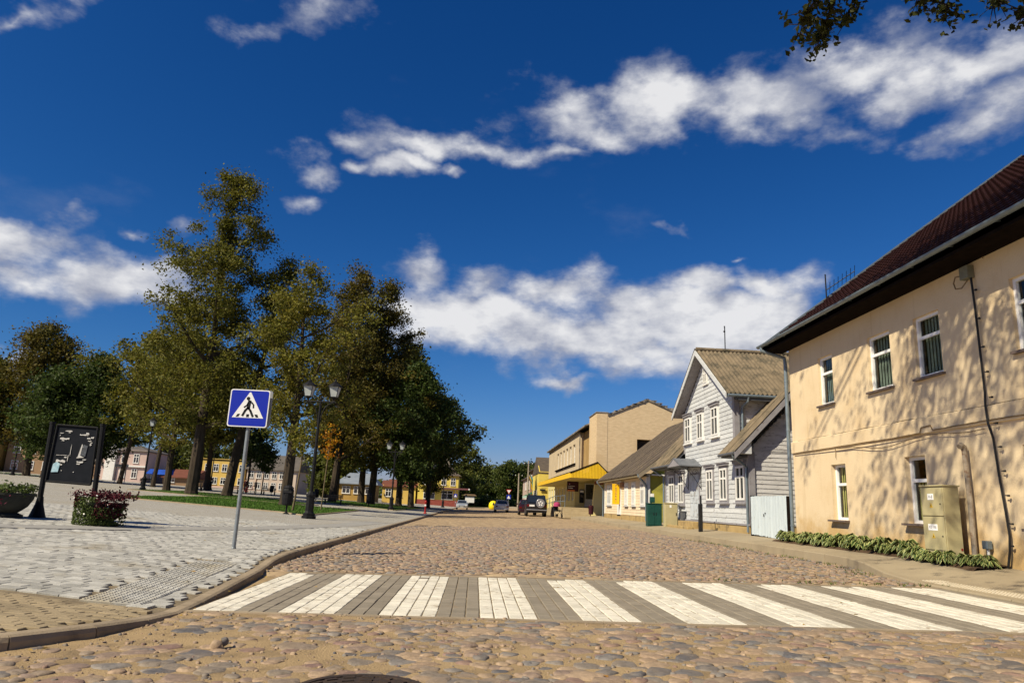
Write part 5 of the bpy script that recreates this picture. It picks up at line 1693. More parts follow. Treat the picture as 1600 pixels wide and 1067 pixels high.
for k in range(16):       # ragged verge slates along the gable
    x = 9.95 + .48 * k
    z = 8.30 + (x - 9.9) * .435 if x < 13 else 9.63 - (x - 13) * .403
    w = MB(); w.box(x, x + r.uniform(.2, .44), 53.9, 54.3, z - .05, z + .01 + .05 * r.random()); w.build('verge_slate', m_roofedge, rfo)
# ground floor
w = MB()
ws2 = [(66.0 + 2.55 * k, 66.0 + 2.55 * k + 1.5) for k in range(9)]
holed_wall(w, PH, 65.0, 89, .3, 3.9, [(a, b, 1.75, 3.05) for a, b in ws2], .2)
w.quad((9.0, 65, .3), (9.0, 65, 3.9), (11.5, 65, 3.9), (11.5, 65, .3))
w.quad((11.5, 65, .3), (11.5, 65, 3.9), (11.5, 54, 3.9), (11.5, 54, .3))
w.quad((9.0, 54, 3.89), (11.5, 54, 3.89), (11.5, 65, 3.89), (9.0, 65, 3.89))
w.build('ground_floor_wall', m_hallyellow, HL)
for a, b in ws2: window(PH, a, b, 1.75, 3.05, -.15, HL, m_white, m_glassd, .12, ((a + b) / 2,), ())
w = MB(); w.prism([(8.98, 55.0, .5), (9.75, 55.0, .5), (9.75, 55.0, 3.9), (9.25, 55.0, 3.9)], (0, .5, 0)); w.build('leaning_pillar', m_hallyellow, HL)
w = MB(); w.box(9.9, 11.0, 64.95, 64.99, 1.2, 3.3); dd = w.build('entrance_door', m_white, HL)
w = MB(); w.box(10.0, 10.9, 64.93, 64.945, 1.9, 3.2); w.build('pane', m_glassd, dd)
w = MB(); w.box(9.42, 9.82, 64.8, 65.0, 1.55, 2.75); atm = w.build('cash_machine', m_black, HL, bevel=.01)
w = MB(); w.box(9.46, 9.78, 64.78, 64.797, 2.45, 2.65); w.build('screen_hood', m_label, atm)
w = MB(); w.box(9.5, 9.74, 64.78, 64.797, 2.0, 2.25); w.build('screen', m_glassd, atm)
# canopy: long eave along the street and a corrugated gable towards the camera
cn = MB()
cn.prism([(7.02, 53.0, 3.62), (9.0, 53.0, 4.45), (9.0, 53.0, 4.36), (7.02, 53.0, 3.53)], (0, 28, 0))
cn.prism([(9.0, 53.0, 4.45), (9.85, 53.0, 3.62), (9.85, 53.0, 3.53), (9.0, 53.0, 4.36)], (0, 2, 0))
can = cn.build('canopy', m_brown, HL)
c_ = MB(); c_.box(6.98, 7.015, 53.0, 81.0, 3.28, 3.64); c_.build('fascia', m_canopy, can)
c_ = MB(); c_.box(7.02, 8.98, 53.1, 81.0, 3.26, 3.30); c_.build('soffit', M('canopy_soffit', (.45, .36, .14), rough=.8), can)
nc = 26
for k in range(nc):
    x0 = 7.0 + 2.87 * k / nc; x1 = 7.0 + 2.87 * (k + 1) / nc
    zt = lambda x: 3.60 + (x - 7.02) * .42 if x < 9.0 else 4.43 - (x - 9.0) * .975
    c_ = MB()
    c_.prism([(x0 + .012, 52.97, 3.28), (x1 - .012, 52.97, 3.28), (x1 - .012, 52.97, zt(x1)), (x0 + .012, 52.97, zt(x0))], (0, .03, 0))
    c_.build('corrugated_strip', m_canopy, can)
c_ = MB(); c_.prism([(6.95, 52.93, 3.60), (9.0, 52.93, 4.44), (9.92, 52.93, 3.58), (9.92, 52.93, 3.66), (9.0, 52.93, 4.53), (6.95, 52.93, 3.68)], (0, .06, 0)); c_.build('verge', m_brown, can)
# steps, podium, ramp and rail
m_stepst = M('step_concrete', (0.42, 0.34, 0.21), (0.36, 0.285, 0.17), scale=2, rough=.9, bump=.2)
m_hallbase = m_stepst
SP = thing('entrance_steps', 'broad pale concrete entrance steps below the yellow canopy', 'steps', (8, 56, .4))
for k in range(5):
    c_ = MB(); c_.box(6.85, 9.2, 55.0 + .3 * k, 56.5 if k == 4 else 55.3 + .3 * k - .004, .3, .52 + .15 * k); c_.build('step', m_stepst, SP, bevel=.01)
c_ = MB(); c_.box(6.85, 11.4, 56.51, 65, .3, 1.12); c_.build('podium', m_stepst, SP)
RL = thing('ramp_railing', 'thin metal railing of the ramp beside the hall entrance steps', 'railing', (7.2, 68, .5))
c_ = MB(); c_.prism([(7.1, 65.05, 1.12), (7.1, 86, .42), (7.1, 86, .3), (7.1, 65.05, .3)], (1.6, 0, 0)); c_.build('ramp', m_stepst, RL)
c_ = MB()
for dz in (.45, .9): c_.tube([(7.15, 57.2, 1.12 + dz), (7.15, 65, 1.12 + dz), (7.15, 84, .48 + dz)], .03, 6)
c_.build('rail', m_gutter, RL)
for k in range(10):
    yv = 57.2 + 3 * k; zb_ = 1.12 if yv < 65 else 1.12 - (yv - 65) * .0333
    c_ = MB(); c_.tube([(7.15, yv, zb_), (7.15, yv, zb_ + .9)], .028, 6); c_.build('baluster', m_gutter, RL)
BS = thing('bank_sign', 'dark maroon square sign board hung under the yellow canopy', 'sign', (8.1, 60, 3))
m_maroon = M('maroon_sign', (0.045, 0.008, 0.012), (0.03, 0.006, 0.01), scale=2, rough=.4)
c_ = MB(); c_.box(7.66, 8.62, 60.0, 60.15, 2.42, 3.24); c_.build('board', m_maroon, BS)
c_ = MB(); c_.box(7.68, 8.3, 59.985, 59.998, 2.44, 2.54); c_.build('orange_strip', M('orange_sign', (.62, .19, .05), rough=.5), BS)
c_ = MB(); c_.lathe([(.05, 0), (.05, .012)], (7.86, 59.985, 3.02), 10, 'Y'); c_.build('emblem', M('pink_mark', (.45, .25, .38), rough=.5), BS)
c_ = MB(); c_.box(7.74, 8.14, 59.988, 59.998, 2.68, 2.72); c_.box(7.74, 8.3, 59.988, 59.998, 2.84, 2.865); c_.build('text_bar', m_label, BS)
sb = MB(); sb.box(9.05, 9.75, 54.6, 54.64, 2.9, 3.15)
tag(sb.build('shop_board', M('brown_sign', (.22, .07, .03), rough=.6)), 'small brown board over the hall entrance recess', 'sign')
# bin and box by the pillar
lb = local_thing('litter_bin', 'dark brown litter bin at the foot of the hall entrance pillar', 'litter bin', (8.78, 54.3, zwalk(8.78, 54)))
c_ = MB(); c_.lathe([(.15, 0), (.18, .05), (.2, .62), (.17, .66)], (0, 0, .12), 12); c_.build('bucket', m_maroon, lb)
c_ = MB(); c_.tube([(0, .2, 0), (0, .2, .85)], .03, 6); c_.build('leg', m_black, lb)

# ---- stroller by the steps ---------------------------------------------------------------------
PR = local_thing('baby_stroller', 'folding baby stroller with pink hood parked beside the entrance steps', 'stroller', (6.42, 56.2, .36), R(20))
m_pink = M('pink_cloth', (0.38, 0.05, 0.14), (0.30, 0.04, 0.11), scale=5, rough=.9)
c_ = MB(); c_.lathe([(.02, .34), (.18, .30), (.26, .18), (.27, 0), (.25, -.01)], (0, .05, .78), 12); c_.build('hood', m_pink, PR)
c_ = MB(); c_.prism([(-.2, -.3, .42), (-.2, .28, .40), (-.2, .34, .80), (-.2, .24, .80), (-.2, .18, .5), (-.2, -.3, .52)], (.4, 0, 0)); c_.build('seat', m_black, PR)
c_ = MB()
for s_ in (-.22, .22):
    c_.tube([(s_, -.35, .1), (s_, .3, .75), (s_, .55, 1.0)], .014, 6); c_.tube([(s_, .38, .1), (s_, -.1, .45)], .014, 6)
c_.tube([(-.22, .55, 1.0), (.22, .55, 1.0)], .016, 6); c_.build('frame', m_black, PR)
for x_ in (-.24, .24):
    for y_ in (-.36, .38):
        c_ = MB(); c_.lathe([(.04, -.02), (.11, -.02), (.11, .02), (.04, .02)], (x_, y_, .11), 12, 'X'); c_.build('wheel', m_black, PR)

# ------------------------------------------------------------------ street farther on
def simple_house(name, label, cat, x0, x1, y0, y1, z0, h, wallmat, roofmat, roof_h, ridge='y', hip=0.0, over=.35, wins=(), chimney=None, plinth=None):
    """wins: (side, list of (u0,u1,v0,v1,frame mat)) with side in '-x','-y','+x'"""
    t = thing(name, label, cat, ((x0 + x1) / 2, (y0 + y1) / 2, z0))
    c = MB(); c.box(x0, x1, y0, y1, z0 - .6, z0 + h)
    ze = z0 + h; xm, ym = (x0 + x1) / 2, (y0 + y1) / 2
    if roof_h and not hip:
        if ridge == 'y':
            for yv in (y0, y1 - .1): c.prism([(x0, yv, ze), (x1, yv, ze), (xm, yv, ze + roof_h * .94)], (0, .1, 0))
        else:
            for xv in (x0, x1 - .1): c.prism([(xv, y0, ze), (xv, y1, ze), (xv, ym, ze + roof_h * .94)], (.1, 0, 0))
    c.build('wall', wallmat, t)
    o_ = over
    if roof_h:
        X0, X1, Y0, Y1 = x0 - o_, x1 + o_, y0 - o_, y1 + o_
        c = MB()
        if ridge == 'y':
            a, b = (xm, Y0 + hip * (x1 - x0) / 2 + (0 if hip else 0), ze + roof_h), (xm, Y1 - hip * (x1 - x0) / 2, ze + roof_h)
        else:
            a, b = (X0 + hip * (y1 - y0) / 2, ym, ze + roof_h), (X1 - hip * (y1 - y0) / 2, ym, ze + roof_h)
        e = ze - .12
        vs_ = [(X0, Y0, e), (X1, Y0, e), (X1, Y1, e), (X0, Y1, e), a, b, (X0, Y0, e - .12), (X1, Y0, e - .12), (X1, Y1, e - .12), (X0, Y1, e - .12)]
        if ridge == 'y': f_ = [(0, 1, 4), (1, 2, 5, 4), (2, 3, 5), (3, 0, 4, 5)]
        else: f_ = [(0, 1, 5, 4), (1, 2, 5), (2, 3, 4, 5), (3, 0, 4)]
        f_ += [(0, 6, 7, 1), (1, 7, 8, 2), (2, 8, 9, 3), (3, 9, 6, 0), (9, 8, 7, 6)]
        c.add(vs_, f_); ro = c.build('roof', roofmat, t)
        if chimney:
            c = MB(); cx, cy, cw, ct = chimney; c.box(cx - cw, cx + cw, cy - cw, cy + cw, ze + .3, ct); c.build('chimney', chimney_mat, ro)
    elif roofmat:
        c = MB(); c.box(x0 - .1, x1 + .1, y0 - .1, y1 + .1, ze, ze + .18); c.build('roof', roofmat, t)
    if plinth:
        c = MB(); c.box(x0 - .04, x1 + .04, y0 - .04, y1 + .04, z0 - .6, z0 + plinth[0]); c.build('plinth', plinth[1], t)
    for side, lst in wins:
        if side == '-y': Pn = WP((0, y0, 0), (1, 0, 0), (0, -1, 0))
        elif side == '-x': Pn = WP((x0, 0, 0), (0, 1, 0), (-1, 0, 0))
        else: Pn = WP((x1, 0, 0), (0, 1, 0), (1, 0, 0))
        for q in lst:
            u0, u1, v0, v1 = q[:4]; fm = q[4] if len(q) > 4 else m_white
            window(Pn, u0, u1, z0 + v0, z0 + v1, .02, t, fm, m_glassd, .09, ((u0 + u1) / 2,) if u1 - u0 > .8 else (), (z0 + v0 + (v1 - v0) * .66,), sill=.12, smat=fm)
    return t


chimney_mat = M('chimney_brick', (.42, .36, .28), (.33, .27, .2), scale=4, rough=.9)
m_yhouse = M('bright_yellow_plaster', (0.68, 0.54, 0.12), (0.63, 0.49, 0.10), scale=.6, rough=.9)
m_yhouse2 = M('warm_yellow_plaster', (0.62, 0.43, 0.12), (0.57, 0.39, 0.10), scale=.6, rough=.9)
m_brownbrick = M_brick('brown_brick', (.22, .105, .055), (.17, .08, .04), (.2, .14, .09), .26, .08, 'wall', stain=(.30, .19, .10))
m_greyplaster = M('pink_grey_plaster', (.40, .315, .265), (.34, .265, .22), scale=.6, rough=.95)
m_tinroof = M('dark_tin_roof', (.09, .065, .055), (.065, .05, .045), scale=1.5, rough=.8)
simple_house('yellow_gable_house', 'bright yellow house with grey slate roof squeezed beyond the brick hall', 'house', 8.0, 17, 91, 101, .5, 4.9, m_yhouse, m_slate_d, 2.1, 'x', 0, .06,
             wins=(('-x', [(93.2, 94.8, 1.2, 2.6), (97, 98.6, 1.2, 2.6)]),))
for hx, hy, ln in ((8.4, 89.5, 2.0),):
    hs_ = thing('small_sign', 'little dark wrought sign bracket on the yellow house wall', 'sign', (8.5, 90.8, 3))
    c_ = MB(); c_.box(8.15, 8.85, 90.8, 90.86, 2.95, 3.2); c_.build('board', m_black, hs_); c_ = MB(); c_.tube([(9, 90.83, 3.3), (8.3, 90.83, 3.3)], .02, 5); c_.build('bracket', m_black, hs_)
simple_house('brown_brick_house', 'weathered brown brick house with dark roof and flags out front', 'house', 9.0, 17, 106, 119, .5, 6.2, m_brownbrick, m_tinroof, 2.2, 'y', 0, .4,
             wins=(('-x', [(108, 109.2, 3.9, 5.4), (111.5, 112.7, 3.9, 5.4), (115, 116.2, 3.9, 5.4), (108, 109.2, .9, 2.4), (112.0, 113.2, .9, 2.4)]),), chimney=(13, 110, .4, 9.6))
simple_house('grey_plaster_house', 'pinkish grey plastered house beyond the brown brick one', 'house', 9.2, 17, 121, 140, .5, 5.4, m_greyplaster, m_tinroof, 2.6, 'y', 0, .4,
             wins=(('-x', [(123, 124.5, 3.3, 4.7), (127, 128.5, 3.3, 4.7), (131, 132.5, 3.3, 4.7), (123, 124.5, .8, 2.3), (127, 128.5, .8, 2.3), (131, 132.5, .8, 2.3)]),), chimney=(12, 128, .4, 8.6))
aw = thing('street_awning', 'dark green sloping awning over the shop front of the brown brick house', 'awning', (8.4, 110, 2.8))
c_ = MB(); c_.prism([(9.0, 106.5, 3.2), (7.6, 106.5, 2.5), (7.6, 106.5, 2.4), (9.0, 106.5, 3.1)], (0, 9, 0)); c_.build('canvas', M('green_canvas', (.02, .10, .05), rough=.8), aw)
c_ = MB(); c_.box(7.58, 7.62, 106.5, 115.5, 2.2, 2.5); c_.build('valance', M('pale_green', (.35, .5, .42), rough=.8), aw)
flag_cols = [((.75, .48, .02), (.02, .20, .06)), ((.04, .38, .36), (.75, .78, .75))]
for i, (fy, (c1, c2)) in enumerate(zip((104.5, 101.8), flag_cols)):
    ft = thing('flag', 'yellow and green flag on a slanted pole beyond the yellow house' if i == 0 else 'turquoise and white flag on a slanted pole beyond the yellow house', 'flag', (8.9, fy, 3))
    c_ = MB(); c_.tube([(9.0, fy, 3.2), (7.7, fy - .3, 5.4)], .025, 6); c_.build('pole', m_white, ft)
    top = Vector((7.7, fy - .3, 5.4)); bot = Vector((8.4, fy - .15, 4.2))
    for k, cc in enumerate((c1, c2)):
        c_ = MB(); vs_ = []
        for a in range(7):
            for b in range(2):
                t = (k + b) * .5; q = top.lerp(bot, t); fl = a / 6
                vs_.append((q.x + .35 * fl, q.y + .15 * math.sin(a * 1.4 + k), q.z - 1.9 * fl * (1 - .2 * t)))
        c_.add(vs_, [(2 * a, 2 * a + 1, 2 * a + 3, 2 * a + 2) for a in range(6)])
        c_.build('cloth', M('flag_cloth_%s' % ('yellow', 'green', 'teal', 'white')[2 * i + k], cc, rough=.8), ft)


def utility_pole(x, y, z, h, label):
    t = local_thing('utility_pole', label, 'utility pole', (x, y, z))
    c = MB(); c.tube([(0, 0, -.3), (.02, 0, h * .5), (0, 0, h)], [.15, .13, .10], 8); c.build('shaft', M('grey_pole', (.36, .31, .24), (.28, .24, .18), scale=3, rough=.9), t)
    c = MB(); c.tube([(-.7, 0, h - .5), (.7, 0, h - .5)], .05, 6); c.build('crossarm', m_brown, t)
    for s in (-.6, 0, .6):
        c = MB(); c.lathe([(.04, 0), (.06, .06), (.04, .14), (.02, .18)], (s, 0, h - .45), 8); c.build('insulator', m_white, t)
    return t


utility_pole(8.0, 110.5, .4, 7.4, 'grey wooden utility pole before the brown brick house')
utility_pole(7.6, 128, .4, 6.2, 'farther utility pole before the pinkish grey house')

# road signs at the far end
m_signblue = M('sign_blue', (0.004, 0.018, 0.36), rough=.35, spec=.5)
m_signwhite = M('sign_white', (0.78, 0.78, 0.76), rough=.4)
m_signred = M('sign_red', (.5, .02, .02), rough=.4)


def post_sign(x, y, z, label, face):
    t = local_thing('road_sign', label, 'road sign', (x, y, z))
    c = MB(); c.tube([(0, 0, 0), (0, 0, 3.1)], .035, 6); c.build('pole', m_gutter, t)
    if 'yield' in face:
        c = MB(); c.prism([(-.42, -.05, 3.15), (.42, -.05, 3.15), (0, -.05, 2.45)], (0, .02, 0)); p_ = c.build('triangle_panel', m_signred, t)
        c = MB(); c.prism([(-.30, -.062, 3.08), (.30, -.062, 3.08), (0, -.062, 2.58)], (0, .01, 0)); c.build('triangle_face', m_signwhite, p_)
    if 'blue' in face:
        c = MB(); c.box(-.33, .33, -.05, -.03, 1.7, 2.36); p_ = c.build('blue_panel', m_signblue, t)
        c = MB(); c.prism([(-.26, -.06, 1.78), (.26, -.06, 1.78), (0, -.06, 2.28)], (0, .008, 0)); c.build('white_triangle', m_signwhite, p_)
    return t


post_sign(5.2, 112, .2, 'white yield triangle above a blue crossing sign at the far end of the street', 'yield blue')
post_sign(-3.9, 143, .3, 'blue crossing sign on a thin pole before the far yellow shop', 'blue')

# ------------------------------------------------------------------ cars
m_tyre = M('tyre', (.012, .012, .012), rough=.8)
m_rim = M('rim', (.35, .35, .36), rough=.35, metal=.7)
m_carglass = M('car_glass', (.015, .02, .025), rough=.05, spec=.8)
m_tail = M('tail_lamp', (.11, .006, .006), rough=.3)
m_head = M('head_lamp', (.65, .68, .7), rough=.2)
m_plate = M('number_plate', (.7, .7, .68), rough=.5)


def car(name, label, paint, L_=4.2, W=1.72, H=1.45, prof=None, roofprof=None, wheel=.31, wb=2.5, loc=(0, 0, 0), rz=0, suv=False, bumper=None, front_first=False):
    """nose towards +y"""
    t = local_thing(name, label, 'car', loc, rz)
    hl = L_ / 2
    mb = MB()
    n = len(prof)
    secs = [(-W / 2, .92), (-W / 2 + .05, 1.0), (W / 2 - .05, 1.0), (W / 2, .92)]
    vs = []
    for x, s in secs:
        for y_, z_ in prof:
            zz = z_ if s == 1 else (z_ - .04 if z_ > .5 else z_ + .02)
            vs.append((x, y_ * (1 if s == 1 else .985), zz))
    fs = []
    for j in range(3):
        for i in range(n):
            i2 = (i + 1) % n
            fs.append((j * n + i, j * n + i2, (j + 1) * n + i2, (j + 1) * n + i))
    fs.append(tuple(range(n - 1, -1, -1))); fs.append(tuple(3 * n + i for i in range(n)))
    mb.add(vs, [f[::-1] for f in fs])
    body = mb.build('body', paint, t); smooth_by_angle(body, 35)
    # cabin, narrower at the top
    (yb0, zb), (yt0, zt), (yt1, _), (yb1, zb1) = roofprof
    def xs_(z): return W / 2 - .06 - (z - zb) / (zt - zb) * (.10 if suv else .17)
    mb = MB()
    vs = []
    for y_, z_ in roofprof:
        vs += [(-xs_(z_), y_, z_), (xs_(z_), y_, z_)]
    mb.add(vs, [(0, 1, 3, 2), (2, 3, 5, 4), (4, 5, 7, 6), (0, 2, 4, 6), (1, 7, 5, 3)])
    cab = mb.build('cabin', paint, t)
    def lerp(a, b, s): return a + (b - a) * s
    c = MB()      # rear and front screens, side glass - thin panels proud of the cabin
    def screen(ya, za, yb, zb_, nm, off):
        a0, a1 = .14, .88
        p = []
        for s in (a0, a1):
            y_, z_ = lerp(ya, yb, s), lerp(za, zb_, s); w = xs_(z_) - .09; p.append(((-w, y_ + off, z_), (w, y_ + off, z_)))
        m = MB(); m.prism([p[0][0], p[0][1], p[1][1], p[1][0]], (0, -off * .6, 0)); m.build(nm, m_carglass, cab)
    screen(yb0, zb, yt0, zt, 'rear_window', -.03); screen(yb1, zb1, yt1, zt, 'windscreen', .03)
    for s in (-1, 1):
        nw = 3 if suv else 2
        for k in range(nw):
            a, b = k / nw, (k + 1) / nw
            def pt(u, v):
                z_ = lerp(zb, zt, v); y0_ = lerp(yb0, yt0, v); y1_ = lerp(yb1, yt1, v)
                return (s * (xs_(z_) + .004), lerp(y0_ + .10, y1_ - .10, u), z_)
            m = MB(); m.prism([pt(a + .03, .16), pt(b - .03, .16), pt(b - .03, .86), pt(a + .03, .86)], (s * .006, 0, 0)); m.build('side_window', m_carglass, cab)
        m = MB(); m.box(min(s * (W / 2 + .02), s * (W / 2 + .17)), max(s * (W / 2 + .02), s * (W / 2 + .17)), yb1 - .35, yb1 - .25, zb + .02, zb + .16); m.build('wing_mirror', paint, t, bevel=.02)
    for s in (-1, 1):
        for y_ in (-wb / 2 + .02, wb / 2 + .02):
            x_ = s * (W / 2 - .10)
            m = MB(); m.lathe([(wheel * .6, -.10), (wheel * .95, -.10), (wheel, -.06), (wheel, .06), (wheel * .95, .10), (wheel * .6, .10)], (x_, y_, wheel), 18, 'X'); wh = m.build('wheel', m_tyre, t, smooth=False)
            m = MB(); m.lathe([(.03, -.104), (wheel * .62, -.104), (wheel * .62, .104), (.03, .104)], (x_, y_, wheel), 12, 'X'); m.build('rim', m_rim, wh)
    yb_, yf_ = min(p[0] for p in prof), max(p[0] for p in prof)
    zl = prof_z = .62 if not suv else .82
    for s in (-1, 1):
        m = MB(); m.box(min(s * (W / 2 - .30), s * (W / 2 - .05)), max(s * (W / 2 - .30), s * (W / 2 - .05)), yb_ - .02, yb_ + .06, zl, zl + (.16 if not suv else .2)); m.build('tail_light', m_tail, t, bevel=.01)
        m = MB(); m.box(min(s * (W / 2 - .42), s * (W / 2 - .05)), max(s * (W / 2 - .42), s * (W / 2 - .05)), yf_ - .10, yf_ + .015, zl - .02, zl + .12); m.build('headlight', m_head, t, bevel=.02)
    m = MB(); m.box(-.26, .26, yf_ + .002, yf_ + .02, .40, .50); m.build('number_plate', m_plate, t)
    m = MB(); m.box(-.45, .45, yf_ - .02, yf_ + .012, .52, .60); m.build('grille', m_black, t)
    if not suv:
        m = MB(); m.box(-.26, .26, yb_ - .02, yb_ - .002, .55, .66); m.build('number_plate', m_plate, t)
    m = MB(); m.box(-W / 2 + .02, W / 2 - .02, yb_ - .05, yb_ + .1, .34, .50); m.build('rear_bumper', bumper or paint, t, bevel=.02)
    return t


m_blackpaint = M('black_car_paint', (.010, .011, .013), (.015, .016, .018), scale=2, rough=.22, spec=.6)
m_darkred = M('dark_maroon_paint', (.030, .008, .012), (.022, .006, .010), scale=2, rough=.22, spec=.6)
m_silver = M('silver_car_paint', (.42, .46, .50), (.38, .42, .46), scale=2, rough=.28, metal=.4, spec=.6)
m_whitecar = M('white_grey_paint', (.52, .53, .54), (.48, .49, .50), scale=2, rough=.3, spec=.5)
suvp = [(-2.0, .42), (-2.06, .62), (-2.03, 1.08), (-1.95, 1.12), (.75, 1.12), (1.0, 1.08), (1.95, 1.0), (2.02, .92), (2.05, .55), (1.98, .38)]
SUV = car('black_suv', 'black off-road car with spare wheel on its tailgate parked by the kerb', m_blackpaint, 4.1, 1.78, 1.82, suvp, [(-1.93, 1.10), (-1.68, 1.80), (.30, 1.80), (.95, 1.10)], .36, 2.5, (5.33, 63.4, zroad(5.33)), R(-2), True, m_black)
c_ = MB(); c_.lathe([(.10, -.02), (.33, -.02), (.36, .03), (.36, .17), (.33, .20), (.10, .20)], (.32, -2.23, 1.12), 20, 'Y'); sp_ = c_.build('spare_wheel', m_tyre, SUV)
c_ = MB(); c_.lathe([(.355, -.03), (.375, -.02), (.375, .04), (.355, .05)], (.32, -2.23, 1.12), 20, 'Y'); c_.build('cover_ring', m_rim, sp_)
for k in range(5):
    a = k * 2 * math.pi / 5 + .3
    c_ = MB(); q = [(.32 + .19 * math.cos(a + d) * f_, -2.262, 1.12 + .19 * math.sin(a + d) * f_) for d, f_ in ((-.42, .95), (0, 1.15), (.42, .95), (.1, .35), (-.1, .35))]
    c_.prism(q, (0, .012, 0)); c_.build('cover_petal', m_label, sp_)
c_ = MB(); c_.box(-.62, -.18, -2.12, -2.08, .84, .99); c_.build('number_plate', m_plate, SUV)
c_ = MB(); c_.tube([(-.86, -2.16, .56), (.86, -2.16, .56)], .05, 8); c_.build('bumper_bar', m_rim, SUV)
c_ = MB(); c_.box(-.05, .05, -2.25, -2.0, .36, .44); c_.build('tow_bar', m_black, SUV)
c_ = MB(); c_.tube([(-.62, -1.3, 1.86), (-.62, .2, 1.86)], .02, 6); c_.tube([(.62, -1.3, 1.86), (.62, .2, 1.86)], .02, 6); c_.build('roof_rail', m_black, SUV)
carp = [(-1.95, .30), (-2.02, .45), (-2.02, .80), (-1.9, .93), (.75, .93), (1.0, .90), (1.85, .74), (1.98, .62), (2.0, .40), (1.92, .26)]
car('dark_car', 'dark maroon car parked nose to nose ahead of the black off-road car', m_darkred, 4.0, 1.70, 1.45, carp, [(-1.75, .92), (-1.2, 1.44), (.15, 1.44), (.95, .92)], .31, 2.5, (5.02, 69.3, zroad(5.0)), R(-2))
car('grey_hatchback', 'pale grey hatchback driving away at the far end of the street', m_whitecar, 3.7, 1.62, 1.42, carp, [(-1.9, .92), (-1.6, 1.42), (.2, 1.42), (.95, .92)], .29, 2.3, (3.15, 86, zroad(3.1)), R(1))
car('silver_car', 'silver blue car coming along the far end of the street', m_silver, 4.1, 1.75, 1.4, carp, [(-1.6, .92), (-1.1, 1.40), (.1, 1.40), (1.05, .92)], .31, 2.5, (-1.95, 112, zroad(-1.95)), R(180))
car('parked_estate', 'silver car parked by the brown brick house at the left edge of the square', m_silver, 4.3, 1.75, 1.48, carp, [(-1.95, .92), (-1.7, 1.46), (.1, 1.46), (1.0, .92)], .31, 2.6, (-75.4, 112.5, zplaza(-75, 112)), R(80))

# ------------------------------------------------------------------ pedestrian crossing sign
PSN = thing('crossing_sign', 'blue square pedestrian crossing sign on a leaning grey steel pole by the crosswalk', 'road sign', (-4.36, 13.68, .13))
pz = zplaza(-4.36, 13.68)
m_galv = M('galvanised_pole', (.24, .265, .28), (.19, .21, .225), scale=9, rough=.5, metal=.35, spec=.4)
c_ = MB(); c_.tube([(-4.37, 13.68, pz - .2), (-4.385, 13.70, 1.4), (-4.40, 13.72, 3.05)], .036, 12); c_.build('pole', m_galv, PSN)
c_ = MB(); c_.lathe([(.038, 0), (.045, .012), (.038, .03)], (-4.37, 13.68, pz), 12); c_.build('pole_collar', m_galv, PSN)


def rrect(cx, cz, w, h, rad, y):
    pts = []
    for sx, sz, a0 in ((1, 1, 0), (-1, 1, 90), (-1, -1, 180), (1, -1, 270)):
        for k in range(6):
            a = R(a0 + 18 * k); pts.append((cx + sx * (w / 2 - rad) + rad * math.cos(a), y, cz + sz * (h / 2 - rad) + rad * math.sin(a)))
    return pts


SC = (-4.41, 2.715)
m_panelback = M('sign_back', (.30, .31, .32), rough=.5, metal=.4)


def sgn(name, poly, mat, yf, parent, th=.003):
    m = MB(); m.prism([(SC[0] + a, yf, SC[1] + b) for a, b in poly], (0, th, 0)); return m.build(name, mat, parent)


m_ = MB(); m_.prism(rrect(SC[0], SC[1], .745, .715, .045, 13.640), (0, .022, 0)); pan = m_.build('sign_panel', m_signwhite, PSN)
m_ = MB(); m_.prism(rrect(SC[0], SC[1], .705, .675, .035, 13.637), (0, .0028, 0)); m_.build('blue_field', m_signblue, pan)
T = [(-.295, -.185), (.295, -.185), (.012, .305), (-.012, .305)]
sgn('white_triangle', T, m_signwhite, 13.634, pan, .0026)
YF = 13.631
m_inkb = M('sign_black', (.008, .008, .008), rough=.5)
fig = MB()


def strip(pts, w):
    for a, b in zip(pts[:-1], pts[1:]):
        a, b = Vector(a), Vector(b); t = (b - a).normalized(); n = Vector((-t.y, t.x)) * w / 2; a = a - t * w * .25; b = b + t * w * .25
        q = [a - n, b - n, b + n, a + n]; fig.prism([(SC[0] + p.x, YF, SC[1] + p.y) for p in q], (0, .0026, 0))


def blob(cx, cy, rr, n=14):
    fig.prism([(SC[0] + cx + rr * math.cos(2 * math.pi * k / n), YF, SC[1] + cy + rr * math.sin(2 * math.pi * k / n)) for k in range(n)], (0, .0026, 0))


blob(-.025, .185, .034)
strip([(.005, .135), (-.005, .0)], .062)                 # trunk
strip([(.0, .14), (.055, .10), (.085, .065), (.088, .01)], .028)   # front arm
strip([(-.02, .10), (-.035, .055), (-.085, .015)], .028)   # rear arm
strip([(-.01, .01), (-.06, -.05), (-.10, -.145)], .042)
strip([(.0, .0), (.04, -.05), (.095, -.155)], .040)
for u0, u1, d in ((-.225, -.175, .03), (-.028, .022, .0), (.155, .205, -.03)):
    fig.prism([(SC[0] + u0, YF, SC[1] - .17), (SC[0] + u1, YF, SC[1] - .17), (SC[0] + u1 + d * .9, YF, SC[1] - .115), (SC[0] + u0 + d * 1.1, YF, SC[1] - .115)], (0, .0026, 0))
fig.build('walking_figure', m_inkb, pan)
c_ = MB()
for z in (2.5, 2.93): c_.box(-4.46, -4.36, 13.663, 13.76, z - .02, z + .02)
c_.build('bracket', m_galv, PSN)
m_ = MB(); m_.prism(rrect(SC[0] + .02, SC[1] + .01, .745, .715, .045, 13.745), (0, .02, 0)); m_.build('back_panel', m_panelback, PSN)

# ------------------------------------------------------------------ street lamps
m_iron = M('black_iron', (.007, .007, .008), (.012, .012, .013), scale=12, rough=.6, spec=.18)
m_lampglass = M('frosted_glass', (.42, .45, .44), (.34, .37, .36), scale=4, rough=.35)


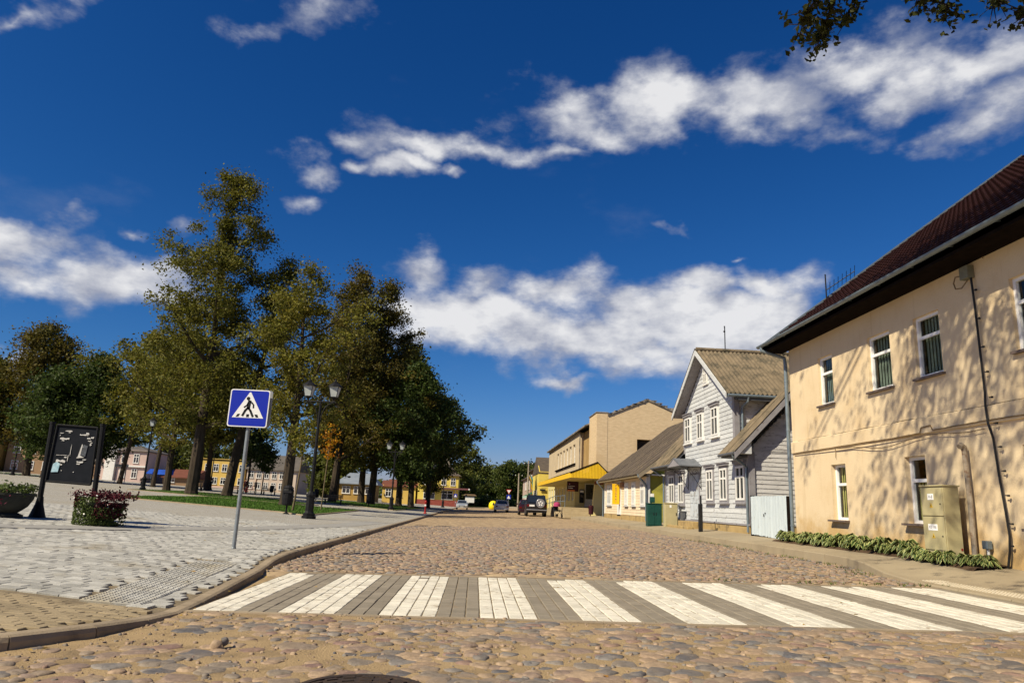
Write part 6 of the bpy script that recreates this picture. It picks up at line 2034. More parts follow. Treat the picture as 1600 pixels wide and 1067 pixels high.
def lantern(parent, x, z, s=1.0):
    m = MB()
    b, t_, h = .13 * s, .205 * s, .42 * s
    m.add([(x - b, -b, z), (x + b, -b, z), (x + b, b, z), (x - b, b, z), (x - t_, -t_, z + h), (x + t_, -t_, z + h), (x + t_, t_, z + h), (x - t_, t_, z + h)],
          [(3, 2, 1, 0), (4, 5, 6, 7), (0, 1, 5, 4), (1, 2, 6, 5), (2, 3, 7, 6), (3, 0, 4, 7)])
    ln = m.build('lantern_glass', m_lampglass, parent)
    m = MB()
    for sx, sy in ((-1, -1), (1, -1), (1, 1), (-1, 1)):
        m.tube([(x + sx * b, sy * b, z), (x + sx * t_, sy * t_, z + h)], .016 * s, 4)
    m.lathe([(.05 * s, -.13 * s), (.09 * s, -.06 * s), (.15 * s, -.02 * s), (.15 * s, .0)], (x, 0, z), 8)
    m.lathe([(.33 * s, 0), (.31 * s, .03 * s), (.20 * s, .12 * s), (.09 * s, .19 * s), (.10 * s, .21 * s), (.04 * s, .27 * s), (.02 * s, .36 * s)], (x, 0, z + h), 8)
    m.build('lantern_frame', m_iron, ln)


def lamp_base(t):
    m = MB()
    m.lathe([(.30, 0), (.30, .10), (.24, .12), (.25, .20), (.19, .24), (.17, .30), (.175, .86), (.20, .90), (.20, .96), (.14, 1.02), (.10, 1.10)], n=8)
    m.build('base', m_iron, t)


def double_lamp(label, loc, rz=0):
    t = local_thing('street_lamp', label, 'street lamp', loc, rz, 'black lantern posts on the square')
    lamp_base(t)
    m = MB(); m.tube([(0, 0, 1.05), (0, 0, 3.0), (0, 0, 4.86)], [.075, .062, .045], 12); m.lathe([(.09, 0), (.09, .08)], (0, 0, 2.2), 12); m.lathe([(.05, 0), (.08, .04), (.03, .12), (.02, .22)], (0, 0, 4.86), 10); m.build('post', m_iron, t)
    m = MB()
    m.tube([(-.62, 0, 4.80), (.62, 0, 4.80)], .035, 8)
    for s in (-1, 1):
        m.tube([(s * .05, 0, 3.9), (s * .09, 0, 4.25), (s * .18, 0, 4.52), (s * .34, 0, 4.70), (s * .58, 0, 4.78)], .024, 6)
        m.lathe([(.05, 0), (.035, .06), (.06, .12)], (s * .55, 0, 4.80), 8)
    m.build('arm', m_iron, t)
    for s in (-1, 1): lantern(t, s * .55, 5.02)
    return t


def single_lamp(label, loc):
    t = local_thing('street_lamp', label, 'street lamp', loc, 0, 'black lantern posts on the square')
    lamp_base(t)
    m = MB(); m.tube([(0, 0, 1.05), (0, 0, 5.0)], [.085, .05], 12); m.build('post', m_iron, t)
    lantern(t, 0, 5.12)
    return t


L1 = double_lamp('nearest tall black lamp post with two lanterns, beside the lawn corner', (-6.74, 30.0, zplaza(-6.74, 30)), R(-4))
dup(L1, (-6.95, 60.7, zplaza(-6.95, 60.7)), R(-6), 'second two-lantern lamp post along the street, standing under the dark trees')
dup(L1, (-5.95, 92, zplaza(-6, 92)), R(-6), 'farther two-lantern lamp post in front of the yellow shop')
dup(L1, (-5.2, 118, zplaza(-5, 118)), R(-6), 'most distant two-lantern lamp post near the yellow shop corner')
dup(L1, (-52.5, 84, zplaza(-52.5, 84)), R(5), 'two-lantern lamp post seen between the ochre and brown houses')
SL = single_lamp('single-lantern black lamp post between thin tree trunks beside the lawn', (-26.5, 58.8, zplaza(-26.5, 58.8)))
dup(SL, (-42.6, 80, zplaza(-42.6, 80)), 0, 'single-lantern lamp post before the pink white corner house')
dup(SL, (-34.5, 95.5, zplaza(-34.5, 95.5)), 0, 'distant single-lantern lamp post in front of the pale pink house')

# ------------------------------------------------------------------ notice board
NB = thing('notice_board', 'tall black notice board with torn paper scraps between two black posts', 'notice board', (-9.85, 17.9, .36))
m_board = M('board_charcoal', (.010, .012, .016), (.014, .016, .021), scale=6, rough=.8, spec=.1)
gz = zplaza(-10.4, 17.8)
for nm, xb, xt in (('l', -10.43, -10.47), ('r', -9.16, -9.26)):
    c_ = MB(); c_.tube([(xb, 17.9, gz), (xt, 17.9, 2.62)], .062, 10)
    c_.lathe([(.20, 0), (.17, .06), (.09, .32), (.065, .5)], (xb, 17.9, gz - .02), 12)
    c_.lathe([(.07, 0), (.07, .05)], (xt, 17.9, 2.58), 10); c_.build('post', m_iron, NB)
c_ = MB(); c_.prism([(-10.36, 17.88, 1.20), (-9.30, 17.88, 1.16), (-9.36, 17.88, 2.53), (-10.33, 17.88, 2.56)], (0, .05, 0)); bd = c_.build('board', m_board, NB)
c_ = MB()
for a, b in (((-10.36, 1.20), (-9.30, 1.16)), ((-9.30, 1.16), (-9.36, 2.53)), ((-9.36, 2.53), (-10.33, 2.56)), ((-10.33, 2.56), (-10.36, 1.20))):
    c_.tube([(a[0], 17.87, a[1]), (b[0], 17.87, b[1])], .025, 6)
c_.build('frame', m_iron, NB)
m_paper = M('torn_paper', (.62, .61, .58), (.5, .48, .44), scale=8, rough=.9)
m_poster = M('blue_poster', (.45, .62, .68), (.25, .42, .5), scale=14, rough=.8)
scr = [(.10, .12, .08, .012), (.22, .075, .16, .022), (.30, .10, .05, .02), (.12, .21, .22, .035), (.17, .25, .06, .02), (.58, .13, .2, .03), (.73, .10, .07, .05), (.77, .19, .08, .03), (.86, .17, .07, .035), (.80, .24, .08, .02), (.86, .27, .05, .02), (.86, .30, .04, .04),
       (.42, .36, .012, .22), (.38, .52, .015, .13), (.10, .52, .25, .010), (.30, .55, .06, .025), (.12, .61, .22, .05), (.23, .68, .05, .035), (.60, .55, .04, .02), (.75, .58, .08, .02), (.62, .62, .15, .035), (.62, .66, .08, .025), (.28, .79, .018, .02), (.57, .81, .02, .02), (.70, .35, .03, .02), (.10, .16, .02, .02)]
for u, v, w_, h_ in scr:
    c_ = MB(); x = -10.33 + .99 * u; z = 2.53 - 1.33 * v; k = 7
    q = []
    for i in range(k): q.append((x + w_ * i / (k - 1), 17.865, z + r.uniform(-.3, .3) * h_))
    for i in range(k): q.append((x + w_ * (1 - i / (k - 1)), 17.865, z - h_ + r.uniform(-.3, .3) * h_))
    c_.prism(q, (0, .006, 0)); c_.build('paper_scrap', m_paper, bd)
c_ = MB(); c_.prism([(-10.28, 17.86, 1.42), (-10.12, 17.86, 1.43), (-10.10, 17.86, 1.63), (-10.18, 17.86, 1.67), (-10.26, 17.86, 1.62)], (0, .008, 0)); c_.build('torn_poster', m_poster, bd)
c_ = MB(); c_.prism([(-9.72, 17.86, 1.78), (-9.66, 17.86, 2.12), (-9.64, 17.86, 2.10), (-9.66, 17.86, 1.84), (-9.56, 17.86, 1.80)], (0, .008, 0)); c_.build('torn_poster', m_paper, bd)
c_ = MB(); c_.prism([(-9.65, 17.862, 1.86), (-9.54, 17.862, 1.82), (-9.52, 17.862, 2.08), (-9.62, 17.862, 2.11)], (0, .007, 0)); c_.build('torn_poster', M('grey_poster', (.10, .11, .13), (.05, .055, .06), scale=12, rough=.7), bd)

# ------------------------------------------------------------------ foliage cards
def cards(centres, normals_bias, n, size, rng, spread, flat=.55):
    """numpy leaf cards: returns verts (n*4,3)"""
    k = len(centres)
    idx = rng.integers(0, k, n)
    c = centres[idx] + rng.normal(0, 1, (n, 3)) * spread
    return card_quads(c, size, rng, normals_bias, flat)


def card_quads(c, size, rng, up=.5, flat=.55):
    n = len(c)
    d = rng.normal(0, 1, (n, 3)); d[:, 2] += up
    d /= np.linalg.norm(d, axis=1)[:, None]
    a = rng.normal(0, 1, (n, 3)); a -= d * (a * d).sum(1)[:, None]; a /= np.linalg.norm(a, axis=1)[:, None]
    b = np.cross(d, a)
    s = size * rng.uniform(.65, 1.35, n)[:, None]
    fold = d * s * rng.uniform(-.25, .25, n)[:, None]
    return np.stack([c - a * s, c - b * s * flat + fold, c + a * s, c + b * s * flat + fold], 1).reshape(-1, 3)


def cards_obj(name, verts, mat, parent=None):
    n = len(verts) // 4
    me = bpy.data.meshes.new(name)
    org = ORG.get(parent.name, Vector()) if parent else Vector()
    me.vertices.add(4 * n); me.loops.add(4 * n); me.polygons.add(n)
    me.vertices.foreach_set('co', (verts - np.array(org)).astype(np.float32).ravel())
    me.loops.foreach_set('vertex_index', np.arange(4 * n, dtype=np.int32))
    me.polygons.foreach_set('loop_start', np.arange(0, 4 * n, 4, dtype=np.int32))
    me.materials.append(mat); me.update(calc_edges=True)
    o = bpy.data.objects.new(name, me); COL.objects.link(o)
    if parent: o.parent = parent
    if name in ('foliage', 'blooms', 'white_blooms', 'trailing_foliage', 'shaded_foliage'): o['kind'] = 'stuff'
    return o


m_concdark = M('dark_planter', (.040, .042, .036), (.028, .03, .026), scale=6, rough=.9, bump=.2)
m_leafg = M('petunia_leaf', (.09, .12, .03), (.06, .085, .02), scale=6, rough=.7, island=.4, transl=.2)
m_fred = M('red_flower', (.075, .006, .014), (.05, .005, .010), scale=6, rough=.8, island=.4)
m_fwhite = M('white_flower', (.75, .72, .66), rough=.8)


def bowl(label, loc, rad=.52, h=.48):
    t = local_thing('flower_bowl', label, 'planter', loc)
    m = MB(); m.lathe([(.36, 0), (.36, .05), (.24, .10), (.30, .14), (rad * .80, .24), (rad * .97, .40), (rad, h), (rad + .03, h + .02), (rad + .03, h + .06), (rad - .05, h + .06), (rad - .08, h - .02)], n=24)
    o = m.build('bowl', m_concdark, t, smooth=False); smooth_by_angle(o, 40)
    return t


g = np.random.default_rng(3)
BW1 = bowl('dark round concrete flower bowl beside the notice board post, pink blooms spilling over', (-10.72, 17.15, zplaza(-10.7, 17.1)))
c = np.stack([g.uniform(-.55, .55, 1100), g.uniform(-.55, .55, 1100), g.normal(.62, .06, 1100)], 1); c = c[np.hypot(c[:, 0], c[:, 1]) < .55]
cards_obj('foliage', card_quads(c, .040, g), m_leafg, BW1)
c = np.stack([g.normal(-.12, .20, 120), g.uniform(-.58, -.45, 120), g.uniform(.28, .62, 120)], 1)
cards_obj('blooms', card_quads(c, .034, g), M('pink_flower', (.11, .008, .03), (.07, .006, .02), scale=6, rough=.8, island=.4), BW1)
BW2 = bowl('flower bowl hidden under dark red blooms and trailing green white foliage', (-8.42, 16.9, zplaza(-8.4, 16.9)), .46, .44)
def shell(n, x0, x1, z0, z1):
    x = g.uniform(x0, x1, n); z = g.uniform(z0, z1, n); a = g.uniform(-math.pi, 0.3, n)
    y = -np.sqrt(np.clip(.58 ** 2 - x ** 2, .01, None)) * g.uniform(.55, 1.0, n)
    return np.stack([x, y, z], 1)
c = shell(1500, -.56, .06, .02, .62); cards_obj('trailing_foliage', card_quads(c, .028, g), m_leafg, BW2)
c = np.concatenate([np.stack([g.uniform(-.56, .56, 700), g.uniform(-.5, .5, 700), g.normal(.66, .06, 700)], 1), shell(650, .06, .58, .18, .66), shell(120, -.56, -.38, .4, .62)])
cards_obj('blooms', card_quads(c, .034, g), m_fred, BW2)
c = shell(700, .02, .58, .02, .4); cards_obj('shaded_foliage', card_quads(c, .03, g), m_leafg, BW2)
c = np.concatenate([shell(16, -.2, .5, .2, .6), np.stack([g.uniform(-.5, .4, 14), g.uniform(-.55, -.4, 14), g.uniform(.55, .72, 14)], 1)]); cards_obj('white_blooms', card_quads(c, .026, g), m_fwhite, BW2)

# litter bins, red bollard, benches
def square_bin(label, loc):
    t = local_thing('litter_bin', label, 'litter bin', loc, 0, 'litter bins on the square')
    m = MB(); m.lathe([(.20, 0), (.23, .06), (.25, .30), (.25, .66), (.22, .72), (.24, .76), (.15, .86), (.05, .89)], (0, 0, .38), 14); m.build('bucket', m_iron, t)
    m = MB(); m.lathe([(.16, 0), (.14, .03), (.045, .08), (.045, .40)], (0, 0, 0), 10); m.build('leg', m_iron, t)
    m = MB(); m.box(-.2, .2, -.262, -.20, .93, 1.01); m.build('slot', m_black, t)
    return t


B1 = square_bin('black litter bin on one leg at the near edge of the lawn', (-8.42, 32.95, zplaza(-8.42, 32.95)))
c_ = MB(); c_.box(-8.47, -8.36, 32.94, 32.955, zplaza(-8.4, 33) + 1.32, zplaza(-8.4, 33) + 1.66)
dup(B1, (-9.6, 66, zplaza(-9.6, 66)), 0, 'black litter bin under the dark trees left of the second double lamp')
dup(B1, (-25.9, 93, zplaza(-25.9, 93)), 0, 'small distant black litter bin before the pale pink house')
dup(B1, (-16.2, 74.5, zplaza(-16.2, 74.5)), 0, 'black litter bin beside a tree trunk in front of the tin-roofed kiosk')
RB = local_thing('bollard', 'small red bollard with a white band at the kerb of the square', 'bollard', (-3.95, 58.5, zplaza(-3.95, 58.5)))
m_redb = M('red_bollard', (.30, .015, .015), rough=.5)
c_ = MB(); c_.lathe([(.14, 0), (.14, .05), (.07, .10), (.06, .45), (.085, .47), (.085, .55), (.06, .57)], n=12); c_.build('shaft', m_redb, RB)
c_ = MB(); c_.lathe([(.075, .571), (.08, .60), (.08, .69), (.075, .72)], n=12); c_.build('white_band', m_white, RB)
c_ = MB(); c_.lathe([(.06, .721), (.07, .78), (.10, .84), (.10, .93), (.06, 1.0), (.02, 1.04)], n=12); c_.build('cap', m_redb, RB)
m_benchw = M('bench_timber', (.13, .085, .045), (.10, .065, .035), scale=5, rough=.7)


def bench(label, loc, rz=0):
    t = local_thing('park_bench', label, 'bench', loc, rz, 'park benches on the square')
    for s in (-.7, .7):
        m = MB(); m.box(s - .04, s + .04, -.25, .25, .0, .06); m.box(s - .03, s + .03, -.22, .20, .06, .42); m.box(s - .03, s + .03, .16, .22, .42, .85); m.build('leg', m_iron, t)
    for k in range(3):
        m = MB(); m.box(-.9, .9, -.24 + .15 * k, -.12 + .15 * k, .425, .465); m.build('seat_slat', m_benchw, t)
    for k in range(2):
        m = MB(); m.box(-.9, .9, .13, .155, .56 + .17 * k, .68 + .17 * k); m.build('back_slat', m_benchw, t)
    return t


N1 = bench('park bench left of the thick trunk in front of the yellow flat-roofed house', (-30.5, 80, zplaza(-30.5, 80)), R(170))
dup(N1, (-26.5, 80, zplaza(-26.5, 80)), R(170), 'park bench between two trunks in front of the yellow flat-roofed house')
dup(N1, (-39.2, 88, zplaza(-39, 88)), R(180), 'park bench near the white sign board beyond the thin trunks')
dup(N1, (-12.8, 66, zplaza(-12.8, 66)), R(180), 'park bench under the dark trees in front of the kiosk')
dup(N1, (-27.0, 96, zplaza(-27, 96)), R(180), 'park bench before the pale pink house beside the small bin')

# ------------------------------------------------------------------ houses round the square
m_ochre = M('ochre_plaster', (.40, .255, .075), (.34, .215, .06), scale=.5, rough=.95)
m_brownp = M('brown_plaster', (.30, .195, .115), (.25, .16, .095), scale=.5, rough=.95)
m_pinkw = M('pink_plaster', (.56, .42, .37), (.50, .37, .33), scale=.6, rough=.95)
m_palepink = M('pale_pink_plaster', (.56, .455, .37), (.51, .41, .33), scale=.5, rough=.95)
m_redtin = M('red_brown_roof', (.17, .06, .035), (.13, .045, .028), scale=.9, rough=.8)
m_greyroof = M('grey_roof', (.12, .105, .09), (.09, .08, .07), scale=.9, rough=.9)


def wrow(u0, du, w, n, v0, v1): return [(u0 + du * k, u0 + du * k + w, v0, v1) for k in range(n)]


zb = lambda x, y: zplaza(x, y)
simple_house('ochre_house', 'ochre house half hidden by the left trees at the picture edge', 'house', -97, -78.0, 118, 132, 2.6, 5.8, m_ochre, m_greyroof, 3.2, 'x', 0, .4,
             wins=(('-y', wrow(-92.5, 3.2, 1.2, 5, 3.4, 4.9) + wrow(-92.5, 3.2, 1.2, 5, .9, 2.4)),))
simple_house('brown_house', 'brown two storey house with pale windows behind the notice board', 'house', -77.2, -66.4, 121, 133, 2.5, 5.3, m_brownp, m_greyroof, 3.4, 'x', 0, .5,
             wins=(('-y', wrow(-76.2, 2.5, 1.15, 4, 3.3, 4.8) + wrow(-76.2, 2.5, 1.15, 4, .7, 2.1)),))
simple_house('low_brown_house', 'low dark house between the notice board and the pink corner house', 'house', -66, -61.6, 122, 132, 2.2, 3.0, m_brownp, m_greyroof, 2.0, 'x', 0, .3,
             wins=(('-y', wrow(-65.6, 1.4, .8, 3, .7, 2.1)),))
pk = simple_house('pink_corner_house', 'pink and white corner house with turreted corner beyond the left trees', 'house', -61.2, -54.2, 120, 130, 2.1, 5.0, m_pinkw, m_greyroof, 1.0, 'x', .8, .3,
             wins=(('-y', wrow(-58.2, 1.9, .9, 2, 2.9, 4.4) + wrow(-58.2, 1.9, .9, 2, .5, 2.0)), ('-x', wrow(122, 2.4, 1.1, 3, 3.0, 4.6))))
c_ = MB(); c_.box(-60.6, -59.0, 119.6, 119.99, 1.9, 7.0); c_.build('white_bay', m_white, pk)
c_ = MB(); c_.prism([(-60.9, 119.5, 7.0), (-58.7, 119.5, 7.0), (-58.7, 119.5, 7.3), (-59.8, 119.5, 7.9), (-60.9, 119.5, 7.3)], (0, .5, 0)); c_.build('pediment', m_white, pk)
c_ = MB(); c_.box(-61.3, -54.1, 119.7, 119.98, 4.35, 4.6); c_.build('cornice', m_white, pk)
yf = simple_house('yellow_flat_house', 'bright yellow flat roofed two storey house behind the thick trunks', 'house', -52.6, -44.4, 140, 152, 1.6, 5.3, m_yhouse2, m_greyroof, 0, 'x', 0, .1,
             wins=(('-y', wrow(-52.1, 1.62, 1.0, 5, 3.2, 4.6) + wrow(-52.1, 1.62, 1.0, 5, .8, 2.1)),), plinth=(.5, m_pinkw))
c_ = MB(); c_.box(-52.7, -44.3, 139.9, 139.99, 6.9, 7.2); c_.build('parapet', m_yhouse2, yf)
pp2 = simple_house('pale_pink_house', 'long pale pink two storey house with brown roof behind the lawn', 'house', -44.0, -34.6, 140, 150, 1.3, 4.4, m_palepink, m_greyroof, 2.9, 'x', .0, .4,
             wins=(('-y', wrow(-43.6, 1.45, .9, 6, 2.6, 3.9) + wrow(-43.6, 1.45, .9, 6, .6, 1.85)),), chimney=(-36.8, 145, .35, 9.4))
c_ = MB(); c_.prism([(-40.4, 141.2, 6.2), (-38.8, 141.2, 6.2), (-39.6, 141.2, 6.9)], (0, 1.6, 0)); c_.build('dormer', m_greyroof, pp2)
ks = simple_house('kiosk', 'small pale kiosk with grey tin roof behind the tree trunks', 'kiosk', -20.3, -15.0, 108, 113, .75, 2.5, m_ochre, M('pale_tin_roof', (.22, .25, .29), (.18, .21, .25), scale=1, rough=.5), 1.5, 'x', .6, .5,  # roof colour lowered to carry the shade the kiosk stands in
             wins=(('-y', wrow(-19.8, 1.7, 1.2, 3, .9, 2.0)),))
simple_house('low_yellow_shed', 'low pale yellow outbuilding left of the far yellow shop', 'shed', -15.5, -11.2, 121, 126, .7, 2.6, m_yhouse2, m_redtin, .9, 'x', 0, .3, wins=(('-y', [(-15, -14, .8, 2.1), (-13.2, -12.2, .8, 2.1)]),))
# far yellow shop with hipped roof
ys = simple_house('yellow_shop', 'yellow two storey shop with hipped grey roof at the far end of the square', 'shop', -11.8, -3.6, 148, 160, .6, 5.9, m_yhouse, m_slate_d, 3.0, 'x', .9, .45,
             wins=(('-y', wrow(-10.9, 1.9, 1.0, 4, 3.7, 5.2) + [(-10.6, -8.3, .9, 2.7), (-6.9, -4.6, .9, 2.7)]),), chimney=(-6.2, 153, .5, 10.6), plinth=(.75, M('red_plinth', (.28, .07, .05), (.2, .05, .04), scale=2, rough=.9)))
c_ = MB(); c_.box(-11.0, -1.2, 146.6, 147.95, 3.55, 3.85); c_.build('canopy', M('maroon_canopy', (.17, .07, .075), (.14, .055, .06), scale=1, rough=.6), ys)
c_ = MB(); c_.box(-1.45, -1.2, 146.58, 146.599, 3.56, 3.84); c_.build('canopy_end', m_white, ys)
simple_house('yellow_annex', 'yellow single storey annex attached left of the far yellow shop', 'annex', -18, -12.3, 149, 158, .8, 3.0, m_yhouse, m_redtin, 1.4, 'x', 0, .4, wins=(('-y', [(-17.2, -15.4, .8, 2.3), (-14.6, -13.0, .8, 2.3)]),))
# blue market awnings and other small far things
for i, (x, y, w_, lab) in enumerate(((-46.6, 104.5, .9, 'blue fabric market canopy on thin posts, left of a pair'), (-45.4, 104.0, 2.2, 'wide blue fabric market canopy on thin posts, right of a pair'))):
    t = thing('market_canopy', lab, 'canopy', (x + w_ / 2, y, zb(x, y)))
    z = zb(x, y)
    c_ = MB(); c_.prism([(x, y - 1, z + 1.45), (x + w_, y - 1, z + 1.45), (x + w_ * .85, y, z + 2.15), (x + w_ * .15, y, z + 2.15)], (0, 1.6, 0)); c_.build('canvas', M('blue_canvas', (.01, .07, .42), (.008, .055, .34), scale=1, rough=.8), t)
    for sx in (.1, w_ - .1):
        c_ = MB(); c_.tube([(x + sx, y - .9, z - .1), (x + sx, y - .9, z + 1.45)], .04, 6); c_.build('leg', m_gutter, t)
simple_house('red_roofed_house', 'low house with red brown roof beyond the blue canopies', 'house', -52, -47.2, 122, 130, 1.7, 1.5, m_brownp, m_redtin, 1.3, 'x', 0, .5, wins=(('-y', [(-51, -50, .5, 1.3)]),))
t = thing('sign_board', 'small white panel sign on two posts beyond the thin trunks', 'sign', (-43.5, 90, 1.5))
z = zb(-43.5, 90); c_ = MB(); c_.box(-44.3, -42.7, 90, 90.05, z + 1.95, z + 2.3); c_.build('panel', m_white, t)
for sx in (-44.1, -42.9): c_ = MB(); c_.tube([(sx, 90.02, z - .1), (sx, 90.02, z + 1.95)], .04, 6); c_.build('leg', m_gutter, t)
t = thing('road_sign', 'yellow diamond sign above a white plate on a thin pole by the thin trunks', 'road sign', (-46, 90, 1.6))
z = zb(-46, 90); c_ = MB(); c_.tube([(-46, 90, z - .1), (-46, 90, z + 3.4)], .04, 6); c_.build('pole', m_gutter, t)
c_ = MB(); c_.prism([(-46.5, 89.95, z + 3.1), (-46, 89.95, z + 2.6), (-45.5, 89.95, z + 3.1), (-46, 89.95, z + 3.6)], (0, .02, 0)); c_.build('diamond', M('sign_amber', (.8, .6, .1), rough=.5), t)
c_ = MB(); c_.box(-46.35, -45.65, 89.95, 89.97, z + 1.9, z + 2.4); c_.build('plate', m_white, t)
# yellow recycling bell, far notice hut
t = local_thing('recycling_bell', 'rounded bright yellow recycling bin at the far end of the street', 'recycling bin', (3.1, 121, .15))
c_ = MB(); c_.lathe([(.55, 0), (.72, .15), (.78, .6), (.70, 1.0), (.48, 1.3), (.2, 1.42), (.02, 1.44)], n=16); o = c_.build('shell', M('bin_yellow', (.75, .6, .01), rough=.5), t, smooth=True)
c_ = MB(); c_.box(-.15, .15, -.80, -.70, .75, .95); c_.build('slot', m_black, t)
t = thing('display_board', 'roofed wooden display board on the grass at the end of the street', 'notice board', (-1.2, 175, .2))
c_ = MB(); c_.box(-2.4, -.2, 175, 175.1, 1.1, 2.5); c_.build('panel', m_white, t)
for sx in (-2.5, -.1): c_ = MB(); c_.box(sx - .06, sx + .06, 175, 175.12, 0, 2.7); c_.build('leg', m_brown, t)
c_ = MB(); c_.prism([(-3, 174.7, 2.7), (.4, 174.7, 2.7), (-.1, 175.05, 3.1), (-2.5, 175.05, 3.1)], (0, .8, 0)); c_.build('roof', m_benchw, t)

# ------------------------------------------------------------------ people with a bicycle (far, by the lawn)
def skin_person(parent, name, mat, pts, edges, rad, sub=1):
    me = bpy.data.meshes.new(name); me.from_pydata(pts, edges, []); o = bpy.data.objects.new(name, me); COL.objects.link(o); o.parent = parent
    sk = o.modifiers.new('skin', 'SKIN'); lay = me.skin_vertices[0].data
    for i, q in enumerate(rad): lay[i].radius = (q, q)
    lay[0].use_root = True
    ss = o.modifiers.new('sub', 'SUBSURF'); ss.levels = sub; ss.render_levels = sub
    me.materials.append(mat); return o


m_darkcloth = M('dark_clothes', (.018, .016, .018), (.03, .025, .026), scale=8, rough=.95)
m_redcloth = M('dark_red_jacket', (.12, .02, .02), (.09, .015, .015), scale=8, rough=.95)
m_skin = M('skin', (.42, .25, .17), rough=.6)
m_hair = M('dark_hair', (.025, .018, .012), rough=.8)


def person(label, loc, rz, jacket, stride=.16, group=None):
    t = local_thing('person', label, 'person', loc, rz)
    pts = [(0, 0, .93), (0, 0, 1.15), (0, 0, 1.36), (0, .01, 1.47),
           (-.10, 0, .90), (-.11, stride * .5, .50), (-.11, stride, .08), (-.11, stride + .15, .035), (.10, 0, .90), (.11, -stride * .3, .50), (.11, -stride * 1.3, .10), (.11, -stride * 1.3 + .15, .04),
           (-.19, 0, 1.38), (-.23, -.02, 1.10), (-.20, .20, .96), (.19, 0, 1.38), (.23, .02, 1.10), (.20, .24, .98)]
    ed = [(0, 1), (1, 2), (2, 3), (0, 4), (4, 5), (5, 6), (6, 7), (0, 8), (8, 9), (9, 10), (10, 11), (2, 12), (12, 13), (13, 14), (2, 15), (15, 16), (16, 17)]
    rad = [.15, .145, .16, .06, .10, .075, .05, .04, .10, .075, .05, .04, .07, .052, .035, .07, .052, .035]
    skin_person(t, 'body', m_darkcloth, pts, ed, rad)
    m = MB(); m.lathe([(.13, .90), (.175, 1.0), (.18, 1.25), (.20, 1.38), (.12, 1.46), (.07, 1.49)], n=12); m.build('jacket', jacket, t, smooth=True)
    m = MB(); m.lathe([(.05, 1.46), (.055, 1.52), (.085, 1.58), (.095, 1.65), (.085, 1.72), (.04, 1.77)], (0, .01, 0), 12); m.lathe([(.012, 0), (.02, .02), (.004, .06)], (0, .105, 1.60), 6); hd_ = m.build('head', m_skin, t, smooth=True)
    m = MB(); m.lathe([(.10, 1.64), (.105, 1.70), (.085, 1.77), (.03, 1.80)], (0, -.012, 0), 12); m.build('hair', m_hair, hd_, smooth=True)
    for s in (-.2, .2):
        m = MB(); m.lathe([(.02, -.05), (.04, 0), (.03, .05)], (s, .24, .97), 8); m.build('hand', m_skin, t, smooth=True)
    return t


person('person in dark clothes holding a bicycle on the paving beyond the lawn', (-26.6, 84.5, zb(-26.6, 84.5)), R(-60), m_redcloth)
person('person in black standing right of the bicycle beyond the lawn', (-25.3, 84.2, zb(-25.3, 84.2)), R(120), m_darkcloth, .06)
BK = local_thing('bicycle', 'dark bicycle between two people on the paving beyond the lawn', 'bicycle', (-25.9, 83.8, zb(-25.9, 83.8)), R(12))
for x in (-.52, .52):
    m = MB(); n = 20; m.tube([(x + .33 * math.cos(2 * math.pi * k / n), 0, .34 + .33 * math.sin(2 * math.pi * k / n)) for k in range(n + 1)], .022, 6, False); w_ = m.build('wheel', m_tyre, BK)
    m = MB()
    for k in range(8): m.tube([(x, 0, .34), (x + .32 * math.cos(k * .785), 0, .34 + .32 * math.sin(k * .785))], .004, 3)
    m.build('spokes', m_gutter, w_)
m = MB(); m.tube([(-.52, 0, .34), (-.1, 0, .32), (-.25, 0, .82), (.35, 0, .85), (-.1, 0, .32)], .022, 6); m.tube([(-.52, 0, .34), (-.22, 0, .74)], .016, 6); m.tube([(.52, 0, .34), (.33, 0, .95)], .02, 6); m.build('frame', m_redb, BK)
m = MB(); m.box(-.36, -.14, -.06, .06, .88, .93); m.build('saddle', m_black, BK, bevel=.02)
m = MB(); m.tube([(.25, -.28, .98), (.33, 0, .98), (.25, .28, .98)], .016, 6); m.build('handlebar', m_black, BK)

# ------------------------------------------------------------------ trees
m_bark = M('bark', (.060, .045, .030), (.035, .026, .018), scale=3, rough=1.0, bump=.9, bscale=14, stretch=(2, 2, .5), bdist=.04)
m_barkpale = M('young_bark', (.17, .13, .075), (.12, .09, .05), scale=4, rough=1.0, bump=.4)


def leafmat(name, a, b, isl=.45, hue=.02, transl=.38):
    return M(name, a, b, scale=.35, rough=.62, island=isl, hue=hue, transl=transl, spec=.25, detail=3)


m_linden = leafmat('linden_leaf', (.150, .138, .018), (.105, .108, .014))
m_linden2 = leafmat('linden_leaf_pale', (.175, .155, .020), (.125, .125, .016))
m_maple = leafmat('maple_leaf', (.125, .095, .014), (.085, .078, .012))
m_chest = leafmat('chestnut_leaf', (.060, .088, .016), (.042, .064, .012), .4)
m_dark = leafmat('dark_leaf', (.095, .105, .017), (.066, .078, .013), .4)  # darker olive-green leaf colour
m_pale = leafmat('yellow_green_leaf', (.10, .11, .018), (.075, .09, .014))
m_far = leafmat('far_leaf', (.085, .105, .020), (.060, .080, .015), .4)
m_orange = leafmat('orange_leaf', (.50, .24, .01), (.40, .17, .008), .4)


def crown_r(t, shape):
    if shape == 'tall': return min(1, t * 4.5 + .25) * (1 - t) ** .62 * 1.12
    if shape == 'egg': return (max(0, math.sin(math.pi * min(1, max(.02, t)) ** .72))) ** .75
    if shape == 'round': return math.sqrt(max(0, 1 - (2 * t - 1) ** 2))
    if shape == 'column': return min(1, t * 6 + .4) * min(1, (1 - t) * 2.2) ** .6
    return 1


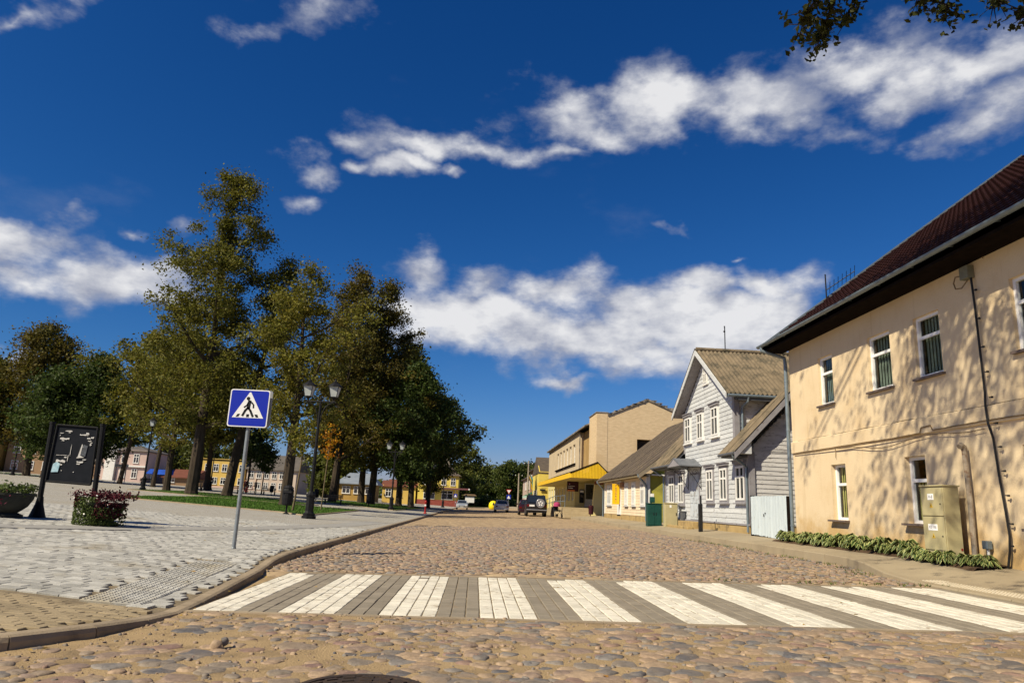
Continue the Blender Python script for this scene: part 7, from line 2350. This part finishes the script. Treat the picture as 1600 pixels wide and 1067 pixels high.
def tree(name, label, loc, H, base, Rc, shape, mat, n_leaf, leaf, seed, trunk_r=.3, lean=(0, 0), limbs=14, ncl=None, clspread=.55, bark=None, group='trees on the square', lobes=.38, squash=1.0, holes=.0, off=(0, 0)):
    g = np.random.default_rng(seed); q = random.Random(seed)
    t = local_thing(name, label, 'tree', loc, 0, group)
    bark = bark or m_bark
    ph = [q.uniform(0, 6.3) for _ in range(8)]

    def axis(z):
        f = z / H
        return Vector((lean[0] * f + off[0] * max(0, f - .2) + .12 * Rc * .2 * math.sin(f * 5 + ph[0]), lean[1] * f + off[1] * max(0, f - .2) + .12 * Rc * .2 * math.sin(f * 4 + ph[1]), z))
    m = MB()
    zs = [-.3, .0, .35, 1.0, base * .6 + .5, base + .1 * (H - base), base + .35 * (H - base), base + .6 * (H - base), base + .9 * (H - base)]
    rs = [trunk_r * 1.5, trunk_r * 1.3, trunk_r * 1.1, trunk_r, trunk_r * .92, trunk_r * .78, trunk_r * .5, trunk_r * .28, .03]
    m.tube([axis(max(0, z)) + Vector((0, 0, min(0, z))) for z in zs], rs, 9)
    m.build('trunk', bark, t)
    m = MB()
    ends = []

    def rad(z, a):
        f = (z - base) / (H - base)
        lob = 1 + lobes * (.5 * math.sin(2 * a + ph[2] + 4 * f) + .5 * math.sin(3 * a + ph[3] - 7 * f) + .45 * math.sin(5 * f * 3 + ph[4] + a)) 
        return Rc * crown_r(f, shape) * max(.25, lob)
    for k in range(limbs):
        f = (k + .5) / limbs; z0 = base * .9 + (H - base) * f * .80; a = k * 2.4 + q.uniform(-.5, .5)
        L = rad(min(H - .1, z0 + .12 * (H - base)), a) * q.uniform(.75, .98)
        p0 = axis(z0); d = Vector((math.cos(a), math.sin(a), 0)); rise = q.uniform(.35, .9) * L
        pts = [p0, p0 + d * L * .35 + Vector((0, 0, rise * .25)), p0 + d * L * .7 + Vector((0, 0, rise * .65)), p0 + d * L + Vector((0, 0, rise))]
        r0 = trunk_r * (.42 * (1 - f) + .12)
        m.tube(pts, [r0, r0 * .7, r0 * .42, r0 * .12], 6, False)
        for s in (.4, .6, .8, .97):
            e = pts[0].lerp(pts[3], s) + Vector((0, 0, -rise * .08)); ends.append(e)
            a2 = a + q.uniform(-1.2, 1.2); l2 = L * .35 * q.uniform(.5, 1)
            tip = e + Vector((math.cos(a2) * l2, math.sin(a2) * l2, q.uniform(-.1, .5) * l2))
            m.tube([e, tip], [r0 * .25, .012], 4, False); ends.append(tip)
    m.build('limbs', bark, t)
    ncl = ncl or int(n_leaf / 60)
    cl = []
    tries = 0
    while len(cl) < ncl and tries < ncl * 6:
        tries += 1
        f = q.random() ** .9; z = base + (H - base) * f; a = q.uniform(0, 6.283)
        rr = rad(z, a) * (q.random() ** .42)
        c = axis(z); c = Vector((c.x + math.cos(a) * rr, c.y + math.sin(a) * rr * squash, z + q.uniform(-.3, .3)))
        if holes and fbm(c.x * .5 + seed, c.y * .5, c.z * .5, 2) < -holes: continue
        cl.append(c)
    cl += [e for e in ends]
    cen = np.array([tuple(c) for c in cl]); k = len(cen)
    spr = clspread * g.uniform(.55, 1.25, k)
    idx = g.integers(0, k, n_leaf)
    c = cen[idx] + g.normal(0, 1, (n_leaf, 3)) * spr[idx][:, None] * np.array([1, 1, .62])
    cards_obj('crown', card_quads(c, leaf, g, .7, .6), mat, t)
    return t


def pz_(x, y): return (x, y, zplaza(x, y) - .05)


GS = 'trees on the square'
tree('linden_tree', 'tallest slender linden on the lawn, its thick trunk left of the crossing sign', pz_(-22.9, 59.2), 28.0, 5.6, 5.5, 'tall', m_linden, 48000, .112, 21, .46, (.3, 0), 24, 250, .50, lobes=.85, holes=.01)
tree('linden_tree', 'linden with its trunk right behind the crossing sign pole', pz_(-21.3, 63.0), 21.5, 6.0, 3.8, 'egg', m_linden2, 24000, .112, 22, .42, (1.8, 0), 18, 110, .50, lobes=.8, holes=.02, off=(1.6, 0))
tree('linden_tree', 'airy linden whose trunk stands behind the litter bin by the lawn', pz_(-12.2, 47.3), 16.4, 4.4, 3.3, 'egg', m_linden2, 23000, .092, 23, .34, (-.2, 0), 18, 110, .42, lobes=.8, holes=.06)
tree('linden_tree', 'bushy lower linden spreading left of the tallest linden', pz_(-27.5, 66), 17.5, 4.0, 5.0, 'egg', m_linden, 22000, .118, 24, .3, (-.5, 0), 16, 130, .52, lobes=.8, holes=.02)
tree('linden_tree', 'thin trunked tree behind the thick linden, facing the yellow flat house', pz_(-32.8, 89.5), 17.0, 6, 4.2, 'egg', m_linden, 8000, .24, 25, .34, (0, 0), 10, None, .7, lobes=.4)
tree('slender_tree', 'slim tree leaning over the single lantern lamp on the left', pz_(-40.5, 84), 17.5, 6, 3.6, 'egg', m_linden2, 7000, .22, 26, .26, (1.5, 0), 10, None, .6, lobes=.5, holes=.1)
tree('slender_tree', 'slim forked tree just right of the single lantern lamp', pz_(-35.8, 82), 16.5, 5.5, 3.4, 'egg', m_linden, 7000, .22, 27, .24, (.8, 0), 10, None, .6, lobes=.5, holes=.1)
tree('slender_tree', 'thin tree beside the blue market canopies', pz_(-36.5, 96), 15, 6, 3.2, 'egg', m_linden2, 5000, .24, 28, .22, (.4, 0), 8, None, .6, lobes=.5, holes=.1)
tree('maple_tree', 'tall brownish tree with a pointed top left of the dark group', pz_(-15.4, 78.5), 26.5, 4.4, 4.8, 'egg', m_maple, 30000, .135, 31, .42, (.9, 0), 20, 170, .58, lobes=.8, holes=.02)
tree('maple_tree', 'tall brownish tree with a ragged top right of the dark group', pz_(-11.8, 82), 26.5, 4.2, 4.2, 'egg', m_maple, 29000, .135, 32, .42, (.6, 0), 20, 160, .56, lobes=.85, holes=.02)
tree('maple_tree', 'dark trunk and low crown behind the street lamp lanterns', pz_(-14.0, 90), 21, 4.0, 5.5, 'egg', m_dark, 17000, .19, 33, .42, (0, 0), 12, None, .7, lobes=.4)
tree('maple_tree', 'shaded tree behind the second double lantern lamp', pz_(-9.2, 88), 19.5, 3.8, 4.6, 'egg', m_dark, 19000, .18, 34, .38, (.2, 0), 12, None, .66, lobes=.4)
tree('chestnut_tree', 'dark chestnut with a sparse ragged right side near the street', pz_(-6.9, 79), 15.6, 3.0, 3.9, 'egg', m_chest, 22000, .155, 35, .34, (-.2, 0), 14, None, .55, lobes=.55, holes=.05)
tree('chestnut_tree', 'rounded green chestnut right of the dark group above the yellow shop', pz_(-6.3, 95), 14.6, 3.6, 4.3, 'round', m_dark, 19000, .18, 36, .34, (.6, 0), 12, None, .6, lobes=.4)
tree('maple_tree', 'tree filling the dark group between the two tall brown ones', pz_(-17.5, 92), 19, 4.0, 4.5, 'egg', m_dark, 9000, .26, 37, .36, (0, 0), 10, None, .7, lobes=.4)
# left group behind the notice board
GL = 'dark trees behind the notice board'
tree('maple_tree', 'large dark tree above the notice board with a loose pointed top', pz_(-53.6, 88), 18.6, 4.0, 5.2, 'egg', m_maple, 30000, .16, 41, .4, (0, 0), 16, None, .75, group=GL, lobes=.45, holes=.04)
tree('chestnut_tree', 'dark rounded chestnut right of the notice board', pz_(-45.7, 86), 14.6, 2.4, 4.4, 'egg', m_chest, 26000, .17, 42, .36, (0, 0), 14, None, .65, group=GL, lobes=.35)
tree('maple_tree', 'lower dark tree directly behind the notice board', pz_(-49.0, 84), 12.5, 2.6, 4.4, 'egg', m_chest, 18000, .18, 43, .34, (0, 0), 12, None, .65, group=GL, lobes=.4)
tree('linden_tree', 'yellow green tree cut by the left picture edge', pz_(-59.6, 88), 13.6, 3.0, 3.6, 'egg', m_pale, 9000, .25, 44, .3, (0, 0), 10, None, .6, group=GL, lobes=.4)
# saplings
tree('sapling', 'staked sapling with orange autumn leaves beside the nearest lamp', pz_(-8.7, 41.5), 4.9, 3.3, .45, 'egg', m_orange, 270, .085, 51, .035, (.2, 0), 5, 22, .20, m_barkpale, 'young trees on the square')
tree('sapling', 'thin staked sapling beside the litter bin on the lawn', pz_(-9.4, 38), 5.2, 3.0, .8, 'egg', m_linden, 600, .09, 52, .05, (.35, 0), 6, 26, .25, m_barkpale, 'young trees on the square')
tree('round_headed_tree', 'small ball headed tree before the pale pink house', pz_(-26.8, 92), 6.2, 3.4, 1.5, 'round', m_chest, 2200, .16, 53, .08, (0, 0), 8, 50, .35, m_bark, 'young trees on the square')
tree('round_headed_tree', 'small dark crowned tree before the yellow flat house', pz_(-31.2, 100), 9.5, 4.2, 2.6, 'round', m_chest, 3800, .2, 54, .14, (0, 0), 8, 60, .45, m_bark, 'young trees on the square')
tree('sapling', 'small round tree by the red bollard before the yellow shop', pz_(-6.6, 104), 5.6, 2.2, 1.7, 'round', m_linden2, 2200, .17, 55, .09, (0, 0), 8, 50, .4, m_bark, 'young trees on the square')
# far trees and the wood behind the roofs
GF = 'far trees at the end of the street'
far = [(-3.5, 182, 17.5, 6.2, 'tall round dark tree right behind the yellow shop roof'), (-13, 178, 17, 6.5, 'dark tree behind the chimney of the yellow shop'), (3.5, 230, 12.5, 5.5, 'low rounded tree left of the gap at the end of the street'),
       (10, 215, 13.0, 5.5, 'bright rounded tree in the gap at the end of the street'), (16, 225, 13.5, 6, 'rounded tree behind the utility pole at the end of the street'), (22, 210, 12.5, 5.5, 'tree top over the grey plaster house roof'), (-3, 236, 12.5, 5.5, 'distant rounded tree between shop and gap')]
for i, (x, y, h, rr, lab) in enumerate(far):
    tree('broadleaf_tree', lab, (x, y, .1), h, 1.6, rr, 'egg' if i < 2 else 'round', m_dark if i < 2 else m_far, 7000, .36, 61 + i, .35, (0, 0), 8, None, .85, None, GF, lobes=.3)
GB = 'trees beyond the houses of the square'
for i, (x, y, h, rr, lab) in enumerate([(-72, 142, 9.5, 6, 'dark treetop behind the low dark house'), (-61, 150, 8.5, 5, 'dark treetop right of the pink corner house'), (-54.5, 146, 8.0, 3.2, 'dark tree behind the blue market canopies'), (-31, 156, 10, 4, 'dark tree behind the pale pink house chimney'), (-26, 132, 8.0, 3.6, 'dark tree right of the pale pink house'), (-23.5, 116, 6.5, 2.6, 'low dark tree between the pale pink house and the kiosk'), (-53, 166, 11, 5, 'dark tree far behind the yellow flat house')]):
    tree('broadleaf_tree', lab, (x, y, zplaza(x, y) - .2), h, 1.0, rr, 'round', m_dark, 4500, .34, 81 + i, .3, (0, 0), 6, None, .8, None, GB, lobes=.3)
# wood on the horizon: nobody could count it
g = np.random.default_rng(99)
cs = []
for _ in range(900):
    x = g.uniform(-240, 170); y = g.uniform(238, 300); h = 4 + 5.5 * (.5 + .5 * fbm(x * .03, 2)) + g.uniform(-1, 1)
    k = 26; c = np.stack([x + g.normal(0, 2.2, k), y + g.normal(0, 2.2, k), g.uniform(0, 1, k) ** .8 * h], 1); cs.append(c)
tag(cards_obj('woods', card_quads(np.concatenate(cs), .9, g, .7, .7), m_far), kind='stuff')
# shrubs at the end of the street
cs = []
for _ in range(260):
    x = g.uniform(-8, 16); y = g.uniform(186, 200); h = 2.2 + 1.6 * fbm(x * .2, 5)
    k = 26; c = np.stack([x + g.normal(0, .8, k), y + g.normal(0, .8, k), g.uniform(0, 1, k) * h], 1); cs.append(c)
tag(cards_obj('undergrowth', card_quads(np.concatenate(cs), .33, g, .7, .7), m_far), kind='stuff')
verge = grid_sheet('verge', lin(-30, 40, 10), lin(172, 240, 8), lambda x, y: .17, m_lawn)

# ---- the big tree overhead: trunk outside the frame, its lowest boughs hang into the top right corner and it shades the cream wall
OT = local_thing('overhanging_tree', 'leafy dark boughs hanging into the sky from a big tree above the cream house', 'tree', (10.6, 2.6, .3))
m = MB(); m.tube([(0, 0, -.3), (-.05, .05, .4), (-.3, .3, 3), (-1.0, .7, 6), (-2.2, 1.6, 9), (-3.6, 2.6, 12), (-5.2, 3.6, 15)], [.75, .6, .5, .45, .36, .25, .08], 12); m.build('trunk', m_bark, OT)
q = random.Random(77); g = np.random.default_rng(77)
cl = []
lm = MB()
O_ = Vector((10.6, 2.6, .3))
for k in range(30):
    s = q.uniform(.35, 1); base = Vector((-.3 - 4.6 * s, .3 + 3.2 * s, 3 + 11.5 * s))
    tgt = Vector((q.uniform(-1.2, 8.6), q.uniform(2.5, 12.5), q.uniform(9.5, 16.5))) - O_
    pts = [base, base.lerp(tgt, .5) + Vector((0, 0, .7)), tgt]
    pp = [proj(p + O_) for p in pts]
    if any(p is not None and p[1] > -60 and -100 < p[0] < 1700 for p in pp): continue
    lm.tube(pts, [.12, .06, .015], 6, False)
    for u in (.45, .6, .75, .9, 1.0): cl.append(pts[1].lerp(tgt, u) + Vector((q.gauss(0, .4), q.gauss(0, .4), q.gauss(0, .3))))
n_try = 0
while n_try < 2800:
    n_try += 1
    w_ = Vector((q.gauss(3.6, 2.6), q.gauss(7.0, 2.4), q.gauss(12.6, 1.9)))
    if w_.z < 9 or w_.x < -1.0 - .0 * w_.z: continue
    # keep the crossing sunlit: nothing whose shadow lands left of x = 6.9
    if w_.x + SUND.x / -SUND.z * w_.z < 8.0: continue
    if w_.y + SUND.y / SUND.x * (8.8 - w_.x) > 15.6 + q.gauss(0, .5): continue
    if fbm(w_.x * .55, w_.y * .55, w_.z * .55, 2) < -.02: continue
    pr_ = proj(w_)
    if pr_ is not None and -80 < pr_[0] < 1700 and pr_[1] > -70: continue
    cl.append(w_ - O_)
cen = np.array([tuple(c) for c in cl])
idx = g.integers(0, len(cen), 27000)
c = cen[idx] + g.normal(0, 1, (27000, 3)) * np.array([.26, .26, .20])
keep = []
for p in c:
    pr_ = proj(Vector(p) + O_)
    keep.append(pr_ is None or pr_[1] < -6 or pr_[0] < -30 or pr_[0] > 1640)
c = c[np.array(keep)]
# the boughs the photograph shows
def bough(pts, rad_, spreads, n):
    P_ = [Vector(p) - O_ for p in pts]
    lm.tube(P_, [rad_ * (1 - .85 * i / (len(P_) - 1)) for i in range(len(P_))], 6, False)
    out = []
    for s_, (cx, cy, cz), k in spreads:
        out.append(np.array([cx - O_.x, cy - O_.y, cz - O_.z]) + g.normal(0, 1, (k, 3)) * s_)
    return np.concatenate(out)
def at(px_, py_, Y):
    d = CAMROT @ Vector((px_ - 800, 533.5 - py_, -1100)); return tuple(CAMPOS + d * (Y / d.y))
bs = []
def sprays(path, Y, n_per, rad_=.05, sp=.085):
    pts = [at(a, b, Y + .25 * i) for i, (a, b) in enumerate(path)]
    bs.append(bough(pts, rad_, [(sp, p, n_per) for p in pts[1:]], 0))
    for p in pts[1:]:
        for _ in range(5):
            e = Vector(p) + Vector((q.gauss(0, .17), q.gauss(0, .17), q.gauss(-.03, .15)))
            lm.tube([Vector(p) - O_, e - O_], [.012, .004], 4, False)
            bs.append(np.array(e - O_) + g.normal(0, 1, (n_per // 4, 3)) * sp * .75)
sprays([(1330, -120), (1312, -30), (1300, 10), (1292, 32), (1286, 50), (1278, 62)], 10.4, 36, .05, .09)
sprays([(1330, -80), (1336, -20), (1330, 12), (1324, 30)], 10.7, 26, .03, .07)
sprays([(1300, -60), (1275, 0), (1262, 18), (1254, 38), (1250, 52)], 10.2, 22, .03, .06)
sprays([(1400, -110), (1440, -20), (1455, 0), (1480, 8), (1470, 16)], 10.4, 26, .04, .08)
sprays([(1420, -90), (1428, -10), (1438, 5)], 10.5, 18, .03, .05)
sprays([(1520, -90), (1555, -10), (1560, 4), (1552, 8)], 10.4, 16, .03, .05)
sprays([(1680, -40), (1612, 18), (1600, 22), (1594, 16)], 9.6, 18, .03, .05)
c = np.concatenate([c] + bs)
lm.build('limbs', m_bark, OT)
m_oak = leafmat('oak_leaf', (.060, .062, .010), (.042, .048, .008), .45)
cards_obj('crown', card_quads(c, .062, g, .4, .62), m_oak, OT)
print('tris', sum(len(o.data.polygons) for o in bpy.data.objects if o.type == 'MESH'), 'objs', len(bpy.data.objects))
